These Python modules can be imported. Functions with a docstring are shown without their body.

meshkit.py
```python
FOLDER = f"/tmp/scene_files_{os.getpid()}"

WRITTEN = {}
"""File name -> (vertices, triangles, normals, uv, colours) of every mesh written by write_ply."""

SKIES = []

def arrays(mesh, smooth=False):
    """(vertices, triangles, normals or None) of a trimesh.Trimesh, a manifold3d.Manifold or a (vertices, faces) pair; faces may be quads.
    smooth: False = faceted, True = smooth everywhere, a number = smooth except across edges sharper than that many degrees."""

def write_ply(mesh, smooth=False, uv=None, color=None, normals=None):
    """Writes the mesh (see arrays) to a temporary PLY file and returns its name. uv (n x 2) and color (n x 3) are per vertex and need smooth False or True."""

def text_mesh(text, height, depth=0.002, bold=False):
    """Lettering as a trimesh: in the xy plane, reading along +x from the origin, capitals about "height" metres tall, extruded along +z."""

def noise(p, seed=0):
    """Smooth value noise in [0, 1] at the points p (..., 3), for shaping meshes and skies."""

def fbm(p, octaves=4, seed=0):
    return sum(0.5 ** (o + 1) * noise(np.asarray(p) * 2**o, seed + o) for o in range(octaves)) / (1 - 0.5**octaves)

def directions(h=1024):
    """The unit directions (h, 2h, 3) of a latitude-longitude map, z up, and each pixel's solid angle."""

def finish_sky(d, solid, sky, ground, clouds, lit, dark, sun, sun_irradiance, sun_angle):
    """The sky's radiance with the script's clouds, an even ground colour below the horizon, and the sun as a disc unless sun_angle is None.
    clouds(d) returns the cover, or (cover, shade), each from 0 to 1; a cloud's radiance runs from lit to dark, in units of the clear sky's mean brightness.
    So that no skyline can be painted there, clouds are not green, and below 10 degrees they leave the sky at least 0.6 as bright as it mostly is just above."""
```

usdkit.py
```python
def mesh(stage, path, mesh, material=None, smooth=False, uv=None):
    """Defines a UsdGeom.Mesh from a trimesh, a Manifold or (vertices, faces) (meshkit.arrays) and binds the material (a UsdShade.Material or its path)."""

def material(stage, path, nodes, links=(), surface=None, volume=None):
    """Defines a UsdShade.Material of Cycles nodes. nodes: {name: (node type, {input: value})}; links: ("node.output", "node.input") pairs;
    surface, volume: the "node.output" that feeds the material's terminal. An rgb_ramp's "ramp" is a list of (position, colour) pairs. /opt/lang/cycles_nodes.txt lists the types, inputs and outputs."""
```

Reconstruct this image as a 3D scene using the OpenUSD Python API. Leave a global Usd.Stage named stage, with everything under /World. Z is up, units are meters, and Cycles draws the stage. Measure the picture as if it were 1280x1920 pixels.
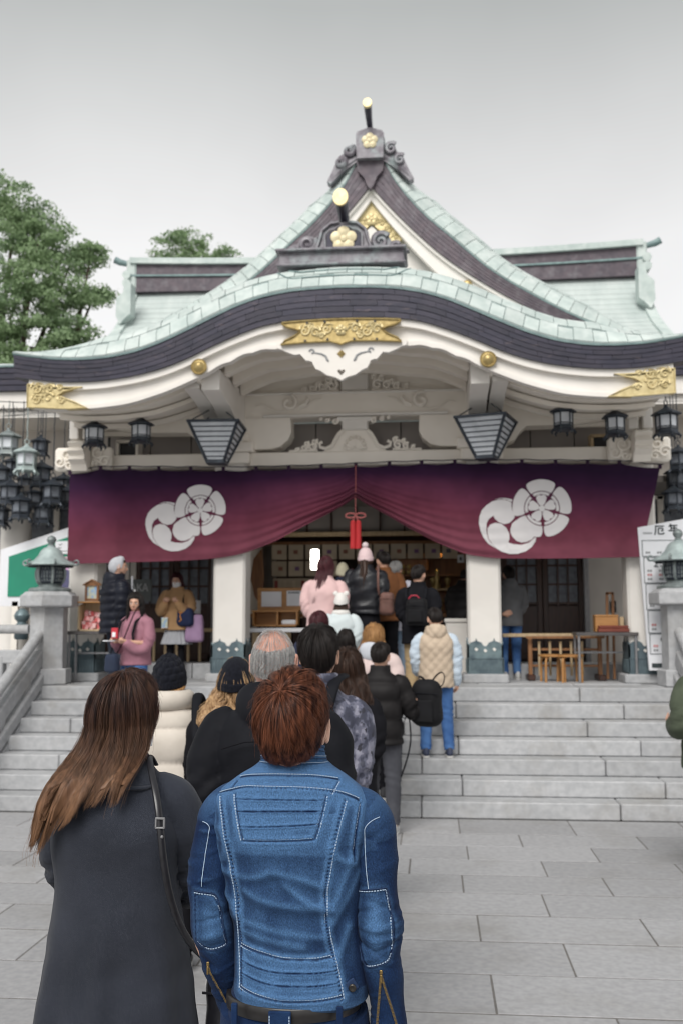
import math, random, numpy as np, trimesh, usdkit, meshkit
import manifold3d as m3
from pxr import Usd, UsdGeom, UsdLux, UsdShade, Gf, Sdf, Vt
from scipy.interpolate import PchipInterpolator, CubicSpline
random.seed(7)
rng = np.random.default_rng(7)
PI = math.pi
stage = Usd.Stage.CreateInMemory()
UsdGeom.SetStageUpAxis(stage, 'Z'); UsdGeom.SetStageMetersPerUnit(stage, 1.0)
UsdGeom.Xform.Define(stage, '/World'); UsdGeom.Scope.Define(stage, '/World/Looks')
stage.SetDefaultPrim(stage.GetPrimAtPath('/World'))

# ------------------------------------------------------------------ camera
CAM = np.array([0.95, 0.0, 1.8]); FPX = 1867.0
_psi, _pit, _rol = math.atan(172 / FPX), math.atan(210 / FPX), math.radians(-0.12)
_f = np.array([-math.sin(_psi) * math.cos(_pit), math.cos(_psi) * math.cos(_pit), math.sin(_pit)])
_r = np.array([math.cos(_psi), math.sin(_psi), 0.0]); _u = np.cross(_r, _f)
_r, _u = _r * math.cos(_rol) + _u * math.sin(_rol), _u * math.cos(_rol) - _r * math.sin(_rol)
cam = UsdGeom.Camera.Define(stage, '/World/camera')
cam.AddTransformOp().Set(Gf.Matrix4d(*_r, 0, *_u, 0, *(-_f), 0, *CAM, 1))
cam.CreateHorizontalApertureAttr(24.0); cam.CreateVerticalApertureAttr(36.0)
cam.CreateFocalLengthAttr(FPX * 24.0 / 1280); cam.CreateFStopAttr(5.0); cam.CreateFocusDistanceAttr(2.45)
cam.CreateExposureAttr(1.70)

# ------------------------------------------------------------------ sky and sun: bright overcast, soft light from behind the camera
SUN_EL, SUN_AZ = math.radians(46), math.radians(-168)      # azimuth as atan2(x, y)
usdkit.material(stage, '/World/Looks/sky_overcast', {
    'sky': ('sky_texture', {'sky_type': 'single_scattering', 'sun_disc': False, 'sun_elevation': SUN_EL, 'sun_rotation': SUN_AZ}),
    'tc': ('texture_coordinate', {}),
    'sep': ('separate_xyz', {}),
    'ramp': ('rgb_ramp', {'ramp': [(0.0, (6.2, 6.16, 6.14)), (0.27, (5.9, 5.86, 5.84)), (0.355, (5.5, 5.47, 5.45)), (0.437, (4.55, 4.56, 4.52)), (0.55, (2.95, 3.04, 2.98)), (0.70, (2.8, 2.88, 2.84)), (1.0, (2.8, 2.88, 2.84))]}),
    'n': ('noise_texture', {'scale': 2.2, 'detail': 5, 'roughness': 0.5}),
    'nm': ('map_range', {'from_min': 0.3, 'from_max': 0.7, 'to_min': 0.91, 'to_max': 1.09}),
    'mul': ('vector_math', {'math_type': 'scale'}),
    'mix': ('mix', {'fac': 0.97}),
    'bg': ('background_shader', {'strength': 0.05})},
    [('tc.generated', 'sep.vector'), ('sep.z', 'ramp.fac'), ('tc.generated', 'n.vector'), ('n.fac', 'nm.value'), ('ramp.color', 'mul.vector1'), ('nm.result', 'mul.scale'),
     ('sky.color', 'mix.color1'), ('mul.vector', 'mix.color2'), ('mix.color', 'bg.color')], surface='bg.background')
dome = UsdLux.DomeLight.Define(stage, '/World/sky')
UsdShade.MaterialBindingAPI.Apply(dome.GetPrim()).Bind(UsdShade.Material.Get(stage, '/World/Looks/sky_overcast'))
dome.GetPrim().SetCustomDataByKey('kind', 'structure'); dome.GetPrim().SetCustomDataByKey('label', 'pale grey overcast sky, brighter towards the horizon')
sun = UsdLux.DistantLight.Define(stage, '/World/sun')
sun.CreateIntensityAttr(0.25); sun.CreateAngleAttr(35.0); sun.CreateNormalizeAttr(True); sun.CreateColorAttr(Gf.Vec3f(1.0, 0.97, 0.93))
_sd = np.array([math.sin(SUN_AZ) * math.cos(SUN_EL), math.cos(SUN_AZ) * math.cos(SUN_EL), math.sin(SUN_EL)])
sx = np.cross([0, 0, 1.0], _sd); sx /= np.linalg.norm(sx); sy = np.cross(_sd, sx)
sun.AddTransformOp().Set(Gf.Matrix4d(*sx, 0, *sy, 0, *_sd, 0, 0, 0, 0, 1))

# ------------------------------------------------------------------ naming
_taken = {}
def numbered(parent, name):
    k = (str(parent), name); n = _taken.get(k, 0); _taken[k] = n + 1
    return f'{parent}/{name}' + (f'_{n:03d}' if n else '')
def tag(p, label=None, cat=None, group=None, kind=None):
    for k, v in (('label', label), ('category', cat), ('group', group), ('kind', kind)):
        if v: p.SetCustomDataByKey(k, v)
def thing(name, label=None, cat=None, loc=(0, 0, 0), rot=0.0, group=None, kind=None, scale=None):
    path = numbered('/World', name)
    x = UsdGeom.Xform.Define(stage, path)
    x.AddTranslateOp().Set(Gf.Vec3d(*map(float, loc)))
    if rot: x.AddRotateZOp().Set(float(rot))
    if scale: x.AddScaleOp().Set(Gf.Vec3f(*([scale] * 3 if np.ndim(scale) == 0 else scale)))
    tag(x.GetPrim(), label, cat, group, kind)
    return path
_JOINED = {'carved_cheek', 'scroll', 'foot', 'shoe_opening', 'nail', 'leaf_carving', 'scrollwork', 'carved_slot', 'lettering', 'moulding', 'roll', 'muntin', 'name_lettering', 'shoe_rib', 'lattice', 'eave_rib', 'carved_scroll', 'bow', 'face_lettering', 'title_lettering', 'ruled_frame'}
def part(parent, name, mesh, mat, smooth=False, label=None, kind=None, col=None):
    if kind is None and name in _JOINED: kind = 'stuff'
    path = numbered(parent, name)
    if hasattr(mesh, 'get'): mesh = mesh.get()
    m = usdkit.mesh(stage, path, mesh, mat, smooth=smooth)
    if col is not None:
        UsdGeom.PrimvarsAPI(m).CreatePrimvar('col', Sdf.ValueTypeNames.Color3fArray, 'vertex').Set(Vt.Vec3fArray.FromNumpy(np.asarray(col, np.float32)))
    tag(m.GetPrim(), label, None, None, kind)
    return path
def solo(name, mesh, mat, label, cat=None, group=None, kind=None, smooth=False, col=None):
    p = part('/World', name, mesh, mat, smooth, None, None, col)
    tag(stage.GetPrimAtPath(p), label, cat, group, kind); return p
def dup(src, name, loc, rot=0.0, label=None, cat=None, group=None, scale=None):
    path = numbered('/World', name)
    x = UsdGeom.Xform.Define(stage, path)
    x.GetPrim().GetReferences().AddInternalReference(src)
    x.ClearXformOpOrder()
    x.AddTranslateOp(opSuffix='c').Set(Gf.Vec3d(*map(float, loc)))
    if rot: x.AddRotateZOp(opSuffix='c').Set(float(rot))
    if scale: x.AddScaleOp(opSuffix='c').Set(Gf.Vec3f(*([scale] * 3 if np.ndim(scale) == 0 else scale)))
    x.GetPrim().SetInstanceable(True)
    tag(x.GetPrim(), label, cat, group); return path
def curves(parent, name, pts, counts, widths, mat, kind='stuff', label=None):
    path = numbered(parent, name)
    c = UsdGeom.BasisCurves.Define(stage, path)
    c.CreateTypeAttr('linear'); c.CreateWrapAttr('nonperiodic')
    c.CreateCurveVertexCountsAttr(Vt.IntArray.FromNumpy(np.asarray(counts, np.int32)))
    c.CreatePointsAttr(Vt.Vec3fArray.FromNumpy(np.asarray(pts, np.float32)))
    c.CreateWidthsAttr(Vt.FloatArray.FromNumpy(np.asarray(widths, np.float32))); c.SetWidthsInterpolation('vertex')
    UsdShade.MaterialBindingAPI.Apply(c.GetPrim()).Bind(UsdShade.Material.Get(stage, mat))
    tag(c.GetPrim(), label, None, None, kind); return path

# ------------------------------------------------------------------ materials
def mat(name, col, col2=None, scale=6.0, rough=0.6, bump=0.0, bscale=80.0, metal=0.0, sheen=0.0, stretch=(1, 1, 1), coat=0.0, detail=6.0, vary=0.0, lo=0.35, hi=0.65, attr=False, spec=0.5,
        col3=None, scale3=1.5, lo3=0.5, hi3=0.75, rot=(0, 0, 0), bdetail=4.0):
    path = '/World/Looks/' + name
    nodes = {'tc': ('geometry', {}), 'p': ('principled_bsdf', {'roughness': rough, 'metallic': metal, 'sheen_weight': sheen, 'coat_weight': coat, 'specular_ior_level': spec}),
             'map': ('mapping', {'scale': stretch, 'rotation': rot})}
    links = [('tc.position', 'map.vector')]
    if attr:
        nodes['at'] = ('attribute', {'attribute': 'col'})
        src = 'at.color'
        if col2 is not None:
            nodes['n'] = ('noise_texture', {'scale': scale, 'detail': detail, 'roughness': 0.6}); nodes['mr'] = ('map_range', {'from_min': lo, 'from_max': hi, 'to_min': col2[0], 'to_max': col2[1], 'clamp': True})
            nodes['sc'] = ('vector_math', {'math_type': 'scale'})
            links += [('map.vector', 'n.vector'), ('n.fac', 'mr.value'), ('at.color', 'sc.vector1'), ('mr.result', 'sc.scale')]; src = 'sc.vector'
    else:
        col2 = tuple(c * 0.8 for c in col) if col2 is None else col2
        nodes['n'] = ('noise_texture', {'scale': scale, 'detail': detail, 'roughness': 0.6})
        nodes['r'] = ('rgb_ramp', {'ramp': [(lo, col2), (hi, col)]})
        links += [('map.vector', 'n.vector'), ('n.fac', 'r.fac')]; src = 'r.color'
    if col3 is not None:
        nodes['n3'] = ('noise_texture', {'scale': scale3, 'detail': 7, 'roughness': 0.65}); nodes['r3'] = ('rgb_ramp', {'ramp': [(lo3, (0, 0, 0)), (hi3, (1, 1, 1))]})
        nodes['mx3'] = ('mix', {'color2': col3})
        links += [('map.vector', 'n3.vector'), ('n3.fac', 'r3.fac'), (src, 'mx3.color1'), ('r3.color', 'mx3.fac')]; src = 'mx3.color'
    if vary:
        nodes['oi'] = ('object_info', {}); nodes['vm'] = ('map_range', {'from_min': 0, 'from_max': 1, 'to_min': 1 - vary, 'to_max': 1 + vary}); nodes['vs'] = ('vector_math', {'math_type': 'scale'})
        links += [('oi.random', 'vm.value'), ('vm.result', 'vs.scale'), (src, 'vs.vector1')]; src = 'vs.vector'
    links.append((src, 'p.base_color'))
    if bump:
        nodes['bn'] = ('noise_texture', {'scale': bscale, 'detail': bdetail, 'roughness': 0.6}); nodes['b'] = ('bump', {'strength': bump, 'distance': 0.01})
        links += [('map.vector', 'bn.vector'), ('bn.fac', 'b.height'), ('b.normal', 'p.normal')]
    usdkit.material(stage, path, nodes, links, surface='p.BSDF')
    return path

# ------------------------------------------------------------------ mesh building
def nrm(v): v = np.asarray(v, float); return v / (np.linalg.norm(v) + 1e-12)
def cbox(c, s, bev=0.0):
    """box with chamfered edges (24 vertices)"""
    hx, hy, hz = np.asarray(s, float) / 2
    if bev <= 0:
        v = np.array([[x, y, z] for x in (-hx, hx) for y in (-hy, hy) for z in (-hz, hz)])
        f = np.array([[0, 1, 3], [0, 3, 2], [4, 6, 7], [4, 7, 5], [0, 4, 5], [0, 5, 1], [2, 3, 7], [2, 7, 6], [0, 2, 6], [0, 6, 4], [1, 5, 7], [1, 7, 3]])
        return v + np.asarray(c, float), f
    b = min(bev, hx * .9, hy * .9, hz * .9); pts = []
    for sx_ in (-1, 1):
        for sy_ in (-1, 1):
            for sz_ in (-1, 1):
                pts += [[sx_ * hx, sy_ * (hy - b), sz_ * (hz - b)], [sx_ * (hx - b), sy_ * hy, sz_ * (hz - b)], [sx_ * (hx - b), sy_ * (hy - b), sz_ * hz]]
    return np.array(pts) + np.asarray(c, float), _CB
def _cbfaces():
    pts = cbox.__globals__['_raw']; h = trimesh.convex.convex_hull(trimesh.Trimesh(pts, [[0, 1, 2]], process=False))
    idx = [int(np.argmin(((pts - v) ** 2).sum(1))) for v in h.vertices]
    return np.array(idx)[h.faces]
_raw = np.array([p for sx_ in (-1, 1) for sy_ in (-1, 1) for sz_ in (-1, 1) for p in ([sx_ * 1, sy_ * .8, sz_ * .8], [sx_ * .8, sy_ * 1, sz_ * .8], [sx_ * .8, sy_ * .8, sz_ * 1])], float)
_CB = _cbfaces()
def frame_of(d, up=(0, 0, 1)):
    d = nrm(d); up = np.asarray(up, float)
    if abs(d @ up) > .98: up = np.array([1.0, 0, 0])
    s = nrm(np.cross(d, up)); return d, s, np.cross(s, d)
class MB:
    def __init__(s): s.v, s.f, s.n = [], [], 0
    def add(s, v, f):
        f = np.asarray(f)
        if f.ndim == 2 and f.shape[1] == 4: f = np.vstack([f[:, [0, 1, 2]], f[:, [0, 2, 3]]])
        s.v.append(np.asarray(v, float)); s.f.append(f + s.n); s.n += len(v); return s
    def box(s, c, sz, bev=0.0, rot=None):
        v, f = cbox((0, 0, 0), sz, bev)
        if rot is not None: v = v @ np.asarray(rot).T
        return s.add(v + np.asarray(c, float), f)
    def span(s, a, b, bev=0.0):
        a, b = np.minimum(a, b), np.maximum(a, b); return s.box((a + b) / 2, b - a, bev)
    def bar(s, p, q, w, h, bev=0.0, up=(0, 0, 1)):
        p, q = np.asarray(p, float), np.asarray(q, float); d, r, u = frame_of(q - p, up)
        v, f = cbox((0, 0, 0), (np.linalg.norm(q - p), w, h), bev)
        return s.add((p + q) / 2 + v[:, :1] * d + v[:, 1:2] * r + v[:, 2:] * u, f if np.linalg.det(np.array([d, r, u])) > 0 else f[:, ::-1])
    def tube(s, P, r, n=8, cap=True): return s.add(*tube(P, r, n, cap))
    def lathe(s, prof, n=24, c=(0, 0, 0), ph=0.0, mod=None):
        P = np.asarray(prof, float); a = np.arange(n) * 2 * PI / n + ph
        k = np.ones((len(P), n)) if mod is None else mod(P, a)
        V = np.stack([P[:, :1] * k * np.cos(a), P[:, :1] * k * np.sin(a), np.repeat(P[:, 1:2], n, 1)], -1)
        return s.add(*loft(V + np.asarray(c, float)))
    def poly(s, pts, y0, y1, holes=(), plane='xz', cen=None):
        return s.add(*prism(pts, y0, y1, holes, plane))
    def get(s): return np.vstack(s.v), np.vstack(s.f)
def loft(R, closed=True, caps=True, flip=False):
    """rings (n, m, 3) -> vertices, faces; rings run counter-clockwise seen from the last ring"""
    R = np.asarray(R, float); n, m = R.shape[:2]; i = np.arange(n - 1)[:, None]; mm = m if closed else m - 1; j = np.arange(mm)[None]
    a, b = i * m + j, i * m + (j + 1) % m
    f = np.stack([a, b, b + m, a + m], -1).reshape(-1, 4); f = np.vstack([f[:, [0, 1, 2]], f[:, [0, 2, 3]]]); v = R.reshape(-1, 3)
    if closed and caps:
        k = len(v); v = np.vstack([v, R[0].mean(0), R[-1].mean(0)]); jj = np.arange(m); nx = (jj + 1) % m
        f = np.vstack([f, np.stack([nx, jj, np.full(m, k)], 1), np.stack([(n - 1) * m + jj, (n - 1) * m + nx, np.full(m, k + 1)], 1)])
    return v, (f[:, ::-1] if flip else f)
def tube(P, r, n=8, cap=True, ell=None, up=None):
    P = np.asarray(P, float); r = np.broadcast_to(r, (len(P),)).astype(float)
    T = np.gradient(P, axis=0); T /= np.linalg.norm(T, axis=1, keepdims=True) + 1e-12
    u = np.array(up if up is not None else ([0, 0, 1.0] if abs(T[0, 2]) < .9 else [0, 1.0, 0])); A = []
    s_ = nrm(np.cross(T[0], u))
    for t in T: s_ = nrm(s_ - t * (s_ @ t)); A.append(s_)
    A = np.array(A); B = np.cross(T, A); a = np.arange(n) * 2 * PI / n; e = 1.0 if ell is None else ell
    return loft(P[:, None] + r[:, None, None] * (np.cos(a)[None, :, None] * A[:, None] + e * np.sin(a)[None, :, None] * B[:, None]), True, cap)
def prism(pts, y0, y1, holes=(), plane='xz'):
    """closed outline(s) extruded between y0 and y1; plane xz: pts (x, z) along y; xy: along z"""
    loops = [np.asarray(pts, float)] + [np.asarray(h, float) for h in holes]
    cs = m3.CrossSection(loops, m3.FillRule.EvenOdd)
    me = cs.extrude(abs(y1 - y0)).to_mesh(); v = np.array(me.vert_properties[:, :3], float); f = np.array(me.tri_verts)
    lo = min(y0, y1)
    if plane == 'xz': v = np.stack([v[:, 0], lo + v[:, 2], v[:, 1]], 1); f = f[:, ::-1]
    elif plane == 'yz': v = np.stack([lo + v[:, 2], v[:, 0], v[:, 1]], 1)
    else: v = np.stack([v[:, 0], v[:, 1], lo + v[:, 2]], 1)
    return v, f
def slab(P, off):
    """open grid (n, m, 3) thickened by the vector or (n, m, 3) field off into a closed sheet"""
    P = np.asarray(P, float); Q = P + off; n, m = P.shape[:2]
    R = np.concatenate([P, Q[:, ::-1]], 1); return loft(R, True, False) if False else _slab(P, Q)
def _slab(P, Q):
    n, m = P.shape[:2]; i, j = np.meshgrid(np.arange(n - 1), np.arange(m - 1), indexing='ij'); a = (i * m + j).ravel(); N = n * m
    q = np.stack([a, a + 1, a + m + 1, a + m], 1); f = [q, (q + N)[:, ::-1]]
    def edge(ix): ix = np.asarray(ix); return np.stack([ix[1:], ix[:-1], ix[:-1] + N, ix[1:] + N], 1)
    f += [edge(np.arange(m)), edge(np.arange(n) * m + m - 1), edge((n - 1) * m + np.arange(m)[::-1]), edge(np.arange(n)[::-1] * m)]
    q = np.vstack(f); return np.vstack([P.reshape(-1, 3), Q.reshape(-1, 3)]), np.vstack([q[:, [0, 1, 2]], q[:, [0, 2, 3]]])
def rotz(a): c, s = math.cos(a), math.sin(a); return np.array([[c, -s, 0], [s, c, 0], [0, 0, 1.0]])
def rotx(a): c, s = math.cos(a), math.sin(a); return np.array([[1.0, 0, 0], [0, c, -s], [0, s, c]])
def roty(a): c, s = math.cos(a), math.sin(a); return np.array([[c, 0, s], [0, 1.0, 0], [-s, 0, c]])
def spiral(c, r0, turns, hand=1, a0=0.0, n=26, y=0.0, shrink=0.15):
    t = np.linspace(0, 1, n); r = r0 * (1 - t) + r0 * shrink * t; a = a0 + hand * t * turns * 2 * PI
    return np.stack([c[0] + r * np.cos(a), np.full(n, y), c[1] + r * np.sin(a)], 1)
# ------------------------------------------------------------------ shared materials
GRANITE = mat('granite', (.41, .412, .42), (.33, .335, .345), scale=9, rough=.75, bump=.25, bscale=160, vary=.07, col3=(.27, .27, .27), scale3=1.1, lo3=.55, hi3=.85, detail=9)
GRANITE_B = mat('granite_pale', (.425, .43, .44), (.335, .342, .353), scale=14, rough=.75, bump=.25, bscale=190, vary=.09, col3=(.25, .238, .22), scale3=1.9, lo3=.52, hi3=.82, detail=9)
PAVER = mat('paving_stone', (.355, .355, .365), (.285, .286, .297), scale=22, rough=.8, bump=.18, bscale=220, vary=.10, col3=(.22, .212, .20), scale3=.9, lo3=.50, hi3=.80, detail=10)
JOINT = mat('joint_mortar', (.17, .16, .15), (.12, .115, .11), scale=25, rough=.95)
PLASTER = mat('white_paint', (.77, .74, .695), (.71, .68, .635), scale=2.2, rough=.55, bump=.06, bscale=30, col3=(.68, .645, .59), scale3=1.7, lo3=.6, hi3=.95)
PLASTER_D = mat('white_paint_inner', (.85, .80, .725), (.79, .74, .665), scale=2.0, rough=.6, bump=.06, bscale=30)
PANELGREY = mat('grey_recess_panel', (.34, .31, .29), (.29, .265, .25), scale=2.0, rough=.7)
COPPER = mat('verdigris_copper', (.53, .595, .57), (.40, .47, .452), scale=5, rough=.5, bump=.08, bscale=40, vary=.07, col3=(.66, .70, .68), scale3=3.0, lo3=.5, hi3=.8)
COPPER_D = mat('verdigris_dark_edge', (.20, .29, .285), (.13, .19, .195), scale=8, rough=.55)
BROWNCU = mat('brown_copper', (.040, .036, .054), (.022, .022, .038), scale=5, rough=.42, metal=.25, bump=.1, bscale=30, col3=(.13, .098, .10), scale3=6, lo3=.60, hi3=.78, stretch=(1, 1, 3), vary=.16)
BROWNCU2 = mat('brown_copper_weathered', (.105, .082, .096), (.066, .054, .068), scale=7, rough=.5, metal=.2, bump=.1, bscale=30, col3=(.17, .16, .175), scale3=5, lo3=.5, hi3=.8, vary=.08)
BRONZE_ORN = mat('weathered_ornament', (.25, .24, .26), (.12, .105, .125), scale=7, rough=.5, metal=.2, bump=.15, bscale=50, col3=(.33, .40, .40), scale3=4, lo3=.5, hi3=.75)
GOLD = mat('gold_leaf', (.50, .385, .17), (.33, .245, .10), scale=18, rough=.42, metal=.6, bump=.2, bscale=60)
GOLD_PALE = mat('gold_aged', (.66, .555, .31), (.50, .41, .21), scale=14, rough=.45, metal=.45, bump=.2, bscale=60)
CRESTGOLD = mat('pale_gilt', (.72, .64, .43), (.58, .50, .31), scale=30, rough=.5, metal=.25, bump=.15, bscale=60)
BLACKNAIL = mat('dark_nail', (.03, .03, .03), rough=.5)
WOODDK = mat('dark_wood', (.055, .022, .014), (.03, .013, .009), scale=5, rough=.4, stretch=(6, 6, .6), bump=.1)
WOODMID = mat('brown_wood', (.30, .14, .055), (.19, .085, .035), scale=4, rough=.5, stretch=(8, 8, .7), bump=.1)
WOODOR = mat('orange_wood', (.48, .24, .08), (.36, .17, .055), scale=4, rough=.45, stretch=(1, 8, 8), bump=.1)
WOODPALE = mat('pale_wood', (.58, .44, .27), (.46, .34, .20), scale=4, rough=.55, stretch=(8, 8, .7))
STEEL = mat('grey_steel', (.33, .33, .34), (.26, .26, .27), scale=20, rough=.4, metal=.6)
TABLETOP = mat('dark_table_top', (.10, .09, .088), (.075, .07, .07), scale=10, rough=.45)
DARKMETAL = mat('dark_lantern_metal', (.045, .055, .07), (.028, .034, .045), scale=14, rough=.45, metal=.4, bump=.15, col3=(.10, .13, .145), scale3=6, lo3=.55, hi3=.8)
GREYMETAL = mat('aged_green_metal', (.26, .29, .29), (.16, .19, .19), scale=10, rough=.5, metal=.35, bump=.15, col3=(.36, .41, .40), scale3=5, lo3=.5, hi3=.8)
PALEMETAL = mat('pale_verdigris_metal', (.42, .50, .49), (.30, .36, .36), scale=10, rough=.5, metal=.2, bump=.12)
LPANE = mat('lantern_pane', (.64, .67, .71), (.50, .53, .57), scale=6, rough=.4)
LPANE2 = mat('lantern_pane_dim', (.16, .18, .205), (.09, .10, .125), scale=16, rough=.4)
COPPERBASE = mat('blue_green_pillar_shoe', (.125, .17, .19), (.085, .12, .14), scale=6, rough=.45, metal=.35, bump=.12, col3=(.22, .30, .31), scale3=3, lo3=.5, hi3=.8)
INNERWALL = mat('inner_wall', (.62, .58, .53), (.54, .50, .46), scale=2, rough=.7)
CEIL = mat('ceiling_board', (.17, .155, .14), (.13, .12, .11), scale=3, rough=.7)
PAPER = mat('paper', (.78, .79, .82), (.74, .75, .78), scale=4, rough=.8)
GREENBD = mat('green_board', (.012, .24, .145), (.010, .20, .125), scale=3, rough=.6)
INKDARK = mat('dark_print', (.04, .055, .06), rough=.7)
INKRED = mat('red_print', (.62, .22, .22), rough=.7)
INKGREY = mat('grey_print', (.30, .31, .32), rough=.7)
BLACK = mat('black_paint', (.018, .018, .02), (.012, .012, .014), scale=8, rough=.5)
ROPE = mat('dark_rope', (.03, .024, .035), rough=.9, bump=.4, bscale=300)
usdkit.material(stage, '/World/Looks/lit_lamp', {'e': ('emission', {'color': (1.0, .95, .86), 'strength': 2.6})}, surface='e.emission'); LAMP = '/World/Looks/lit_lamp'
usdkit.material(stage, '/World/Looks/warm_lamp', {'e': ('emission', {'color': (1.0, .68, .24), 'strength': 10.0})}, surface='e.emission'); WARM = '/World/Looks/warm_lamp'
usdkit.material(stage, '/World/Looks/window_glass', {'g': ('glossy_bsdf', {'color': (.9, .92, .95), 'roughness': .05}), 't': ('transparent_bsdf', {'color': (.55, .58, .60)}), 'f': ('fresnel', {'IOR': 1.5}), 'm': ('mix_closure', {})},
                [('f.fac', 'm.fac'), ('t.BSDF', 'm.closure1'), ('g.BSDF', 'm.closure2')], surface='m.closure'); GLASS = '/World/Looks/window_glass'
# ------------------------------------------------------------------ the setting: ground, paving, steps, platform
STEP_Y, TREAD, RISE, PLAT = 9.55, 0.287, 0.157, 1.10
EDGE_Y = STEP_Y + 6 * TREAD
GROUNDM = mat('distant_ground', (.40, .39, .38), (.33, .325, .315), scale=.6, rough=.9, bump=.2, bscale=30)
def sheet(x0, x1, y0, y1, z): return np.array([[x0, y0, z], [x1, y0, z], [x1, y1, z], [x0, y1, z]], float), np.array([[0, 1, 2], [0, 2, 3]])
solo('ground', sheet(-220, 220, -180, 320, -.016), GROUNDM, 'open ground of the precinct around and behind the shrine', kind='structure')
pav = thing('paving', 'grey stone slab paving laid in staggered rows before the steps', kind='structure')
part(pav, 'mortar_bed', sheet(-9, 10, -4, 9.56, -.0032), JOINT)
rows = [9.545, 8.90, 8.42, 7.94, 7.47, 6.99, 6.48, 5.96, 5.42, 4.89, 4.37, 3.85, 3.33, 2.81, 2.29, 1.77, 1.25, .73]
ck = random.Random(3)
for i in range(len(rows) - 1):
    ya, yb = rows[i + 1], rows[i]; x0 = (1.18 if i % 2 == 0 else 1.70) + ck.uniform(-.06, .06); L = .99
    lo, hi = -.42 * yb - 1.0, .95 + .30 * yb + 1.4
    k = math.floor((lo - x0) / L)
    while x0 + k * L < hi:
        a = x0 + k * L; j = .0065 + ck.uniform(0, .004); dz = ck.uniform(-.0012, .0008)
        part(pav, 'paving_stone', cbox(((a + a + L) / 2, (ya + yb) / 2, -.03 + dz), (L - 1.3 * j, yb - ya - 2 * j, .06), .0022), PAVER); k += 1
st = thing('stone_steps', 'seven wide grey granite steps climbing to the shrine platform', kind='structure')
joints = [[-2.8, -1.0, .81, 2.63], [-2.3, -.62, 1.20, 3.1], [-2.9, -1.05, .81, 2.60], [-2.4, -.6, 1.18, 3.0], [-3.0, -1.2, .62, 2.52], [-2.5, -.7, 1.17, 2.95], [-2.75, -1.1, .70, 2.53]]
for i, js in enumerate(joints):
    xs = [-3.72] + js + [3.78]
    for a, b in zip(xs[:-1], xs[1:]):
        d_ = .55 if i < 6 else .6
        part(st, 'step_block', cbox(((a + b) / 2, STEP_Y + i * TREAD + d_ / 2 + ck.uniform(-.004, .004), (i + .5) * RISE - .002), (b - a - .008, d_, RISE - .003), .011), GRANITE_B)
pl = thing('shrine_platform', 'raised granite platform on which the shrine hall stands', kind='structure')
part(pl, 'core', cbox((0, 16.5, .50), (15.4, 9.2, 1.06)), GRANITE)
for r_, (a, b) in enumerate([(EDGE_Y + .605, 12.9)]):
    x = -3.7
    while x < 3.7:
        w = ck.uniform(.9, 1.3); part(pl, 'floor_slab', cbox((x + w / 2, (a + b) / 2, 1.065), (w - .008, b - a - .008, .07), .006), GRANITE_B); x += w
for x in np.arange(-6.6, 6.6, 1.1): part(pl, 'sill_stone', cbox((x + .55, 13.25, 1.17), (1.09, .66, .24), .01), GRANITE_B)
for x in np.arange(-6.6, 6.6, 1.1):
    if abs(x + .55) > 3.6: part(pl, 'edge_stone', cbox((x + .55, 11.75, .55), (1.09, .5, 1.1), .01), GRANITE_B)

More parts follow.
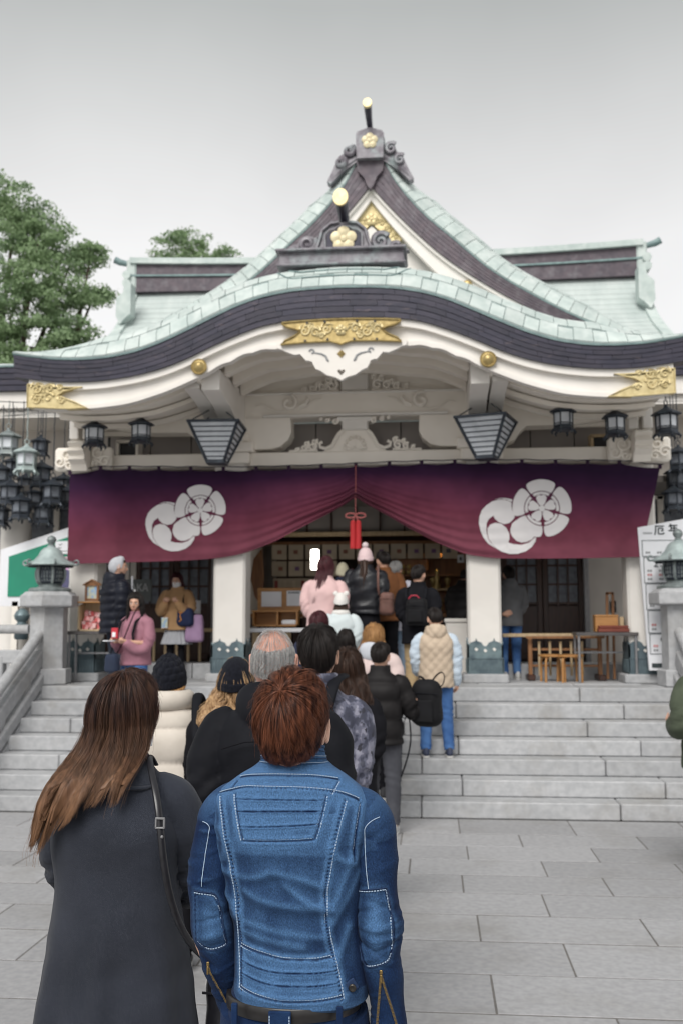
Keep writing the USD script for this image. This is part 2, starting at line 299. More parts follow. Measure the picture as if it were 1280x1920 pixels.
# ------------------------------------------------------------------ lantern pedestals and balustrades
def octo(r, z0, z1, b=.0, n=6, ph=PI / 6): return [(r - b, z0), (r, z0 + b), (r, z1 - b), (r - b, z1)] if b else [(r, z0), (r, z1)]
def pedestal(x, label):
    t = thing('stone_pedestal', label, 'pedestal', (x, 11.58, PLAT), group=None)
    q = PI / 6 + .12
    part(t, 'base', MB().lathe(octo(.285, 0, .185, .012), 6, ph=q).get(), GRANITE_B)
    part(t, 'shaft', MB().lathe([(.232, .185), (.225, .30), (.222, .82), (.225, .90)], 6, ph=q).get(), GRANITE_B)
    part(t, 'cap', MB().lathe([(.24, .90), (.345, .915), (.35, .93), (.35, 1.04), (.33, 1.05), (.29, 1.085), (.26, 1.09)], 6, ph=q).get(), GRANITE_B)
    return t
pedestal(-3.62, 'grey granite pedestal under the bronze lantern at the left end of the steps')
pedestal(3.72, 'grey granite pedestal under the bronze lantern in front of the white calendar board')
def bronze_lantern(x, label):
    t = thing('bronze_lantern', label, 'lantern', (x, 11.58, PLAT + 1.09))
    hexm = lambda P, a: 1 + .05 * np.abs(np.cos(3 * a))[None] * np.ones((len(P), 1))
    part(t, 'base', MB().lathe([(.24, 0), (.245, .025), (.22, .045), (.16, .05), (.13, .065), (.13, .08), (.15, .09)], 24, mod=hexm).get(), GREYMETAL, 30)
    def bulge(P, a): return 1 + .04 * np.abs(np.cos(3 * a))[None] * np.ones((len(P), 1))
    part(t, 'fire_box', MB().lathe([(.12, .085), (.15, .11), (.165, .18), (.165, .24), (.15, .30), (.12, .32)], 24, mod=bulge).get(), DARKMETAL, 30)
    m = MB()
    for k in range(6):
        a = k * PI / 3; c = np.array([math.cos(a), math.sin(a)])
        P = [(*(c * r), z) for r, z in [(.125, .09), (.16, .12), (.178, .18), (.178, .24), (.16, .30), (.125, .325)]]
        m.tube(P, .017, 6)
    part(t, 'post', m.get(), GREYMETAL, 40)
    m = MB()
    for k in range(6):                                            # openwork lattice between the posts
        a0 = k * PI / 3
        for u in np.linspace(.2, .8, 4):
            for z in np.linspace(.14, .27, 4):
                a = a0 + (u + .05 * ((k + int(z * 100)) % 2)) * PI / 3; rr = .163 - .02 * abs(z - .205) / .1 + .006
                m.tube([(rr * math.cos(a), rr * math.sin(a), z - .016), (rr * math.cos(a + .07), rr * math.sin(a + .07), z + .016)], .006, 4)
                m.tube([(rr * math.cos(a + .07), rr * math.sin(a + .07), z - .016), (rr * math.cos(a), rr * math.sin(a), z + .016)], .006, 4)
    part(t, 'lattice', m.get(), GREYMETAL)
    hx = lambda P, a: 1 + .06 * (np.abs(np.cos(3 * a)) ** 3)[None] * (np.clip(P[:, :1] / .28, 0, 1) ** 3)
    part(t, 'roof', MB().lathe([(.12, .322), (.26, .305), (.285, .318), (.27, .34), (.20, .375), (.15, .43), (.12, .49), (.085, .525), (.05, .535), (.05, .55)], 36, mod=hx).get(), PALEMETAL, 40)
    m = MB()
    for k in range(36):
        a = k * PI / 18; m.bar((.13 * math.cos(a), .13 * math.sin(a), .312), (.262 * math.cos(a), .262 * math.sin(a), .298), .011, .014)
    part(t, 'eave_rib', m.get(), DARKMETAL)
    for k in range(6):
        a = k * PI / 3; c = np.array([math.cos(a), math.sin(a), 0])
        P = [c * (.285 + .02 * 0) + [0, 0, .318]] + [c * (.315 + .028 * math.sin(s)) + np.array([0, 0, .345 - .028 * math.cos(s)]) for s in np.linspace(-.6, 4.4, 12)]
        part(t, 'curl', tube(P, np.linspace(.015, .009, len(P)), 6), GREYMETAL, 50)
    part(t, 'finial', MB().lathe([(.03, .545), (.045, .555), (.03, .57), (.05, .60), (.058, .625), (.045, .655), (.012, .675), (.002, .677)], 20).get(), GREYMETAL, 40)
    return t
bronze_lantern(-3.62, 'weathered bronze lantern with openwork fire box before the green notice board')
bronze_lantern(3.72, 'weathered bronze lantern cut by the right edge, before the white calendar board')
def balustrade(s, label):
    t = thing('stone_balustrade', label, 'balustrade')
    x = s * 3.66; sl = RISE / TREAD
    Y = np.linspace(11.42, 9.2, 8)
    def zl(y, z0): return z0 - (11.42 - y) * sl
    part(t, 'handrail', tube([(x, y, zl(y, 1.70)) for y in Y], .062, 14), GRANITE_B, 40)
    part(t, 'middle_rail', MB().bar((x, 11.4, 1.43), (x, 9.2, 1.43 - 2.2 * sl), .13, .17, .015).get(), GRANITE_B)
    part(t, 'lower_rail', MB().bar((x - s * .02, 11.4, 1.20), (x - s * .02, 9.2, 1.20 - 2.2 * sl), .16, .13, .012).get(), GRANITE_B)
    part(t, 'stringer', prism([(11.45, 1.12), (9.35, 1.12 - 2.1 * sl), (9.35, 0), (11.45, 0)][::-1], x - .16 if s < 0 else x - .10, x + .10 if s < 0 else x + .16, plane='yz'), GRANITE_B)
    for y in (11.0, 10.35, 9.7):
        part(t, 'baluster', cbox((x, y, zl(y, 1.32)), (.11, .14, .34), .012), GRANITE_B)
    part(t, 'end_post', cbox((x, 9.18, .40), (.22, .22, .82), .02), GRANITE_B)
    # level balustrade running along the platform edge away from the steps
    part(t, 'level_rail', tube([(s * 3.85, 11.55, 1.745), (s * 6.6, 11.55, 1.745)], .055, 14), GRANITE_B, 40)
    part(t, 'level_beam', cbox((s * 5.2, 11.55, 1.42), (2.8, .12, .16), .012), GRANITE_B)
    for k in range(4): part(t, 'baluster', cbox((s * (4.2 + .75 * k), 11.55, 1.25), (.13, .13, .36), .012), GRANITE_B)
    return t
balustrade(-1, 'grey granite balustrade with round handrail beside the left end of the steps')
balustrade(1, 'grey granite balustrade beside the right end of the steps, mostly behind its pedestal')
t = thing('bronze_finial', 'dark green bronze onion finial on the left level balustrade', 'finial', (-4.03, 11.75, 1.62))
part(t, 'knob', MB().lathe([(.07, 0), (.085, .02), (.085, .17), (.06, .19), (.05, .21), (.085, .25), (.095, .29), (.07, .34), (.02, .375), (.002, .38)], 20).get(), COPPERBASE, 40)
# ------------------------------------------------------------------ the shrine hall
SH = thing('shrine_hall', 'white shrine hall with verdigris copper roofs, curved front gable and square pillars', 'shrine')
def P(name, mesh, m, sm=False, label=None, kind=None): return part(SH, name, mesh, m, sm, label, kind)
def sub(parent, name, mesh, m, sm=False, label=None): return part(parent, name, mesh, m, sm, label)
_kt = PchipInterpolator([0, .46, .80, 1.1, 1.39, 1.74, 2.03, 2.33, 2.65, 2.84, 3.1, 3.4, 3.62], [5.383, 5.365, 5.315, 5.225, 5.095, 4.93, 4.808, 4.72, 4.675, 4.668, 4.677, 4.718, 4.757])
_kb = PchipInterpolator([0, .46, .80, 1.1, 1.38, 1.74, 2.02, 2.33, 2.7, 2.9, 3.1, 3.4, 3.62], [5.063, 5.053, 5.01, 4.915, 4.80, 4.635, 4.54, 4.475, 4.435, 4.43, 4.437, 4.472, 4.505])
_kw = PchipInterpolator([0, .45, .72, .93, 1.17, 1.38, 1.67, 2.0, 2.43, 2.85, 3.1, 3.43, 3.6], [4.83, 4.80, 4.765, 4.745, 4.662, 4.565, 4.43, 4.30, 4.19, 4.157, 4.155, 4.18, 4.20])
kt = lambda x: _kt(np.abs(x)); kb = lambda x: _kb(np.abs(x)); kw = lambda x: _kw(np.abs(x))
KY = 10.30; XE = 3.62
def ribbon(xs, za, zb, y0, y1):
    """closed strip between the curves za (top) and zb (bottom) over xs, from y0 (front) to y1"""
    R = np.stack([np.stack([xs, np.full_like(xs, y0), zb], 1), np.stack([xs, np.full_like(xs, y1), zb], 1), np.stack([xs, np.full_like(xs, y1), za], 1), np.stack([xs, np.full_like(xs, y0), za], 1)], 1)
    return loft(R, True, True)
rf = random.Random(11)
# --- layered brown copper eave of the curved front gable: five courses of sheets
for k in range(5):
    f0, f1 = k / 5, (k + 1) / 5; x = -XE + .01
    while x < XE - .02:
        w = min(rf.uniform(.26, .44), XE - x); xs = np.linspace(x, x + w - .003, 5)
        zt, zb = kt(xs), kb(xs); inset = .005 * k
        sc = 1 - (abs(xs) > 3.2) * (abs(xs) - 3.2) * .16 * f1
        P('eave_sheet', ribbon(xs * 1.0, zt - (zt - zb) * f0 - .002, zt - (zt - zb) * f1 + .0012, KY + inset + rf.uniform(-.002, .002), KY + .16), BROWNCU)
        x += w
xs = np.linspace(-XE, XE, 90)
P('eave_core', ribbon(xs * .997, kt(xs) - .012, kb(xs) + .012, KY + .09, KY + .30), BROWNCU2)
P('eave_edge_strip', ribbon(xs, kt(xs) + .022, kt(xs) + .001, KY - .012, KY + .12), COPPER_D)
for s in (-1, 1):                                                   # eave returning along the sides of the porch
    ys = np.linspace(KY + .02, 14.0, 12)
    for k in range(5):
        z0, z1 = 4.757 - .25 * k / 5, 4.757 - .25 * (k + 1) / 5; xo = XE - .03 * k - .01
        R = np.array([[(s * xo, y, z1 + .003 - .03 * min(1, y - KY)), (s * (xo - .25), y, z1 + .003 - .03 * min(1, y - KY)), (s * (xo - .25), y, z0 - .03 * min(1, y - KY)), (s * xo, y, z0 - .03 * min(1, y - KY))] for y in ys])
        P('side_eave_course', loft(R, flip=(s > 0)), BROWNCU)
# --- copper tiles that roll over the front edge, two staggered rows
prof = PchipInterpolator([0, .25, .5, .75, 1.0], np.array([[-.015, .020], [.05, .115], [.13, .205], [.225, .285], [.34, .345]]))
def roll(x, t, up=0.0):
    d = prof(t); xx = np.asarray(x, float); e = 1e-3
    sl = (kt(np.clip(xx + e, -XE, XE)) - kt(np.clip(xx - e, -XE, XE))) / (2 * e); n = 1 / np.sqrt(1 + sl ** 2)
    fade = np.clip((XE + .25 - np.abs(xx)) / 1.2, .25, 1)
    h = (d[..., 1] * fade + up) * 1.0
    return np.stack([xx - sl * n * h * .6, KY + d[..., 0] - up * .6, kt(xx) + h], -1)
for row in range(2):
    x = -XE + (0.0 if row == 0 else .09)
    k = 0
    while x < XE - .05:
        w = .155 if (k + row) % 2 else .20; w += rf.uniform(-.012, .012); t0, t1 = (0.02, .5) if row == 0 else (.51, 1.0)
        if (k % 2): t1 = t1 - .05 if row == 0 else t1
        X, T = np.meshgrid(np.linspace(x, min(x + w - .007, XE), 3), np.linspace(t0, t1 - .02, 5)); up = rf.uniform(.008, .016)
        A, B = roll(X, T, up), roll(X, T, -.01)
        P('edge_tile', _slab(A, B), COPPER); x += w; k += 1
X, T = np.meshgrid(np.linspace(-XE, XE, 80), np.linspace(0, 1, 7)); A = roll(X, T, -.002)
P('edge_bed', _slab(A, A + np.array([0, .03, -.03])), COPPER_D)
for t_, xe in ((.36, .70), (.66, .58)):
    xx = np.linspace(-xe, xe, 40); tt = t_ + (1 - t_) * np.clip((np.abs(xx) - xe * .72) / (xe * .28), 0, 1) ** 2 * .9; P('cover_band', tube(roll(xx, tt, .016), .009, 6), COPPER_D, 40)
def back_sheet(X, v):
    a = roll(X, np.ones_like(X), -.004); z = a[..., 2] + .10 * v - .04 * v * v; return np.stack([a[..., 0], a[..., 1] + v * 3.6, z], -1)
X, V = np.meshgrid(np.linspace(-XE, XE, 60), np.linspace(0, 1, 12)); A = back_sheet(X, V)
P('front_roof', _slab(A, A + np.array([0, 0, -.05])), COPPER, True)
# --- white bargeboard with ledge, scalloped lower edge and gold fittings
xs = np.linspace(-3.45, 3.45, 140)
P('bargeboard_ledge', ribbon(xs, kb(xs) + .01, kb(xs) - .075, KY + .055, KY + .22), PLASTER)
bz = kw(xs).copy(); ax = np.abs(xs); sc = (ax > .72) & (ax < 1.45)
bz = bz + np.where(sc, .022 * np.abs(np.sin((ax - .72) / .73 * PI * 3)) - .006, 0)
P('bargeboard', ribbon(xs, kb(xs) - .07, bz, KY + .115, KY + .215), PLASTER)
P('bargeboard_lip', ribbon(xs, bz + .035, bz - .012, KY + .085, KY + .20), PLASTER)
def mirror(pts): return pts + [(-x, z) for x, z in reversed(pts) if abs(x) > 1e-6]
gy = KY + .02
half = [(0, 4.377), (.06, 4.412), (.15, 4.437), (.22, 4.487), (.275, 4.51), (.30, 4.56), (.31, 4.587), (.345, 4.60), (.375, 4.60), (.41, 4.64), (.44, 4.675), (.50, 4.668), (.58, 4.70), (.64, 4.73), (.69, 4.745), (.70, 4.80), (0, 4.80)]
out = half[:-1] + [(-x, z) for x, z in reversed(half[1:-1])]
def comma(s):
    c = [(s * (.145 + .02 * math.cos(a)), 4.60 + .024 * math.sin(a)) for a in np.linspace(0, 2 * PI, 10, endpoint=False)]; return c
heart = [(0, 4.43), (.035, 4.465), (.04, 4.485), (.022, 4.497), (0, 4.483), (-.022, 4.497), (-.04, 4.485), (-.035, 4.465)]
gz = P('pendant_board', prism(out, gy, gy + .07, [heart]), PLASTER)
m = MB()
for s in (-1, 1):
    P_ = [(s * (.315 + .025 * math.cos(a)), gy - .004, 4.70 + .022 * math.sin(a)) for a in np.linspace(0, 2 * PI, 9)]
    m.tube(P_[:7], .010, 6)
    m.tube([(s * x, gy - .003, z) for x, z in [(.30, 4.685), (.265, 4.68), (.21, 4.67), (.165, 4.645), (.145, 4.60), (.13, 4.585)]], [.006, .008, .01, .012, .014, .006], 6)
sub(gz, 'carved_slot', m.get(), INKGREY)
sub(gz, 'gold_stud', MB().lathe([(.045, 0), (.04, .02), (.0, .045)], 4).get() if False else (np.array([[-.045, gy - .004, 4.665], [.045, gy - .004, 4.665], [0, gy - .004, 4.71], [0, gy - .004, 4.62], [0, gy - .045, 4.665]]), np.array([[4, 1, 2], [4, 2, 0], [4, 0, 3], [4, 3, 1], [0, 2, 1], [0, 1, 3]])), GOLD)
# gold plaques: plate, rim and raised scrollwork
def scrolls(m, cx, cz, y, s=1.0, hand=1, r=.015):
    m.tube(spiral((cx, cz), .062 * s, 1.25, hand, .3, 20, y), np.linspace(r, r * .6, 20), 6)
    for a in (0.4, 1.5, 2.6):
        m.tube([(cx + hand * .07 * s * math.cos(a + .25 * i) * (1 + .18 * i), y, cz + .062 * s * math.sin(a + .25 * i) * (1 + .12 * i)) for i in range(5)], np.linspace(r, .003, 5), 6)
def flower(m, cx, cz, y, R, n=5):
    for k in range(n):
        a = PI / 2 + k * 2 * PI / n; c = np.array([cx + R * .55 * math.cos(a), cz + R * .55 * math.sin(a)])
        v, f = MB().lathe([(R * .50, -.01), (R * .47, .012), (R * .25, .022), (.001, .024)], 14).get(); m.add(np.stack([v[:, 0] + c[0], y - v[:, 2], v[:, 1] + c[1]], 1), f)
    v, f = MB().lathe([(R * .28, .01), (R * .24, .03), (.001, .036)], 12).get(); m.add(np.stack([v[:, 0] + cx, y - v[:, 2], v[:, 1] + cz], 1), f)
arc = lambda x: 5.035 - .02 * (x / .6) ** 2
half = [(0, 4.757), (.03, 4.77), (.11, 4.795), (.40, 4.79), (.645, 4.772), (.60, 4.815), (.50, 4.86), (.43, 4.915), (.50, 4.945), (.58, 4.965), (.635, 5.0), (.63, 5.012), (.45, 5.022), (.2, 5.032), (0, 5.035)]
out = half[:-1] + [(0, 5.035)] + [(-x, z) for x, z in reversed(half[1:-1])]
py = KY - .012
gp = P('gold_plaque', prism(out, py, py + .06), GOLD)
m = MB(); rim = [(x, py - .006, z) for x, z in out + out[:1]]
m.tube(rim, .011, 5, False); sub(gp, 'rim', m.get(), GOLD)
m = MB(); flower(m, 0, 4.915, py, .062)
for s in (-1, 1):
    for cx, cz, sc_, h in ((.15, 4.93, .8, 1), (.27, 4.895, .85, -1), (.385, 4.915, .8, 1), (.20, 4.855, .5, -1), (.33, 4.965, .45, 1)): scrolls(m, s * cx, cz, py - .004, sc_, s * h)
sub(gp, 'scrollwork', m.get(), GOLD_PALE, 40)
m = MB()
for x, z in ((-.36, 5.0), (-.17, 5.01), (.17, 5.01), (.36, 5.0), (-.38, 4.805), (-.14, 4.815), (.14, 4.812), (.38, 4.805)): m.box((x, py - .01, z), (.022, .02, .022))
sub(gp, 'nail', m.get(), BLACKNAIL)
for s in (-1, 1):
    xs = np.array([3.46, 3.2, 3.0, 2.84]); top = list(zip(s * xs, kb(xs) - .055)); low = [(s * 2.78, float(kw(2.8)) - .012), (s * 3.0, float(kw(3.0)) - .014), (s * 3.46, float(kw(3.46)) - .014)]
    notch = [(s * 2.92, 4.365), (s * 3.05, 4.335), (s * 3.12, 4.29), (s * 3.02, 4.25), (s * 2.93, 4.215)]
    g = P('gold_end_plaque', prism(top + notch + low, KY + .055, KY + .16), GOLD_PALE)
    m = MB(); pts = [(x, KY + .05, z) for x, z in top + notch + low]; m.tube(pts + pts[:1], .010, 5, False)
    for cx, cz, sc_, h in ((3.36, 4.37, .9, 1), (3.22, 4.27, .9, -1), (3.36, 4.25, .7, 1), (3.20, 4.37, .7, -1), (3.08, 4.235, .5, 1), (3.10, 4.38, .4, 1)): scrolls(m, s * cx, cz, KY + .05, sc_, s * h)
    sub(g, 'scrollwork', m.get(), GOLD_PALE, 40)
    v, f = MB().lathe([(.088, 0), (.088, .02), (.078, .03), (.07, .022), (.058, .026), (.05, .035), (.03, .05), (.001, .055)], 32).get()
    P('gold_boss', np.stack([v[:, 0] + s * 1.55, KY + .072 - v[:, 2], v[:, 1] + 4.575], 1) if False else (np.stack([v[:, 0] + s * 1.55, KY + .072 - v[:, 2], v[:, 1] + 4.575], 1), f), GOLD, 30)
    # paired beam ends carrying the bargeboard
    P('bracket_beam', prism([(KY + .30, 4.395), (KY + .30, 4.52), (12.3, 4.60), (12.3, 4.15), (11.6, 4.27), (11.1, 4.36)][::-1], s * 1.69 - .085, s * 1.69 + .085, plane='yz'), PLASTER)
    P('bracket_beam', prism([(KY + .30, 4.375), (KY + .30, 4.60), (12.3, 4.68), (12.3, 3.99), (12.05, 4.02), (11.75, 4.17), (11.2, 4.31)][::-1], s * 1.475 - .10, s * 1.475 + .10, plane='yz'), PLASTER)
    P('bracket_groove', cbox((s * 1.59, 11.4, 4.50), (.03, 1.9, .10)), PLASTER_D)
# --- underside of the curved gable: boarded vault and curved ribs
X, Yy = np.meshgrid(np.linspace(-3.5, 3.5, 70), np.linspace(KY + .2, 12.75, 4)); A = np.stack([X, Yy, kw(X) + .12], -1)
P('vault_ceiling', _slab(A + np.array([0, 0, .05]), np.zeros(3) + np.array([0, 0, -.05]) + 0 * A), PLASTER_D) if False else P('vault_ceiling', _slab(A + [0, 0, .05], A), PLASTER_D)
for k in range(4):
    y = KY + .50 + .46 * k; xs = np.linspace(-1.36, 1.36, 40); P('vault_rib', ribbon(xs, kw(xs) + .12, kw(xs) + .02, y, y + .15), PLASTER_D)
for s in (-1, 1):
    for k in range(4):
        y = KY + .5 + .48 * k; xs = s * np.linspace(1.8, 3.45, 24); xs = np.sort(xs); P('vault_rib', ribbon(xs, kw(xs) + .10, kw(xs) + .045, y, y + .06), PLASTER_D)
# --- pillars with copper shoes
def pillar(x, y, w, top, label=None):
    p = P('pillar', cbox((x, y, (PLAT + .10 + top) / 2), (w, w, top - PLAT - .10), .03), PLASTER, label=label)
    sub(p, 'plinth', cbox((x, y, PLAT + .05), (w + .14, w + .14, .11), .015), GRANITE_B)
    b = w / 2 + .012; z0 = PLAT + .105; pts = [(-b, 0), (b, 0), (b, .42), (b - .05, .36), (b * .5, .44), (b * .25, .35), (0, .48), (-b * .25, .35), (-b * .5, .44), (-b + .05, .36), (-b, .42)]
    pts = [(-b, 0), (b, 0), (b, .30), (b * .86, .37), (b * .68, .405), (b * .6, .43), (b * .5, .40), (b * .36, .355), (b * .30, .33), (b * .18, .36), (b * .08, .39), (0, .42)]; pts = pts + [(-x_, z_) for x_, z_ in reversed(pts[2:-1])]
    pts = [(-b, 0), (b, 0), (b, .36), (b * .93, .335), (b * .82, .37), (b * .55, .39), (b * .5, .425), (b * .45, .39), (b * .2, .37), (b * .1, .335), (0, .325)]; pts = pts + [(-x_, z_) for x_, z_ in reversed(pts[2:-1])]
    m = MB()
    v, f = prism([(px_ + x, pz_ + z0) for px_, pz_ in pts], y - b, y - b + .02); m.add(v, f)
    v, f = prism([(px_ + x, pz_ + z0) for px_, pz_ in pts], y + b - .02, y + b); m.add(v, f)
    for s in (-1, 1):
        v, f = prism([(px_ + y, pz_ + z0) for px_, pz_ in pts], x + s * b - (.02 if s > 0 else 0), x + s * b + (.02 if s < 0 else 0), plane='yz'); m.add(v, f)
    sh = sub(p, 'copper_shoe', m.get(), COPPERBASE)
    m = MB()
    for k in range(11):
        u = -b * .92 + k * b * .184; m.bar((x + u, y - b - .002, z0 + .02), (x + u, y - b - .002, z0 + .17), .016, .012)
        for s in (-1, 1): m.bar((x + s * (b + .002), y + u, z0 + .02), (x + s * (b + .002), y + u, z0 + .17), .012, .016)
    m.box((x, y - b - .003, z0 + .185), (2 * b, .012, .014)); m.box((x, y - b - .003, z0 + .012), (2 * b, .014, .022))
    sub(p, 'shoe_rib', m.get(), COPPERBASE)
    m = MB()
    for u, dz in ((-.5, .30), (0, .345 - .05), (.5, .30)): m.box((x + u * b, y - b - .004, z0 + (.275 if u == 0 else .29)), (.035, .012, .03), rot=roty(PI / 4))
    sub(p, 'shoe_opening', m.get(), PLASTER)
    return p
for s in (-1, 1):
    pillar(s * 1.55, 12.28, .40, 3.92); pillar(s * 3.42, 12.30, .36, 3.74)
    P('capital', MB().box((s * 1.55, 12.25, 3.99), (.60, .54, .13), .02).box((s * 1.55, 12.25, 4.10), (.46, .42, .12), .02).get(), PLASTER_D)
    P('capital', MB().box((s * 1.55, 12.20, 3.85), (.50, .40, .14), .012).get(), PLASTER_D)
    pts = [(1.40, 4.36), (.80, 4.36), (.79, 4.17), (.83, 4.08), (.93, 4.00), (1.05, 3.97), (1.40, 3.965)]
    P('corbel', prism([(s * x, z) for x, z in pts], 12.10, 12.42), PLASTER_D)
    # side beams to the outer pillars, with curved underside and carved nosing
    pts = [(1.70, 4.52), (3.55, 4.52), (3.55, 4.33), (3.28, 4.33), (2.95, 4.24), (2.6, 4.205), (2.1, 4.20), (2.02, 4.13), (1.95, 4.02), (1.80, 3.985), (1.70, 3.985)]
    P('side_beam', prism([(s * x, z) for x, z in pts], 12.10, 12.40), PLASTER_D)
    m = MB()
    for x, z in ((3.33, 4.25), (3.50, 4.25)): m.box((s * x, 12.0, z), (.115, .22, .30), .01)
    P('bracket_end', m.get(), PLASTER)
    # kibana: stepped curling nose on the outer pillar with carved scroll cheeks
    pts = [(11.72, 4.03), (11.78, 3.98), (11.74, 3.93), (11.80, 3.88), (11.78, 3.83), (11.86, 3.78), (11.90, 3.70), (12.3, 3.70), (12.3, 4.04), (11.8, 4.06)]
    P('beam_nose', prism(pts[::-1], s * 3.42 - .10, s * 3.42 + .10, plane='yz'), PLASTER_D)
    m = MB()
    for d in (-1, 1):
        for cx, cz, sc_ in ((.20, 3.93, 1.2), (.29, 3.83, 1.0), (.17, 3.79, .8)): m.tube(spiral((s * 3.42 + d * cx, cz), .075 * sc_, 1.4, d, .5, 24, 12.0), np.linspace(.020, .012, 24), 6)
        m.box((s * 3.42 + d * .23, 12.08, 3.87), (.28, .12, .30), .03)
    P('carved_cheek', m.get(), PLASTER_D, 40)
P('lower_beam', cbox((0, 12.24, 3.845), (6.56, .20, .175), .012), PLASTER_D)
pts = [(-1.38, 4.69), (-1.38, 4.37), (-1.15, 4.345), (-.8, 4.36), (0, 4.372), (.8, 4.36), (1.15, 4.345), (1.38, 4.37), (1.38, 4.69)]
kb_ = P('rainbow_beam', prism(pts, 12.12, 12.42), PLASTER_D)
sub(kb_, 'moulding', MB().box((0, 12.10, 4.385), (2.3, .05, .035), .01).box((0, 12.11, 4.67), (2.72, .04, .03), .01).get(), PLASTER)
m = MB()
for s in (-1, 1):
    m.tube(spiral((s * .82, 4.55), .105, 1.1, s, 1.2, 24, 12.095), np.linspace(.018, .034, 24), 8)
    m.tube([(s * x, 12.105, z) for x, z in [(1.25, 4.52), (1.15, 4.54), (1.05, 4.47), (.95, 4.44), (.86, 4.46)]], [.006, .012, .014, .012, .006], 6)
    m.tube([(s * x, 12.105, z) for x, z in [(.70, 4.50), (.62, 4.53), (.58, 4.59), (.60, 4.62)]], [.022, .03, .026, .012], 6); m.tube([(s * x, 12.105, z) for x, z in [(.70, 4.48), (.60, 4.50), (.50, 4.58), (.40, 4.60)]], [.016, .014, .01, .005], 6)
sub(kb_, 'carved_scroll', m.get(), PLASTER_D, 40)
# frog-leg strut between the beams, with leaf carving each side
pts = [(.0, 3.935), (.40, 3.935), (.33, 3.97), (.28, 4.03), (.24, 4.12), (.20, 4.18), (.15, 4.20), (0, 4.20)]
k1 = P('frog_leg_strut', prism(pts[1:-1] + [(-x, z) for x, z in reversed(pts[1:-1])], 12.16, 12.34), PLASTER_D)
sub(k1, 'bearing_block', MB().box((0, 12.22, 4.255), (.32, .24, .12), .015).box((0, 12.22, 4.33), (.44, .26, .06), .012).get(), PLASTER)
m = MB()
for k in range(9):
    a = PI * k / 8; m.tube([(.02 * math.cos(a), 12.14, 3.97 + .02 * math.sin(a)), (.09 * math.cos(a), 12.12, 3.97 + .10 * math.sin(a)), (.15 * math.cos(a), 12.15, 3.97 + .16 * math.sin(a))], [.006, .026, .01], 6)
for s in (-1, 1):
    m.tube([(s * x, 12.13, z) for x, z in [(.15, 4.19), (.20, 4.15), (.24, 4.08), (.28, 4.0), (.36, 3.965), (.43, 3.985), (.44, 4.03), (.40, 4.05)]], .022, 6)
    for cx, cz, sc_ in ((.53, 4.0, 1.0), (.63, 3.985, .8), (.50, 4.06, .7), (.72, 3.965, .55), (.60, 4.04, .6)): m.tube(spiral((s * cx, cz), .055 * sc_, 1.3, s, .8, 18, 12.14), np.linspace(.020, .012, 18) * sc_ ** .5, 6)
    m.tube([(s * .46, 12.15, 3.95), (s * .82, 12.15, 3.945)], .014, 6)
    for cx, cz, sc_ in ((.24, 4.305, .8), (.34, 4.32, .6), (.42, 4.335, .4)): m.tube(spiral((s * cx, cz), .05 * sc_, 1.2, s, .8, 16, 12.10), np.linspace(.018, .011, 16) * sc_ ** .5, 6)
sub(k1, 'leaf_carving', m.get(), PLASTER_D, 40)
k2 = P('frog_leg_strut', MB().box((0, 12.22, 4.80), (.34, .20, .22), .015).get(), PLASTER)
m = MB()
for s in (-1, 1):
    for cx, cz, sc_ in ((.28, 4.77, 1.1), (.40, 4.76, .95), (.52, 4.745, .8), (.64, 4.73, .65), (.33, 4.84, .8), (.46, 4.80, .6), (.24, 4.86, .6)): m.tube(spiral((s * cx, cz), .06 * sc_, 1.3, s, .8, 18, 12.14), np.linspace(.022, .013, 18) * sc_ ** .5, 6)
    m.tube([(s * .2, 12.15, 4.71), (s * .82, 12.15, 4.705)], .016, 6)
sub(k2, 'leaf_carving', m.get(), PLASTER_D, 40)
P('porch_back_wall', ribbon(np.linspace(-1.4, 1.4, 20), kw(np.linspace(-1.4, 1.4, 20)) + .12, np.full(20, 4.60), 12.19, 12.25), PLASTER_D)
for i, x in enumerate(np.arange(-3.3, 3.3, .55)): P('recess_panel', cbox((x + .275, 12.72, 4.02), (.535, .05, .75)), PANELGREY)
P('recess_backing', cbox((0, 12.78, 4.02), (6.7, .05, .78)), BLACK)
# --- horned ridge-end of the curved gable
oy = 10.72
b = P('ridge_end_base', MB().box((-.035, oy + .25, 5.87), (1.40, .60, .19), .012).box((-.035, oy + .22, 5.955), (1.46, .66, .035), .01).box((-.035, oy + .22, 5.785), (1.44, .64, .03), .01).get(), BRONZE_ORN)
half = [(0, 5.97), (.31, 5.97), (.30, 6.05), (.265, 6.14), (.275, 6.19), (.245, 6.235), (.19, 6.27), (.15, 6.305), (.10, 6.315), (0, 6.32)]
out = half[1:-1]; out = out + [(-x, z) for x, z in reversed(out)]
op = P('ridge_end_plate', prism([(x - .01, z) for x, z in out], oy + .05, oy + .22), BRONZE_ORN)
sub(op, 'niche', prism([(x - .01, z) for x, z in [(-.19, 5.99), (.19, 5.99), (.19, 6.16), (.15, 6.20), (.10, 6.21), (.06, 6.235), (-.06, 6.235), (-.10, 6.21), (-.15, 6.20), (-.19, 6.16)]], oy + .025, oy + .06), BROWNCU)
m = MB(); flower(m, -.01, 6.105, oy + .02, .145); sub(op, 'gold_crest', m.get(), CRESTGOLD, 30)
for s in (-1, 1): sub(op, 'scroll_plate', prism([(s * x - .01, z) for x, z in [(.30, 5.97), (.30, 6.11), (.35, 6.17), (.43, 6.185), (.50, 6.15), (.53, 6.09), (.575, 6.085), (.63, 6.06), (.655, 6.02), (.70, 6.005), (.73, 5.97)]], oy + .08, oy + .18), BRONZE_ORN)
m = MB()
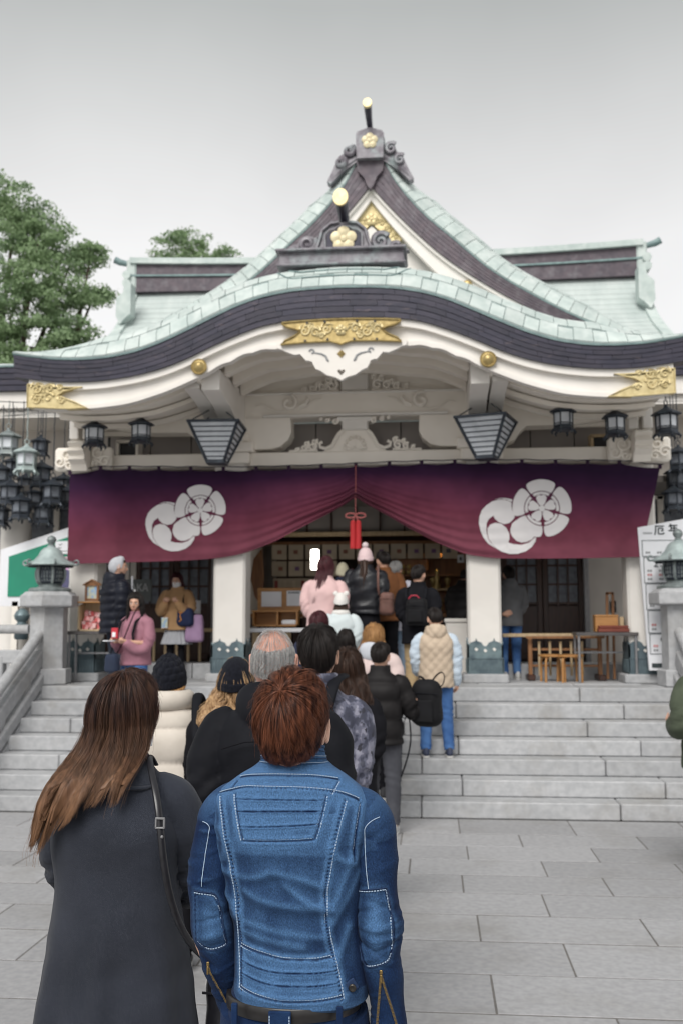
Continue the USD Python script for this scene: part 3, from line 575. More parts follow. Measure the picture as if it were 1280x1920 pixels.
for s in (-1, 1):
    m.tube(spiral((s * .41 - .01, 6.085), .10, 1.5, s, .6, 26, oy + .08), np.linspace(.040, .022, 26), 7)
    m.tube(spiral((s * .575 - .01, 6.02), .055, 1.3, s, .6, 20, oy + .09), np.linspace(.030, .018, 20), 7)
    m.tube([(s * x - .01, oy + .1, z) for x, z in [(.30, 6.0), (.45, 5.99), (.58, 5.985), (.71, 5.98)]], [.04, .035, .03, .02], 6)
    m.tube([(s * x - .01, oy + .03, z) for x, z in [(.305, 6.0), (.26, 6.14), (.24, 6.22), (.15, 6.295), (.05, 6.31)]], .018, 6)
    m.tube([(s * x - .01, oy + .02, z) for x, z in [(.205, 5.99), (.205, 6.165), (.155, 6.215), (.10, 6.225), (.06, 6.25), (0, 6.25)]], .012, 6)
sub(op, 'scroll', m.get(), BRONZE_ORN, 40)
hp = [(-.01, oy + .40, 6.22), (-.012, oy + .24, 6.34), (-.016, oy + .08, 6.43), (-.02, oy - .08, 6.485), (-.022, oy - .18, 6.50)]
hn = P('ridge_horn', tube(hp, [.045, .05, .06, .072, .078], 20, ell=1.25), BROWNCU, 40)
sub(hn, 'gold_cap', tube([hp[-1], (-.023, oy - .21, 6.503), (-.023, oy - .212, 6.503), (-.023, oy - .200, 6.502)], [.083, .081, .050, .046], 24, ell=1.25), GOLD_PALE, 30)
P('front_ridge', MB().box((0, 12.2, 5.92), (.42, 2.6, .30), .03).box((0, 12.2, 6.09), (.50, 2.6, .06), .02).get(), COPPER)
# --- steep gable behind it
GY = 14.6; gx = .06
_gt = PchipInterpolator([0, .17, .38, .77, 1.26, 1.80, 2.43, 3.20, 3.80, 4.35, 4.9], [9.0, 8.90, 8.53, 8.03, 7.57, 7.08, 6.66, 6.24, 6.02, 5.93, 5.90])
_gb = PchipInterpolator([0, .21, .61, 1.09, 1.64, 2.27, 2.88, 3.57, 4.35, 4.9], [8.50, 8.24, 7.80, 7.34, 6.93, 6.537, 6.23, 5.96, 5.75, 5.68])
for s in (-1, 1):
    for k in range(5):
        x = .0
        while x < 4.5:
            w = min(rf.uniform(.5, .9), 4.55 - x); q = np.linspace(x, x + w - .004, 8); zt, zb = _gt(q), _gb(q)
            za, zc = zt - (zt - zb) * k / 5 - .002, zt - (zt - zb) * (k + 1) / 5 + .003
            xx = gx + s * q
            if s < 0: xx, za, zc = xx[::-1], za[::-1], zc[::-1]
            P('gable_sheet', ribbon(xx, za, zc, GY + .004 * k, GY + .20), BROWNCU2); x += w
    q = np.linspace(0, 4.5, 60); xx = gx + s * q; o = slice(None) if s > 0 else slice(None, None, -1)
    P('gable_edge_strip', ribbon(xx[o], (_gt(q) + .02)[o], (_gt(q) + .001)[o], GY - .01, GY + .1), COPPER_D)
    P('gable_bargeboard', ribbon(xx[o], (_gb(q) + .0)[o], (_gb(q) - .20 - .12 * np.clip(q, 0, 1))[o], GY + .10, GY + .22), PLASTER)
    P('gable_bargeboard', ribbon(xx[o], (_gb(q) + .0)[o], (_gb(q) - .06)[o], GY + .05, GY + .2), PLASTER)
    P('gable_tympanum', ribbon(xx[o], (_gb(q) - .15)[o], np.maximum(np.full_like(q, 5.2), _gb(q) - 2.6)[o], GY + .32, GY + .38), PLASTER)
    # verge tiles rolling over the gable edge
    pr = PchipInterpolator([0, .5, 1.0], np.array([[-.01, .015], [.17, .25], [.50, .42]]))
    def groll(q, t, up=0):
        d = pr(t); e = 1e-3; sl = (_gt(np.clip(q + e, 0, 4.9)) - _gt(np.clip(q - e, 0, 4.9))) / (2 * e); n = 1 / np.sqrt(1 + sl ** 2)
        n_x, n_z = -sl * n, n; h = d[..., 1] * (.55 + .45 * np.clip((q - .2) / .5, 0, 1)) * np.clip((4.7 - q) / 1.6, .25, 1) + up
        return np.stack([gx + s * (q + n_x * h), GY + d[..., 0] - up, _gt(q) + n_z * h], -1)
    x = .20
    while x < 4.5:
        sl = float(_gt(x + .05) - _gt(x)) / .05; w = .21 / math.sqrt(1 + sl * sl)
        for (t0, t1) in ((.02, .60), (.62, 1.0)):
            off = 0 if t0 < .5 else .4 * w
            Q, T = np.meshgrid(np.linspace(x + off, x + off + w - .007, 3), np.linspace(t0, t1, 4)); up = rf.uniform(.006, .012)
            A, B = groll(Q, T, up), groll(Q, T, -.01); v, f = _slab(A, B); P('verge_tile', (v, f if s > 0 else f[:, ::-1]), COPPER)
        x += w
    Q, V = np.meshgrid(np.linspace(.12, 4.9, 50), np.linspace(0, 1, 10)); A0 = groll(Q, np.ones_like(Q), -.006); A1 = groll(Q, np.ones_like(Q) * .02, -.012)
    A = np.concatenate([A1[:1], (A1[:1] + A0[:1]) / 2 - [0, 0, .0], A0], 0); A[3:] = A0[1:] + np.stack([0 * V[1:], V[1:] * 4.3, 0 * V[1:]], -1)
    v, f = _slab(A, A - np.array([0, 0, .05])); P('gable_roof', (v, f if s > 0 else f[:, ::-1]), COPPER, True)
m = MB(); zA = 8.30
half = [(0, 8.38), (.56, 7.76), (.48, 7.78), (.42, 7.70), (.34, 7.66), (.30, 7.72), (0, 8.02)]
out = half[:-1] + [(0, 8.02)] + [(-x, z) for x, z in reversed(half[1:-1])]
g = P('gable_gold_fitting', prism([(x + gx, z - .06) for x, z in out], GY + .18, GY + .30), GOLD_PALE)
m = MB(); flower(m, gx, 8.02, GY + .175, .10)
for s in (-1, 1):
    for cx, cz, sc_ in ((.17, 7.98, .8), (.28, 7.86, .9), (.38, 7.75, .8)): scrolls(m, gx + s * cx, cz - .02, GY + .175, sc_, s)
sub(g, 'scrollwork', m.get(), GOLD_PALE, 40)
P('gable_pendant', prism([(gx + x, z) for x, z in [(0, 7.93), (.34, 7.56), (.30, 7.40), (.12, 7.25), (0, 7.05), (-.12, 7.25), (-.30, 7.40), (-.34, 7.56)]], GY + .2, GY + .29), PLASTER)
for q in (.0,): pass
for s in (-1, 1):
    v, f = MB().lathe([(.075, 0), (.075, .02), (.05, .04), (.001, .05)], 24).get(); zq = float(_gb(1.45)) - .17
    P('gold_boss', (np.stack([v[:, 0] + gx + s * 1.45, GY + .10 - v[:, 2], v[:, 1] + zq], 1), f), GOLD, 30)
rp = P('main_ridge_end', prism([(gx + x, z) for x, z in [(-.20, 8.86), (-.215, 9.24), (-.19, 9.29), (-.02, 9.345), (.02, 9.345), (.19, 9.29), (.215, 9.24), (.20, 8.86)]], GY - .16, GY + .1), BRONZE_ORN)
sub(rp, 'face_panel', prism([(gx + x, z) for x, z in [(-.22, 8.92), (.22, 8.92), (.19, 8.70), (.10, 8.60), (.05, 8.47), (0, 8.40), (-.05, 8.47), (-.10, 8.60), (-.19, 8.70)]], GY - .06, GY + .02), BROWNCU2)
m = MB(); flower(m, gx, 9.13, GY - .165, .122); sub(rp, 'gold_crest', m.get(), CRESTGOLD, 30)
for s in (-1, 1): sub(rp, 'scroll_plate', prism([(gx + s * x, z) for x, z in [(.20, 9.10), (.27, 9.15), (.36, 9.11), (.41, 9.0), (.48, 8.95), (.53, 8.84), (.58, 8.72), (.66, 8.56), (.60, 8.52), (.44, 8.70), (.2, 8.86)]], GY - .05, GY + .12), BRONZE_ORN)
m = MB()
for s in (-1, 1):
    m.tube(spiral((gx + s * .32, 9.03), .090, 1.4, s, .8, 24, GY - .08), np.linspace(.042, .022, 24), 7); m.tube(spiral((gx + s * .45, 8.85), .080, 1.4, s, .8, 24, GY - .08), np.linspace(.04, .02, 24), 7)
    m.tube([(gx + s * x, GY - .02, z) for x, z in [(.22, 8.92), (.36, 8.83), (.50, 8.70), (.62, 8.56)]], [.05, .06, .05, .03], 7)
sub(rp, 'scroll', m.get(), BRONZE_ORN, 40)
hp = [(gx, GY + .15, 9.24), (gx, GY, 9.37), (gx - .01, GY - .2, 9.48), (gx - .012, GY - .36, 9.545), (gx - .012, GY - .45, 9.565)]
hn = P('ridge_horn', tube(hp, [.04, .042, .05, .058, .062], 18, ell=1.2), BROWNCU, 40); sub(hn, 'gold_cap', tube([hp[-1], (gx - .013, GY - .49, 9.572)], [.067, .065], 20, ell=1.2), GOLD_PALE, 30)
P('gable_ridge', MB().box((gx, 16.8, 9.05), (.36, 4.4, .36), .03).box((gx, 16.8, 9.25), (.44, 4.4, .06), .02).get(), COPPER)
# --- main roof: fine copper courses sloping to the eaves, ridge box and ends
MY = 19.0
_mz = PchipInterpolator([0, .15, .333, .567, .8, 1.0], [8.50, 7.42, 6.68, 5.97, 5.60, 5.36])
_mx = PchipInterpolator([0, .45, .62, .8, 1.0], [5.0, 4.98, 4.98, 5.15, 7.2])
MROOF = '/World/Looks/coursed_copper'
usdkit.material(stage, MROOF, {'g': ('geometry', {}), 's': ('separate_xyz', {}), 'm1': ('math', {'math_type': 'multiply', 'value2': 7.4}), 'fr': ('math', {'math_type': 'fract' if False else 'fraction'}),
    'rp': ('rgb_ramp', {'ramp': [(0, (.62, .62, .62)), (.16, (1, 1, 1)), (.9, (1, 1, 1)), (1, (.9, .9, .9))]}), 'n': ('noise_texture', {'scale': 1.4, 'detail': 8, 'roughness': .65}), 'mp': ('mapping', {'scale': (2.2, .5, .5)}),
    'r': ('rgb_ramp', {'ramp': [(.3, (.40, .46, .447)), (.7, (.54, .59, .572))]}), 'mx': ('mix', {'mix_type': 'multiply', 'fac': 1.0}), 'p': ('principled_bsdf', {'roughness': .5})},
    [('g.position', 's.vector'), ('s.z', 'm1.value1'), ('m1.value', 'fr.value1'), ('fr.value', 'rp.fac'), ('g.position', 'mp.vector'), ('mp.vector', 'n.vector'), ('n.fac', 'r.fac'), ('r.color', 'mx.color1'), ('rp.color', 'mx.color2'), ('mx.color', 'p.base_color')], surface='p.BSDF')
U, V = np.meshgrid(np.linspace(-1, 1, 60), np.linspace(1, 0, 240))
crs = np.floor(V * 40) / 40; Vs = V
Zm = _mz(Vs) + .014 * (V * 40 - np.floor(V * 40)) ; A = np.stack([U * _mx(Vs), MY - 6.0 * Vs, Zm + .12 * np.abs(U) ** 4 * Vs], -1)
P('main_roof', _slab(A, A - np.array([0, 0, .06])), MROOF)
A2 = A[::-1].copy(); A2[..., 1] = 2 * MY - A2[..., 1]; A2 = A2[::6]; P('main_roof', _slab(A2, A2 - np.array([0, 0, .06])), MROOF)
for s in (-1, 1):
    vv = np.linspace(0, 1, 30); z = _mz(vv)
    R = [[(s * (_mx(v) - .12), MY - 6 * v, zz + .02), (s * (_mx(v) + .06), MY - 6 * v, zz + .02), (s * (_mx(v) + .06), MY - 6 * v, zz + .10), (s * (_mx(v) - .12), MY - 6 * v, zz + .10)] for v, zz in zip(vv, z)]
    P('roof_verge', loft(np.array(R), flip=(s > 0)), COPPER)
    # ridge end: upright plate with rolls, side scroll piece and up-turned horn
    e = P('ridge_stop', MB().box((s * 4.98, MY, 8.76), (.20, .5, .62), .03).get(), COPPER)
    m = MB()
    for z in (8.72, 8.55): m.tube([(s * 5.06, MY - .32, z), (s * 5.06, MY + .32, z)], .085, 14)
    sub(e, 'roll', m.get(), COPPER, 40)
    m = MB(); m.add(*prism([(s * x, z) for x, z in ([(4.74, 8.30), (4.86, 8.36), (4.90, 8.12), (5.02, 8.02), (5.03, 7.66), (4.95, 7.50), (4.84, 7.62), (4.74, 7.70)])], MY - 1.0, MY - .7))
    sub(e, 'side_scroll_board', m.get(), COPPER)
    sub(e, 'horn', tube([(s * 4.9, MY - .05, 9.0), (s * 5.12, MY - .08, 9.03), (s * 5.26, MY - .1, 9.06), (s * 5.36, MY - .12, 9.11)], [.05, .055, .065, .07], 14), COPPER_D, 40)
xs = np.linspace(-5.0, 5.0, 40); sag = .12 * (np.abs(xs) / 5) ** 2.2
P('ridge_box', ribbon(xs, 8.86 + sag, 8.36 + sag * .3, MY - .22, MY + .22), BROWNCU2)
P('ridge_band', ribbon(xs, 8.66 + sag * .7, 8.625 + sag * .7, MY - .26, MY + .26), COPPER_D)
P('ridge_cap', ribbon(xs, 8.965 + sag, 8.85 + sag, MY - .30, MY + .30), COPPER)
for s in (-1, 1):
    xs = np.sort(s * np.linspace(3.3, 7.3, 24)); e_ = .03 * ((np.abs(xs) - 3.3) / 4) ** 2
    for k in range(4): P('main_eave_course', ribbon(xs, 5.33 - .08 * k + e_, 5.255 - .08 * k + e_, 12.98 + .012 * k, 13.3), BROWNCU)
    P('main_eave_edge', ribbon(xs, 5.36 + e_, 5.335 + e_, 12.96, 13.2), COPPER_D)
    P('main_eave_board', ribbon(xs, 5.01 + e_, 4.78 + e_, 13.08, 13.2), PLASTER); P('main_eave_board', ribbon(xs, 4.80 + e_, 4.66 + e_, 13.16, 13.5), PLASTER)
    P('main_eave_soffit', cbox((s * 5.3, 13.9, 4.72), (4.0, 1.5, .05)), PLASTER)
# --- walls of the hall behind the porch
WY = 14.2
for s in (-1, 1):
    P('round_column', MB().lathe([(.21, 1.2), (.21, 3.35), (.20, 3.4)], 28, (s * 4.92, 13.55, 0)).get(), PLASTER, 40)
    P('column_capital', MB().box((s * 4.92, 13.5, 3.47), (.62, .56, .14), .02).box((s * 4.92, 13.5, 3.63), (.80, .5, .18), .02).get(), PLASTER)
    P('hall_wall', cbox((s * 5.75, WY + .1, 2.0), (3.4, .12, 1.5)), INNERWALL); P('hall_wall', cbox((s * 5.3, WY + .1, 4.3), (4.2, .12, .9)), INNERWALL)
    P('wall_lintel', cbox((s * 5.2, WY, 3.72), (3.9, .16, .26), .01), PLASTER_D)
    for x0 in (3.66, 4.12, 4.58, 5.2, 5.66):
        w = P('window', MB().box((s * (x0 + .23), WY, 3.55), (.46, .07, .05)).box((s * (x0 + .23), WY, 2.78), (.46, .07, .05)).box((s * (x0 + .02), WY, 3.16), (.04, .07, .82)).box((s * (x0 + .44), WY, 3.16), (.04, .07, .82)).get(), PLASTER_D)
        sub(w, 'pane', cbox((s * (x0 + .23), WY + .02, 3.16), (.40, .012, .74)), LPANE2)
    P('hall_wall', cbox((s * 3.5, WY + .1, 2.2), (.28, .14, 2.2)), INNERWALL)
P('hall_wall', cbox((3.34, WY, 2.05), (.52, .10, 2.0)), INNERWALL, label='plain white wall strip beside the right lattice doors')
P('wall_post', cbox((3.06, WY - .06, 2.15), (.07, .10, 2.2), .01), STEEL); P('wall_post', cbox((-2.19, WY - .06, 2.15), (.07, .10, 2.2), .01), STEEL); P('wall_post', cbox((3.52, 13.6, 2.1), (.07, .10, 2.0), .01), PLASTER_D)
P('hall_ceiling', cbox((0, 15.4, 3.62), (12.0, 5.2, .08)), CEIL)
P('hall_back_wall', cbox((0, 17.6, 2.4), (12.0, .12, 2.7)), WOODDK)
P('hall_floor', cbox((0, 16.4, 1.25), (12.0, 4.0, .10)), WOODDK)
P('side_wall', cbox((-1.80, 15.6, 2.4), (.10, 2.8, 2.5)), INNERWALL); P('side_wall', cbox((1.62, 15.4, 2.4), (.10, 2.4, 2.5)), INNERWALL)
P('inner_jamb', cbox((-1.98, WY, 2.4), (.14, .16, 2.5), .01), WOODDK)
P('transom_wall', cbox((-.2, 15.1, 3.42), (3.4, .06, .5)), PANELGREY)
for x in np.arange(-1.7, 1.6, .37): P('transom_batten', cbox((x, 15.05, 3.42), (.025, .04, .5)), WOODDK)
P('transom_rail', cbox((-.1, 15.02, 3.16), (3.3, .08, .07), .01), WOODPALE)
def lattice_door(x0, x1, y, z0, z1, cols=3, rows_=3):
    d = P('lattice_door', MB().box(((x0 + x1) / 2, y, z1 - .04), (x1 - x0, .06, .08), .006).box(((x0 + x1) / 2, y, z0 + .04), (x1 - x0, .06, .08), .006).box((x0 + .035, y, (z0 + z1) / 2), (.07, .06, z1 - z0), .006).box((x1 - .035, y, (z0 + z1) / 2), (.07, .06, z1 - z0), .006).get(), WOODDK)
    zm = z0 + (z1 - z0) * .45
    sub(d, 'lower_panel', cbox(((x0 + x1) / 2, y + .01, (z0 + zm) / 2), (x1 - x0 - .12, .025, zm - z0)), WOODDK)
    for i in range(rows_):
        for j in range(cols):
            wx = (x1 - x0 - .14) / cols; hz = (z1 - zm - .12) / rows_; sub(d, 'pane', cbox((x0 + .07 + wx * (j + .5), y + .01, zm + .04 + hz * (i + .5)), (wx - .02, .008, hz - .02)), LPANE2)
    m = MB()
    for j in range(1, cols): m.box((x0 + .07 + (x1 - x0 - .14) * j / cols, y - .005, (zm + z1) / 2), (.024, .03, z1 - zm))
    for i in range(rows_): m.box(((x0 + x1) / 2, y - .006, zm + .04 + (z1 - zm - .12) * i / rows_), (x1 - x0 - .1, .03, .028))
    sub(d, 'muntin', m.get(), WOODDK)
for x0, x1 in ((-3.36, -2.8), (-2.79, -2.22), (1.90, 2.46), (2.47, 3.03)): lattice_door(x0, x1, WY, 1.30, 2.95)
for s, a, b in ((-1, -3.4, -2.2), (1, 1.86, 3.05)): P('door_lintel', cbox(((a + b) / 2, WY, 3.25), (b - a, .12, .55)), PLASTER_D)
# ------------------------------------------------------------------ purple curtain with white crests
CURT = mat('curtain_cloth', (1, 1, 1), (.85, 1.12), scale=3.0, rough=.85, bump=.25, bscale=220, attr=True, sheen=.03, spec=.15)
CREST = mat('crest_white', (.72, .70, .70), (.66, .64, .65), scale=3, rough=.9, bump=.2, bscale=220)
CY = 11.98
_cb = PchipInterpolator([-3.56, -2.8, -2.2, -1.72, -1.42, -1.02, -.64, -.33, -.10, .02, .14, .36, .74, 1.13, 1.40, 1.80, 2.4, 3.38], [2.545, 2.56, 2.575, 2.60, 2.645, 2.785, 2.975, 3.13, 3.25, 3.31, 3.25, 3.13, 2.905, 2.71, 2.615, 2.57, 2.565, 2.575])
ties = np.array([-3.56, -3.17, -2.80, -2.43, -2.03, -1.62, -1.21, -.80, -.40, .02, .43, .82, 1.22, 1.62, 2.02, 2.42, 2.80, 3.17, 3.64])
tz = 3.715 + .02 * np.sin(ties * 1.3) - .06 * (np.abs(ties) > 3.3)
def ctop(x):
    k = np.clip(np.searchsorted(ties, x) - 1, 0, len(ties) - 2); u = (x - ties[k]) / (ties[k + 1] - ties[k])
    return tz[k] * (1 - u) + tz[k + 1] * u - .018 * np.sin(np.clip(u, 0, 1) * PI)
def csurf(x, z):
    """how far the cloth stands out of its plane"""
    r = np.hypot(x - .02, z - 3.30); s = z - _cb(np.clip(x, -3.56, 3.38))
    w = .035 + .060 * r; near = np.exp(-np.maximum(r - .10, 0) / 1.3) * np.exp(-np.maximum(s, 0) / (.12 + .12 * r))
    f = np.sin(2 * PI * s / w + 1.2 + .6 * np.sin(3 * x)) * .5 + .35 * np.sin(2 * PI * s / (w * 2.3) + x * 2)
    g = .016 * np.sin(1.1 * x + .8 * z) + .008 * np.sin(2.7 * x - 1.9 * z + 1.0)
    c2 = .008 * np.exp(-((z - 3.25 - .10 * np.sin(x * 2)) / .05) ** 2) * np.exp(-((np.abs(x) - .8) / .5) ** 2)
    return g + .075 * near * f - c2 - .10 * np.exp(-(np.hypot(x - .02, (z - 3.30) * 1.0) / .16) ** 2)
nx, nz = 420, 150
gx_ = np.unique(np.concatenate([np.linspace(-3.56, 3.64, nx), ties])); U, V = np.meshgrid(gx_, np.linspace(0, 1, nz))
xb = np.where(U > 3.2, 3.2 + (U - 3.2) * (1 - .62 * V), U)                      # the right end is pulled in at the hem
ZT, ZB = ctop(U), _cb(np.clip(xb, -3.56, 3.38)); Z = ZT + (ZB - ZT) * V ** .96
Yc = CY + csurf(xb, Z)
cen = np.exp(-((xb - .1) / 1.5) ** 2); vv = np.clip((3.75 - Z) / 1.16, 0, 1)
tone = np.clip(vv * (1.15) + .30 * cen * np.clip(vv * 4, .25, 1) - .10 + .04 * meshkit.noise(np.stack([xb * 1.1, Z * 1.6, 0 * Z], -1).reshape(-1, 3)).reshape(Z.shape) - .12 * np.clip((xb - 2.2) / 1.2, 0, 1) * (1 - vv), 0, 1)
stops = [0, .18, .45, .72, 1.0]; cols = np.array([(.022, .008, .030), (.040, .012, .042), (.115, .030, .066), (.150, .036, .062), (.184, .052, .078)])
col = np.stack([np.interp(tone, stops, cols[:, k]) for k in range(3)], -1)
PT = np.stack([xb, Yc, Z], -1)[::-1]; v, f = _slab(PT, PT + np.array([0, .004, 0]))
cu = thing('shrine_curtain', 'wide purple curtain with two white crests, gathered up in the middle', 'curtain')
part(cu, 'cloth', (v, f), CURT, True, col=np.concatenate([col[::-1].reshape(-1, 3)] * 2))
for x, z in zip(ties, tz): part(cu, 'tie_tab', cbox((x, CY + float(csurf(x, z)) - .002, z + .012), (.045, .012, .055), .004), mat('tab_cloth', (.03, .010, .035), rough=.9) if x == ties[0] else '/World/Looks/tab_cloth')
part(cu, 'hanging_rope', tube([(x, CY - .015, float(z) + .038 - .01 * (i % 2)) for i, (x, z) in enumerate(zip(np.linspace(-3.6, 3.68, 37), np.interp(np.linspace(-3.6, 3.68, 37), ties, tz)))], .007, 6), ROPE, True)
def crest(cx, cz, tilt=0.0, S=.001100):
    polys = []
    def tr(pts): p = (np.asarray(pts, float) - [800, 545]) * [S, -S]; c, s = math.cos(tilt), math.sin(tilt); return np.stack([cx + p[:, 0] * c - p[:, 1] * s, cz + p[:, 0] * s + p[:, 1] * c], 1)
    rad = lambda r, a: (800 + r * math.cos(a), 545 - r * math.sin(a))
    for k in range(5):
        a0 = math.radians(93 + 72 * k); pts = []
        for u in np.sin(np.linspace(-PI / 2, PI / 2, 41)):
            e = abs(u); ro = 176 + (292 - 176) * (1 - min(e, .9999) ** 13) ** .40 * (1 - .05 * e * e) ; pts.append(rad(ro, a0 + math.radians(34.2) * u * (1 if e < .999 else .97)))
        for u in np.linspace(.96, -.96, 12): pts.append(rad(177, a0 + math.radians(34.2) * u))
        polys.append(('outer_petal', pts, []))
        polys.append(('ring_arc', [rad(168, a0 + math.radians(u)) for u in np.linspace(-30, 30, 14)] + [rad(143 - 4 * abs(u) / 30, a0 + math.radians(u)) for u in np.linspace(30, -30, 14)], []))
        pts = [rad(36, a0 - .5)]
        for u in np.linspace(-1, 1, 15): pts.append(rad(66 + 74 * (1 - abs(u) ** 3.2) ** .5 - 12 * math.exp(-(u / .16) ** 2), a0 + math.radians(32) * u))
        pts.append(rad(36, a0 + .5)); polys.append(('inner_petal', pts, []))
    polys.append(('flower_eye', [rad(31, a) for a in np.linspace(0, 2 * PI, 20, endpoint=False)], []))
    polys.append(('comma', [(500, 490), (470, 472), (420, 460), (370, 462), (310, 478), (250, 520), (205, 570), (182, 640), (178, 700), (193, 770), (222, 840), (270, 902), (345, 947), (300, 898), (268, 850), (252, 780), (254, 700), (277, 655), (322, 622), (335, 652), (375, 688), (430, 706), (480, 693), (515, 660), (533, 630), (510, 580), (500, 530)], []))
    polys.append(('comma', [(262, 790), (265, 750), (290, 712), (340, 693), (400, 703), (450, 745), (478, 800), (480, 855), (468, 888), (520, 905), (600, 910), (670, 888), (742, 825), (737, 872), (700, 930), (640, 975), (560, 1001), (480, 1003), (400, 980), (352, 950), (310, 905), (275, 850)], []))
    polys.append(('comma', [(488, 760), (505, 700), (545, 665), (574, 657), (590, 700), (640, 760), (695, 802), (728, 822), (700, 855), (650, 880), (600, 888), (550, 872), (510, 832), (490, 790)], []))
    polys.append(('comma', [(330, 463), (390, 445), (445, 445), (508, 458), (503, 484), (460, 463), (400, 452)], []))
    for nm, pts, holes in polys:
        v, f = prism(tr(pts), 0, .004); t = trimesh.Trimesh(v, f)
        v, f = trimesh.remesh.subdivide_to_size(t.vertices, t.faces, .07, max_iter=6)
        y = CY + csurf(v[:, 0], v[:, 2]); v = np.stack([v[:, 0], y - .008 + v[:, 1], v[:, 2]], 1)
        part(cu, 'crest_' + nm, (v, f), CREST)
crest(-1.90, 3.195, .0); crest(2.245, 3.165, -.02, .00120)
REDC = mat('red_tassel', (.62, .030, .035), (.45, .02, .025), scale=30, rough=.7, stretch=(20, 20, .5), bump=.4); REDC2 = mat('faded_red_cord', (.42, .13, .12), (.33, .09, .09), scale=60, rough=.8)
t = thing('red_tassel', 'red tassel with bow hanging on a cord from the curtain centre', 'tassel', (.02, CY - .06, 0))
part(t, 'cord', tube([(0, .03, 3.72), (.002, 0, 3.5), (-.002, -.01, 3.3), (0, 0, 3.06)], .0055, 6), REDC2)
m = MB()
for s in (-1, 1):
    m.tube([(0, -.01, 3.115)] + [(s * (.06 + .06 * math.sin(a)), -.015, 3.10 + .028 * math.cos(a) * (1 if a < PI else 1)) for a in np.linspace(-1.2, PI + .6, 12)] + [(0, -.012, 3.10)], .011, 6)
    m.tube([(0, -.01, 3.11), (s * .02, -.02, 3.07), (s * .025, -.01, 3.03)], .009, 6)
part(t, 'bow', m.get(), REDC2, 50)
for s in (-1, 1): part(t, 'tassel_skirt', MB().lathe([(.012, 3.045), (.028, 3.035), (.032, 3.01), (.034, 2.80), (.036, 2.70), (.0, 2.70)][::-1], 16, (s * .033, 0, 0)).get(), REDC, 50)

# ------------------------------------------------------------------ hanging lanterns
def hex_lantern(loc, label, group, metal, pane, chain=.20, s=1.0, rot=10, name='hanging_lantern'):
    t = thing(name, label, 'lantern', loc, rot, group, scale=s)
    part(t, 'roof', MB().lathe([(.10, -.012), (.155, -.02), (.16, -.010), (.13, .012), (.08, .035), (.035, .06), (.02, .075), (.02, .09)], 6).get(), metal)
    m = MB()
    for k in range(6):
        a = k * PI / 3; c, s_ = math.cos(a), math.sin(a); m.bar((.105 * c, .105 * s_, -.205), (.108 * c, .108 * s_, -.01), .014, .014)
        a2 = a + PI / 3
        for z, w in ((-.02, .02), (-.150, .010), (-.19, .030)): m.bar((.106 * c, .106 * s_, z), (.106 * math.cos(a2), .106 * math.sin(a2), z), .012, w)
    part(t, 'frame', m.get(), metal)
    for k in range(6):
        a = k * PI / 3; p, q = np.array([.1 * math.cos(a), .1 * math.sin(a)]), np.array([.1 * math.cos(a + PI / 3), .1 * math.sin(a + PI / 3)])
        m = MB(); m.bar((*p, -.09), (*q, -.09), .006, .145); part(t, 'pane', m.get(), pane if k % 3 else LPANE2 if pane is LPANE2 else LPANE)
    part(t, 'base', MB().lathe([(.09, -.235), (.135, -.225), (.13, -.212), (.11, -.20), (.09, -.20)], 6).get(), metal)
    m = MB()
    for k in range(6):
        a = k * PI / 3; c, s_ = math.cos(a), math.sin(a); m.tube([(.11 * c, .11 * s_, -.22), (.14 * c, .14 * s_, -.25), (.125 * c, .125 * s_, -.275)], [.018, .014, .008], 6)
    part(t, 'foot', m.get(), metal)
    part(t, 'ring', tube([(.028 * math.cos(a), 0, .115 + .028 * math.sin(a)) for a in np.linspace(0, 2 * PI, 13)], .006, 6), metal)
    part(t, 'chain', tube([(.004 * math.sin(i * 2.1), .004 * math.cos(i * 1.7), .14 + chain * i / 8) for i in range(9)], .006, 5), metal)
    return t
GF = 'small hexagonal lanterns hanging under the front eave'
a_ = hex_lantern((-3.06, 11.4, 4.155), 'small dark hexagonal lantern, left of the two under the left eave', GF, DARKMETAL, LPANE, .10)
dup(a_, 'hanging_lantern', (-2.49, 11.4, 4.18), 25, 'small dark hexagonal lantern nearer to the left tapered lantern', 'lantern', GF)
dup(a_, 'hanging_lantern', (2.45, 11.4, 4.225), 5, 'small dark hexagonal lantern nearer to the right tapered lantern', 'lantern', GF)
dup(a_, 'hanging_lantern', (3.03, 11.4, 4.15), 30, 'small dark hexagonal lantern in the middle under the right eave', 'lantern', GF)
hex_lantern((3.60, 11.4, 4.17), 'larger dark lantern with a domed base below the right gold plaque', GF, DARKMETAL, LPANE, .12, 1.08, 40)
GC = 'lanterns crowded together at the left corner of the hall'
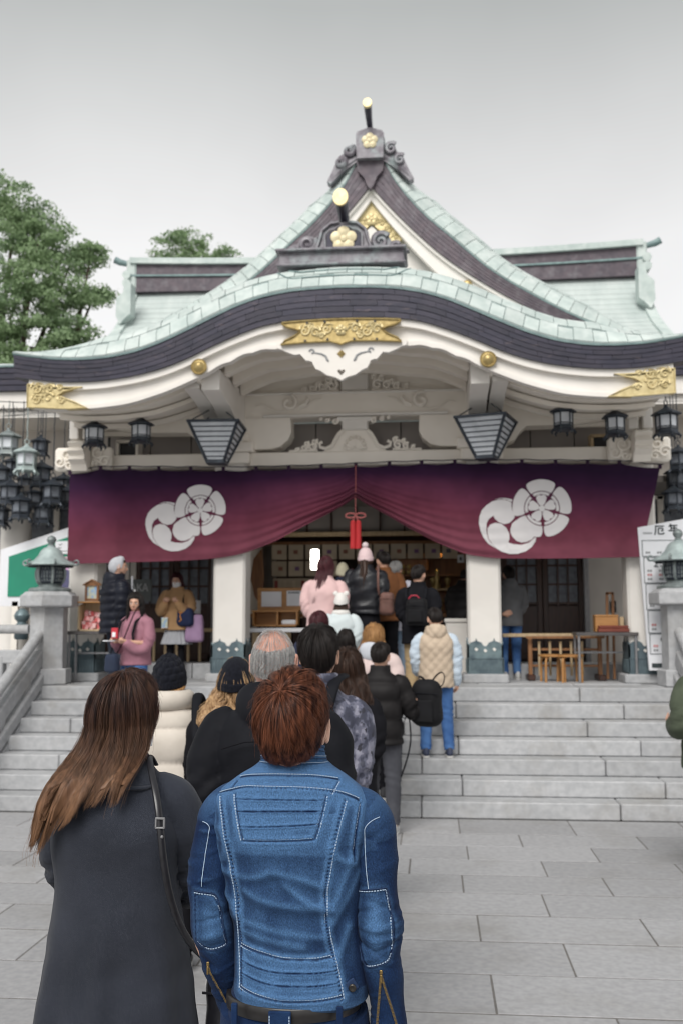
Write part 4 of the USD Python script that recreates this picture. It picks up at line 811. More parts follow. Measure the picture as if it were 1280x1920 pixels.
cl = [((-4.55, 12.35, 4.25), 'g', 1.12, 'grey lantern with pale panes, topmost at the left edge of the crowd'), ((-4.23, 12.20, 4.01), 'p', 1.12, 'pale green lantern standing out among the dark ones'), ((-4.38, 13.00, 4.30), 'd', .9, 'dark lantern highest on the right of the crowd, behind the pale green one'),
      ((-4.76, 13.00, 4.02), 'd', .9, 'dark lantern just left below the pale green lantern'), ((-4.74, 12.60, 3.85), 'd', 1.0, 'dark lantern cut by the left edge of the picture below the grey one'), ((-4.13, 12.45, 3.84), 'd', 1.1, 'dark lantern just right below the pale green lantern'),
      ((-4.52, 12.40, 3.60), 'd', 1.1, 'dark lantern at lower left in front of the round column top'), ((-4.57, 13.00, 3.78), 'd', .95, 'dark lantern directly below the pale green lantern'), ((-3.95, 12.40, 3.60), 'd', 1.1, 'large dark lantern close to the upper left corner of the curtain'),
      ((-4.38, 12.90, 3.58), 'd', 1.0, 'dark lantern in the lower middle of the crowd'), ((-4.37, 12.40, 3.41), 'd', 1.08, 'dark lantern hanging low before the round column'), ((-4.15, 12.60, 3.34), 'd', 1.0, 'lowest dark lantern, before the window frame'),
      ((-4.04, 13.00, 3.77), 'd', .95, 'dark lantern half hidden beside the carved beam nose'), ((-3.86, 12.70, 3.56), 'd', 1.0, 'dark lantern half hidden by the left edge of the curtain'), ((-4.96, 13.10, 3.37), 'd', 1.0, 'dark lantern cut by the left edge beside the round column')]
for i, (p, kd, s, lb) in enumerate(cl):
    hex_lantern(p, lb, GC, {'d': DARKMETAL, 'g': GREYMETAL, 'p': PALEMETAL}[kd], LPANE2 if kd == 'd' else LPANE, max(.1, (4.72 - p[2]) / s - .14), s, 15 + i * 23 % 40, 'corner_lantern')
GR = 'lanterns at the right corner of the hall'
for i, (p, lb) in enumerate( (((3.96, 12.40, 3.89), 'dark lantern cut by the right edge beside the carved beam nose'), ((3.99, 12.70, 3.69), 'dark lantern with pale panes right of the curtain corner'), ((3.91, 12.50, 3.41), 'lowest dark lantern above the white calendar board'))):
    hex_lantern(p, lb, GR, DARKMETAL, LPANE2, max(.1, 4.58 - p[2]), 1.0, 20 + i * 9, 'corner_lantern')
t = thing('lantern_wire', 'black wires and hooks strung under the eave for the corner lanterns', 'wire')
for k, y in enumerate((12.25, 12.7, 13.0)): part(t, 'wire', tube([(x, y, 4.69 - .03 * math.sin((x + 4.8) * 2.2 + k) ** 2) for x in np.linspace(-4.9, -3.5, 16)], .006, 5), BLACK)
for k in range(7): part(t, 'loop', tube([(-4.7 + .17 * k + .07 * math.cos(a), 12.3, 4.62 + .07 * math.sin(a)) for a in np.linspace(PI, 2 * PI, 9)], .004, 5), BLACK)
def big_lantern(loc, rot, label):
    t = thing('tapered_lantern', label, 'lantern', loc, rot, 'large tapered lanterns before the pillars')
    a, b, h = .285, .10, .44
    def cr(u, z): r = b + (a - b) * (z / h); return {0: (-r + 2 * r * u, -r, z), 1: (r, -r + 2 * r * u, z), 2: (r - 2 * r * u, r, z), 3: (-r, r - 2 * r * u, z)}
    for k in range(4):
        part(t, 'corner_bar', MB().bar(cr(0, 0)[k], cr(0, h)[k], .026, .026).get(), DARKMETAL)
        part(t, 'top_rail', MB().bar(cr(-.03, h + .008)[k], cr(1.03, h + .008)[k], .034, .028).get(), DARKMETAL)
        P4 = np.array([cr(0, 0)[k], cr(1, 0)[k], cr(1, h)[k], cr(0, h)[k]]) * [.965, .965, 1]
        part(t, 'pane', _slab(np.array([[P4[0], P4[1]], [P4[3], P4[2]]]), -.006 * nrm(np.cross(P4[1] - P4[0], P4[3] - P4[0])) + np.array([[P4[0], P4[1]], [P4[3], P4[2]]])), LPANE)
        for j in range(1, 8): part(t, 'louvre', MB().bar(cr(.02, h * j / 8)[k], cr(.98, h * j / 8)[k], .016, .010).get(), DARKMETAL)
        part(t, 'hanger', tube([cr(0, h)[k], (0, 0, h + .25)], .007, 5), DARKMETAL)
        part(t, 'bottom_rail', MB().bar(cr(0, .0)[k], cr(1, .0)[k], .03, .04).get(), DARKMETAL)
    part(t, 'bottom_plate', cbox((0, 0, -.01), (.19, .19, .02)), DARKMETAL)
    part(t, 'cord', tube([(0, 0, h + .24), (.01, .01, h + .30)], .010, 5), DARKMETAL)
    return t
big_lantern((-1.58, 11.45, 3.70), 2, 'large inverted tapered lantern with pale louvred panes before the left pillar')
big_lantern((1.575, 11.45, 3.70), -17, 'large inverted tapered lantern with pale louvred panes before the right pillar')
for x, z, lb in ((-2.98, 4.06, 'small square loudspeaker box in pale frame at the left beam'), (3.06, 4.02, 'small square loudspeaker box in pale frame at the right beam')):
    t = thing('loudspeaker', lb, 'loudspeaker', (x, 12.52, z)); part(t, 'case', MB().box((0, 0, .10), (.30, .20, .035)).box((0, 0, -.11), (.30, .20, .035)).box((-.13, 0, 0), (.035, .20, .20)).box((.13, 0, 0), (.035, .20, .20)).box((0, .08, 0), (.26, .03, .2)).get(), WOODPALE if x > 0 else PLASTER_D); part(t, 'grille', cbox((0, -.03, 0), (.215, .06, .17), .01), BLACK)

# ------------------------------------------------------------------ notice boards
def strokes(m, segs, x, z, s, y, w=.11):
    for a, b, c, d in segs: m.bar((x + a * s, y, z + b * s), (x + c * s, y, z + d * s), w * s, .004) if False else m.bar((x + a * s, y, z + b * s), (x + c * s, y, z + d * s), .004, w * s, up=(0, 0, 1) if abs(d - b) < abs(c - a) else (1, 0, 0))
YAKU = [(.05, .95, .98, .95), (.12, .95, .10, .4), (.10, .4, 0, .02), (.38, .72, .85, .72), (.85, .72, .85, .45), (.38, .72, .38, .12), (.38, .12, .92, .12), (.92, .12, .94, .28), (.66, .45, .85, .45)]
NEN = [(.28, 1.0, .10, .70), (.22, .84, .92, .84), (.30, .84, .30, .32), (.27, .58, .88, .58), (.02, .32, .99, .32), (.60, .84, .60, -.03)]
AN = [(.5, 1.0, .5, .88), (.05, .86, .95, .86), (.05, .86, .05, .76), (.95, .86, .95, .76), (.1, .62, .9, .62), (.45, .78, .25, .46), (.62, .6, .35, .42), (.05, .33, .95, .33), (.5, .42, .5, 0), (.48, .32, .1, .06), (.52, .32, .9, .06)]
GO = [(.15, .82, .65, .80), (.65, .80, .55, .72), (.2, .35, .22, .18), (.22, .18, .45, .10), (.45, .10, .8, .14), (.78, .98, .84, .88), (.92, .96, .98, .86)]
t = thing('notice_board', 'white framed green notice board behind the left bronze lantern', 'notice board', (0, 12.62, 0))
part(t, 'board', prism([(-4.72, 2.04), (-3.30, 2.04), (-3.30, 2.93), (-3.74, 3.085), (-4.72, 2.78)], 0, .06), PAPER)
part(t, 'green_panel', prism([(-4.60, 2.165), (-3.40, 2.165), (-3.40, 2.84), (-3.74, 2.96), (-4.60, 2.69)], -.012, .01), GREENBD)
part(t, 'leg', cbox((-4.5, .03, 1.6), (.08, .06, 1.0)), PLASTER_D); part(t, 'leg', cbox((-3.5, .03, 1.6), (.08, .06, 1.0)), PLASTER_D)
lb = part(t, 'title_plate', cbox((-3.82, -.018, 2.80), (.30, .02, .17), .004), PAPER)
m = MB(); strokes(m, GO, -3.93, 2.79, .06, -.031); strokes(m, AN, -3.80, 2.79, .06, -.031, .10); part(lb, 'lettering', m.get(), INKDARK)
m = MB()
for k in range(12): m.box((-3.94 + .018 * k, -.031, 2.755), (.012, .004, .012))
part(lb, 'small_lettering', m.get(), INKGREY, kind='stuff')
POSTER = '/World/Looks/colourful_poster'
usdkit.material(stage, POSTER, {'g': ('geometry', {}), 'v': ('voronoi_texture', {'scale': 17}), 'w': ('voronoi_texture', {'scale': 5}), 'mx': ('mix', {'fac': .35}), 'hs': ('hsv', {'hue': .5, 'saturation': .75, 'value': .9}), 'm2': ('mix', {'fac': .35, 'color2': (.85, .55, .62)}), 'p': ('principled_bsdf', {'roughness': .5})},
    [('g.position', 'v.vector'), ('g.position', 'w.vector'), ('v.color', 'mx.color1'), ('w.color', 'mx.color2'), ('mx.color', 'hs.color'), ('hs.color', 'm2.color1'), ('m2.color', 'p.base_color')], surface='p.BSDF')
pp = part(t, 'poster', cbox((-3.83, -.018, 2.40), (.28, .016, .56), .002), POSTER, label='colourful poster in pinks and blues')
part(pp, 'figure_patch', prism([(-3.92, 2.28), (-3.78, 2.28), (-3.74, 2.40), (-3.77, 2.50), (-3.86, 2.53), (-3.93, 2.44)], -.030, -.024), mat('poster_navy', (.07, .08, .16), (.12, .10, .2), scale=20, rough=.5))
part(pp, 'face_patch', prism([(-3.89 + .04 * math.cos(a), 2.42 + .045 * math.sin(a)) for a in np.linspace(0, 6, 12)], -.034, -.031), mat('poster_skin', (.75, .55, .48), rough=.5))
t = thing('calendar_board', 'white leaning board with black and red lettering at right edge', 'notice board', (.028, 11.95, .052), scale=(.9712, 1, .9712))
part(t, 'panel', prism([(3.50, 1.24), (4.55, 1.24), (4.55, 2.95), (4.0, 3.06), (3.42, 2.955)], 0, .05), PAPER)
m = MB(); strokes(m, YAKU, 3.62, 2.86, .115, -.003, .13); strokes(m, NEN, 3.78, 2.875, .12, -.003, .12); part(t, 'title_lettering', m.get(), INKDARK)
m = MB()
for k in range(5): m.box((3.49 + .022 * k, -.003, 2.885), (.015, .004, .022))
part(t, 'small_lettering', m.get(), INKGREY, kind='stuff')
for z0, z1 in ((2.60, 2.80), (2.28, 2.595), (1.96, 2.275), (1.68, 1.955), (1.43, 1.675)):
    m = MB(); xl = 3.455 + (2.955 - (z0 + z1) / 2) * .045
    for z in (z0 + .004, z1 - .004): m.bar((xl, -.002, z), (4.5, -.002, z), .004, .007)
    m.bar((xl, -.002, z0), (xl, -.002, z1), .004, .007, up=(1, 0, 0)); part(t, 'ruled_frame', m.get(), INKDARK)
    for k, zz in enumerate(np.arange(z0 + .05, z1 - (.15 if z1 - z0 > .25 else .1), .05)):
        m = MB()
        for g in range(3):
            for q in range(2): m.box((xl + .05 + .135 * g + .03 * q, -.003, zz), (.022, .004, .024))
        part(t, 'small_lettering', m.get(), INKRED if k % 3 == 1 else INKGREY, kind='stuff')
for s_, x, z, h in (('25', 3.585, 2.475, .085), ('6', 3.63, 1.58, .085)):
    tm = meshkit.text_mesh(s_, h, .004); v = np.array(tm.vertices); part(t, 'number', (np.stack([v[:, 0] + x, -.001 - v[:, 2], v[:, 1] + z], 1), np.array(tm.faces)), INKDARK)
part(t, 'foot_slot', cbox((3.60, -.004, 1.30), (.14, .01, .05)), INKDARK); part(t, 'prop', cbox((4.0, .3, 1.7), (.05, .5, .9)), STEEL)
t = thing('hanging_sign', 'dark grey hanging sign reading OSAKA behind the hooded man', 'sign', (-3.32, 13.3, 0))
part(t, 'plate', cbox((.14, 0, 2.26), (.62, .03, .30), .005), mat('slate_sign', (.13, .145, .145), (.10, .115, .115), scale=8, rough=.5))
tm = meshkit.text_mesh('OSAKA', .10, .004, True); v = np.array(tm.vertices); part(t, 'lettering', (np.stack([v[:, 0] * .9 - .02, -.018 - v[:, 2], v[:, 1] + 2.25], 1), np.array(tm.faces)), mat('sign_letter', (.42, .44, .44), rough=.6))
m = MB()
for k in range(11): m.box((-.02 + .035 * k, -.018, 2.17), (.022, .004, .018))
part(t, 'small_lettering', m.get(), '/World/Looks/sign_letter', kind='stuff'); part(t, 'hanger', tube([(.14, 0, 2.41), (.14, 0, 3.3)], .008, 5), BLACK)

# ------------------------------------------------------------------ left stall table and what stands on it
def table(name, label, x0, x1, y0, y1, z, leg=STEEL, r=.016, top=TABLETOP):
    t = thing(name, label, 'table'); part(t, 'top', cbox(((x0 + x1) / 2, (y0 + y1) / 2, z - .02), (x1 - x0, y1 - y0, .04), .006), top)
    for x in (x0 + .03, x1 - .03):
        for y in (y0 + .03, y1 - .03): part(t, 'leg', tube([(x, y, PLAT + (.0 if y < 13.0 else .19)), (x, y, z - .035)], r, 10), leg)
    part(t, 'stretcher', MB().bar((x0 + .03, y1 - .03, PLAT + .35), (x1 - .03, y1 - .03, PLAT + .35), .02, .02).get(), leg); return t
table('stall_table', 'dark topped table with steel legs beside the left bronze lantern pedestal', -3.47, -2.75, 11.75, 12.05, 1.72)
t = thing('sachet_box', 'pale wooden display box filled with red and white packets', 'box', (-3.33, 11.78, 1.722))
part(t, 'back_board', cbox((.16, .20, .17), (.36, .02, .34), .004), WOODPALE); part(t, 'side_board', prism([(0, 0), (.21, 0), (.21, .34), (0, .30)], -.012, .012, plane='yz'), WOODPALE)
part(t, 'side_board', prism([(0, 0), (.21, 0), (.21, .34), (0, .18)], .33, .354, plane='yz'), WOODPALE); part(t, 'floor_board', cbox((.17, .10, .01), (.36, .2, .02)), WOODPALE); part(t, 'roof_strip', cbox((.17, .08, .345), (.40, .25, .016), .004), WOODOR)
PKT = [mat('packet_red', (.50, .05, .055), (.60, .22, .22), scale=60, rough=.5), mat('packet_pink', (.72, .42, .42), (.55, .12, .12), scale=60, rough=.5), mat('packet_white', (.74, .70, .68), (.62, .20, .2), scale=50, rough=.5)]
for k in range(30):
    part(t, 'packet', tuple(x if i else x @ rotz(rf.uniform(-.4, .4)).T @ rotx(rf.uniform(-.5, .3)).T + [.05 + .045 * (k % 5) + rf.uniform(-.01, .01), .05 + .03 * (k // 10) + rf.uniform(-.01, .01), .05 + .035 * (k // 5) - .008 * (k % 5)] for i, x in enumerate(cbox((0, 0, 0), (.045, .012, .06), .004))), PKT[k % 3])
t = thing('framed_picture', 'small wooden gabled frame with a blue picture atop the packet box', 'picture', (-3.22, 11.90, 2.085))
part(t, 'frame', prism([(-.085, 0), (.085, 0), (.085, .20), (0, .245), (-.085, .20)], 0, .04, [[(-.062, .03), (.062, .03), (.062, .185), (-.062, .185)]]), WOODMID); part(t, 'roof', MB().bar((-.11, .02, .195), (0, .02, .26), .07, .014).bar((.11, .02, .195), (0, .02, .26), .07, .014).get(), WOODMID)
part(t, 'picture', cbox((0, .025, .108), (.125, .012, .156)), mat('blue_picture', (.20, .42, .75), (.75, .72, .45), scale=22, rough=.4))
t = thing('wooden_tray', 'low pale wooden tray with small items on the stall table', 'tray', (-2.93, 11.86, 1.722)); part(t, 'tray', MB().box((0, 0, .01), (.26, .2, .02)).box((0, -.1, .03), (.26, .012, .06)).box((0, .1, .03), (.26, .012, .06)).box((-.13, 0, .03), (.012, .2, .06)).get(), WOODPALE)
for k in range(4): part(t, 'small_box', cbox((-.09 + .06 * k, rf.uniform(-.04, .04), .05), (.045, .05, .06), .004), WOODPALE)

# ------------------------------------------------------------------ right side: rack, stools, table and boxes
t = thing('peg_rack', 'low wooden rack with a pale rail and upright pegs by the right doors', 'rack', (0, 12.65, 0))
part(t, 'top_rail', cbox((2.42, 0, 1.655), (1.25, .09, .045), .006), WOODPALE); part(t, 'front_rail', cbox((2.55, -.10, 1.63), (.95, .03, .03)), WOODMID)
for x in (2.13, 2.98): part(t, 'post', cbox((x, 0, 1.39), (.05, .06, .50), .006), WOODMID); part(t, 'foot', cbox((x, 0, 1.14), (.09, .36, .07), .01), WOODDK)
for z in (1.28, 1.48): part(t, 'lower_rail', cbox((2.55, .0, z), (.86, .03, .03), .004), WOODMID)
for k in range(5): part(t, 'peg', tube([(2.24 + .13 * k, -.03, 1.16), (2.24 + .13 * k, -.03, 1.56), (2.24 + .13 * k, -.03, 1.58)], [.016, .016, .022], 8), WOODPALE)
def stool(x, y, lb):
    t = thing('bentwood_stool', lb, 'stool', (x, y, PLAT), 8, 'bentwood stools before the rack')
    part(t, 'seat', MB().lathe([(.14, .30), (.17, .305), (.17, .325), (.14, .33)], 24).get(), WOODOR, 30)
    for k in range(4):
        a = PI / 4 + k * PI / 2; c, s = math.cos(a), math.sin(a)
        part(t, 'leg', tube([(.165 * c, .165 * s, 0), (.16 * c, .16 * s, .24), (.145 * c, .145 * s, .285), (.09 * c, .09 * s, .298)], .014, 8), WOODOR, 50)
    return t
stool(2.37, 12.35, 'orange bentwood stool left in front of the peg rack'); stool(2.56, 12.28, 'orange bentwood stool nearer the dark table leg')
table('side_table', 'dark topped table with thin steel legs at the right pillar', 2.62, 3.34, 12.05, 12.45, 1.695)
t = thing('wooden_box', 'plain orange wooden box on the right table', 'box', (3.0, 12.28, 1.697)); part(t, 'body', cbox((0, 0, .09), (.27, .18, .18), .006), WOODOR); part(t, 'lid', cbox((0, 0, .193), (.28, .19, .022), .005), WOODOR); part(t, 'side_post', cbox((.19, .02, .10), (.05, .05, .16), .004), WOODPALE)
t = thing('lacquer_tray', 'dark red brown tray stack in front of the orange box', 'tray', (3.06, 12.15, 1.697)); part(t, 'tray', cbox((0, 0, .022), (.36, .16, .044), .006), mat('red_lacquer', (.20, .05, .03), (.14, .03, .02), scale=8, rough=.35)); part(t, 'tray', cbox((0, 0, .062), (.34, .15, .032), .006), '/World/Looks/red_lacquer')
t = thing('arrow_stand', 'thin upright wooden frame leaning on the wall behind the orange box', 'frame', (3.10, 12.6, 1.12)); part(t, 'frame', MB().bar((-.04, 0, 0), (-.02, 0, 1.06), .02, .03).bar((.04, 0, 0), (.05, 0, 1.06), .02, .03).bar((-.03, 0, 1.05), (.06, 0, 1.05), .02, .03).get(), WOODMID)
t = thing('wall_switch', 'small black box on the right wall strip', 'switch', (3.42, 14.12, 1.95)); part(t, 'box', cbox((0, 0, .08), (.07, .04, .16), .006), BLACK); part(t, 'button', cbox((0, -.022, .1), (.03, .01, .03), .003), STEEL)

# ------------------------------------------------------------------ inside the hall
t = thing('offering_stand', 'orange wooden stand with white papers between hall and left pillar', 'stand', (0, 13.1, 0))
part(t, 'lower_case', MB().box((-1.13, .05, 1.78), (.60, .22, .02)).box((-1.13, .15, 1.87), (.60, .02, .20)).box((-1.42, .05, 1.87), (.02, .22, .20)).box((-.84, .05, 1.87), (.02, .22, .20)).box((-1.13, .05, 1.97), (.62, .24, .02)).box((-1.1, .05, 1.87), (.02, .22, .18)).get(), WOODOR)
part(t, 'notice_frame', MB().box((-1.09, .10, 2.13), (.60, .03, .30), .005).get(), WOODOR)
part(t, 'paper', cbox((-1.20, .08, 2.13), (.27, .012, .20)), PAPER); part(t, 'paper', cbox((-.90, .08, 2.14), (.19, .012, .20)), PAPER)
m = MB()
for k in range(5): m.box((-.96 + .03 * k, .072, 2.215), (.02, .004, .02))
part(t, 'lettering', m.get(), INKDARK, kind='stuff'); part(t, 'packet_heap', cbox((-.95, .0, 1.82), (.2, .08, .07), .02), PAPER)
part(t, 'counter', cbox((-1.1, .05, 1.72), (.78, .34, .055), .01), PAPER); part(t, 'leg', tube([(-.98, .05, 1.1), (-.98, .05, 1.70)], .05, 12), WOODPALE); part(t, 'leg', tube([(-1.4, .05, 1.1), (-1.4, .05, 1.70)], .05, 12), WOODPALE)
t = thing('lit_wall_lamp', 'glowing white upright lamp on the dark wall inside the hall', 'lamp', (-.775, 14.5, 2.74)); part(t, 'shade', MB().lathe([(.045, -.15), (.062, -.14), (.064, 0), (.062, .14), (.045, .15)], 20).get(), LAMP, 40); part(t, 'emblem', MB().box((0, -.075, 0), (.05, .006, .012)).box((-.025, -.075, -.006), (.02, .006, .026)).box((.025, -.075, .006), (.02, .006, .026)).get(), BLACK); part(t, 'bracket', cbox((0, .09, 0), (.06, .06, .26), .01), BLACK)
PLQ = mat('cream_plaque', (.52, .44, .34), (.42, .35, .26), scale=3, rough=.7, vary=.15)
t = thing('plaque_row', 'rows of cream hanging plaques across the back of the hall', 'plaques', (0, 15.45, 0))
for r_, z in enumerate((2.92, 2.66)):
    for k in range(11):
        x = -1.45 + .265 * k
        if r_ == 1 and k > 3: continue
        q = part(t, 'plaque', cbox((x, 0, z), (.235, .02, .235), .004), PLQ); part(q, 'painted_mark', MB().lathe([(.0, 0), (.04, .001), (.0, .004)], 10).get() if False else cbox((x + rf.uniform(-.03, .03), -.013, z), (.07, .006, .06), .02), mat(f'plaque_mark_{r_}_{k}', rf.choice([(.12, .18, .12), (.22, .12, .26), (.30, .14, .10), (.16, .16, .2)]), rough=.8))
part(t, 'rail', cbox((-.1, .03, 3.06), (3.1, .05, .05), .006), WOODMID); part(t, 'lower_board', cbox((-1.1, .05, 2.2), (.9, .04, .62)), PLQ)
for k in range(7): part(t, 'name_strip', cbox((-1.5 + .14 * k, .02, 2.25), (.05, .012, .45)), mat('name_strip', (.25, .05, .045), rough=.7) if k == 0 else ('/World/Looks/name_strip' if k % 3 == 0 else PLQ))
t = thing('altar', 'brown wooden altar shelves with golden vessels deep inside the hall', 'altar', (0, 15.7, 0))
part(t, 'case', MB().box((.85, .3, 2.35), (1.3, .05, 1.1)).box((.22, .1, 2.35), (.05, .4, 1.1)).box((1.48, .1, 2.35), (.05, .4, 1.1)).box((.85, .1, 2.86), (1.3, .42, .06)).box((.62, .0, 2.72), (.5, .1, .2), .02).get(), WOODMID)
for z in (2.0, 2.33, 2.55): part(t, 'shelf', cbox((.85, .05, z), (1.24, .36, .03), .005), WOODPALE if z == 2.33 else WOODMID)
for k in range(9):
    z = (2.015, 2.345)[k % 2]; x = .36 + .115 * k
    part(t, 'gold_vessel', MB().lathe([(.03, 0), (.045, .02), (.02, .06), (.05, .12), (.045, .16), (.012, .19)], 14, (x, -.06, z)).get(), GOLD, 40)
for k in range(6): part(t, 'gold_ball', MB().lathe([(.001, 0), (.03, .012), (.04, .04), (.03, .07), (.001, .08)], 12, (.38 + .09 * (k % 3), -.05, 2.565 + .085 * (k // 3))).get(), GOLD, 40)
part(t, 'gold_figure', MB().lathe([(.05, 0), (.055, .04), (.03, .10), (.045, .16), (.03, .22), (.035, .27), (.001, .31)], 14, (1.0, -.1, 2.345)).get(), GOLD, 40)
part(t, 'glowing_bulb', MB().lathe([(.001, 0), (.016, .01), (.018, .03), (.001, .05)], 10, (1.02, -.15, 2.86)).get(), WARM, 40); part(t, 'glowing_bulb', MB().lathe([(.001, 0), (.02, .01), (.02, .05), (.001, .06)], 10, (.45, -.12, 2.10)).get(), WARM, 40)
t = thing('small_white_sign', 'small square white sign at the right of the altar', 'sign', (1.36, 15.2, 2.78)); part(t, 'plate', cbox((0, 0, 0), (.10, .015, .12), .003), PAPER); part(t, 'mark', cbox((0, -.01, .0), (.03, .006, .05)), INKDARK)
for x in (-1.55, 1.48):
    t = thing('wall_carving', 'dark brown carved arch piece at the ' + ('left' if x < 0 else 'right') + ' inner wall', 'carving', (x, 14.4, 0)); s = 1 if x < 0 else -1
    part(t, 'board', prism([(0, 2.9), (s * -.12, 2.75), (s * -.16, 2.45), (s * -.10, 2.2), (0, 2.05), (s * .03, 2.5)], 0, .05), WOODMID)
t = thing('fence_rail', 'low dark red wooden fence across the inner hall', 'fence', (0, 14.0, 0))
for x in np.arange(-1.9, 1.6, .13): part(t, 'picket', cbox((x, 0, 1.62), (.06, .03, .62), .005), WOODDK)
part(t, 'rail', cbox((-.15, -.02, 1.92), (3.5, .05, .05), .006), WOODMID)
t = thing('pale_fence', 'low pale wooden railing in front of the left lattice doors', 'fence', (0, 13.5, 0))
for x in np.arange(-3.2, -2.1, .16): part(t, 'picket', cbox((x, 0, 1.50), (.035, .03, .42), .005), WOODPALE)
part(t, 'rail', cbox((-2.65, 0, 1.72), (1.2, .06, .05), .006), WOODPALE)
t = thing('paper_box', 'white boxes stacked on the pale railing by the left doors', 'boxes', (-2.34, 13.45, 1.745))
for k in range(2): part(t, 'box', cbox((0, 0, .09 + .20 * k), (.20, .16, .18), .006), PAPER)

# ------------------------------------------------------------------ trees and the far building
LEAF = '/World/Looks/leaf'
def leafmat(path, a, b):
    usdkit.material(stage, path, {'g': ('geometry', {}), 'n': ('noise_texture', {'scale': .9, 'detail': 5}), 'n2': ('noise_texture', {'scale': 14, 'detail': 2}), 'r': ('rgb_ramp', {'ramp': [(.32, a), (.68, b)]}), 'ad': ('math', {'math_type': 'multiply_add', 'value2': .45}), 'p': ('principled_bsdf', {'roughness': .55}), 't': ('translucent_bsdf', {}), 'm': ('mix_closure', {'fac': .30})},
        [('g.position', 'n.vector'), ('g.position', 'n2.vector'), ('n2.fac', 'ad.value1'), ('n.fac', 'ad.value3'), ('ad.value', 'r.fac'), ('r.color', 'p.base_color'), ('r.color', 't.color'), ('p.BSDF', 'm.closure1'), ('t.BSDF', 'm.closure2')], surface='m.closure')
leafmat(LEAF, (.055, .118, .068), (.235, .335, .170)); BARK = mat('bark', (.10, .075, .055), (.06, .045, .035), scale=12, rough=.9, bump=.5, bscale=20)
def leaves(pts, nrmv, size, g):
    n = len(pts); a = g.normal(size=(n, 3)); a /= np.linalg.norm(a, axis=1, keepdims=True); a = a + nrmv * .8
    t1 = np.cross(a, g.normal(size=(n, 3))); t1 /= np.linalg.norm(t1, axis=1, keepdims=True) + 1e-9; t2 = np.cross(a, t1); t2 /= np.linalg.norm(t2, axis=1, keepdims=True) + 1e-9
    s = size * g.uniform(.6, 1.3, (n, 1)); q = np.stack([pts - t1 * s, pts + t2 * s * .5 + a * s * .08, pts + t1 * s, pts - t2 * s * .5 + a * s * .08], 1).reshape(-1, 3)
    i = np.arange(n) * 4; return q, np.concatenate([np.stack([i, i + 1, i + 2], 1), np.stack([i, i + 2, i + 3], 1)])
def tree(name, label, base, blobs, per, size, seed, lean=0):
    g = np.random.default_rng(seed); t = thing(name, label, 'tree', base)
    base = np.asarray(base, float); tops = np.array([b[:3] for b in blobs]) - base; P_, N_ = [], []; m = MB()
    h = tops[:, 2].min() * .8
    m.tube([(0, 0, -.3), (.1, 0, h * .35), (.05, .1, h * .7), tuple(tops.mean(0) * [1, 1, .85])], [.42, .34, .27, .12], 12)
    for (x, y, z, r), tp in zip(blobs, tops):
        st0 = np.array([.05, .1, h * .7]); mid = st0 * .5 + tp * .5 + g.normal(size=3) * .3 - [0, 0, .3]; m.tube([st0, mid, tp], [.16, .09, .03], 7)
        nc = int(26 * r ** 1.6) + 8
        d = g.normal(size=(nc, 3)); d /= np.linalg.norm(d, axis=1, keepdims=True); c = tp + d * r * g.uniform(.45, 1.0, (nc, 1)) * [1, 1, .85]
        for q, dd in zip(c, d):
            cr = g.uniform(.28, .52); k = int(per * g.uniform(.6, 1.3)); e = g.normal(size=(k, 3)); e /= np.linalg.norm(e, axis=1, keepdims=True); e[:, 2] = np.abs(e[:, 2]) * .8 - .2
            P_.append(q + e * cr * g.uniform(.35, 1.05, (k, 1))); N_.append(e * .7 + dd * .6)
    part(t, 'trunk', m.get(), BARK, True); v, f = leaves(np.vstack(P_), np.vstack(N_), size, g); part(t, 'crown', (v, f), LEAF, kind='stuff'); return t
tree('camphor_tree', 'tall dense green tree at the left edge beside the hall', (-11.0, 27.0, 0), [(-11.91, 27.00, 14.29, 1.0), (-11.09, 27.00, 14.01, 1.0), (-10.34, 27.00, 13.09, .95), (-11.45, 26.50, 12.30, 1.2), (-10.19, 26.20, 11.51, 1.0), (-9.62, 27.50, 12.28, .75), (-8.98, 27.50, 12.58, .45), (-9.55, 26.60, 10.85, .95), (-8.76, 27.20, 11.18, .62), (-10.82, 26.30, 10.48, 1.1), (-9.82, 26.20, 9.66, .95), (-9.20, 27.00, 9.87, .7), (-11.11, 26.00, 9.33, 1.0), (-10.32, 26.00, 8.70, .9), (-9.02, 27.00, 9.08, .7), (-10.78, 27.50, 12.98, .9), (-12.44, 27.00, 11.24, 1.3)], 95, .058, 5)
tree('background_tree', 'rounded treetop showing above the left ridge of the main roof', (-6.9, 40, 0), [(-9.95, 40.00, 17.40, 1.0), (-9.08, 40.00, 17.56, 1.0), (-9.43, 40.00, 17.92, .6), (-8.49, 40.00, 16.83, 1.1), (-10.34, 40.00, 17.02, .5), (-7.58, 40.00, 17.22, .45), (-7.80, 40.00, 16.81, .6)], 42, .070, 9)
t = thing('apartment_block', 'pinkish apartment block glimpsed through the tree at left', 'building', (-17.5, 52, 0))
part(t, 'wall', cbox((0, 0, 7.4), (12, 6, 14.8), .05), mat('pink_render', (.58, .47, .46), (.50, .41, .40), scale=.8, rough=.8)); part(t, 'roof', cbox((0, 0, 14.95), (12.4, 6.4, .3), .03), PLASTER_D)
for i in range(5):
    for j in range(6): w = part(t, 'window', cbox((-4.8 + 1.9 * j, -3.0, 2.0 + 2.8 * i), (1.1, .12, 1.3), .02), PLASTER); part(w, 'pane', cbox((-4.8 + 1.9 * j, -3.04, 2.0 + 2.8 * i), (.96, .1, 1.16)), LPANE2)
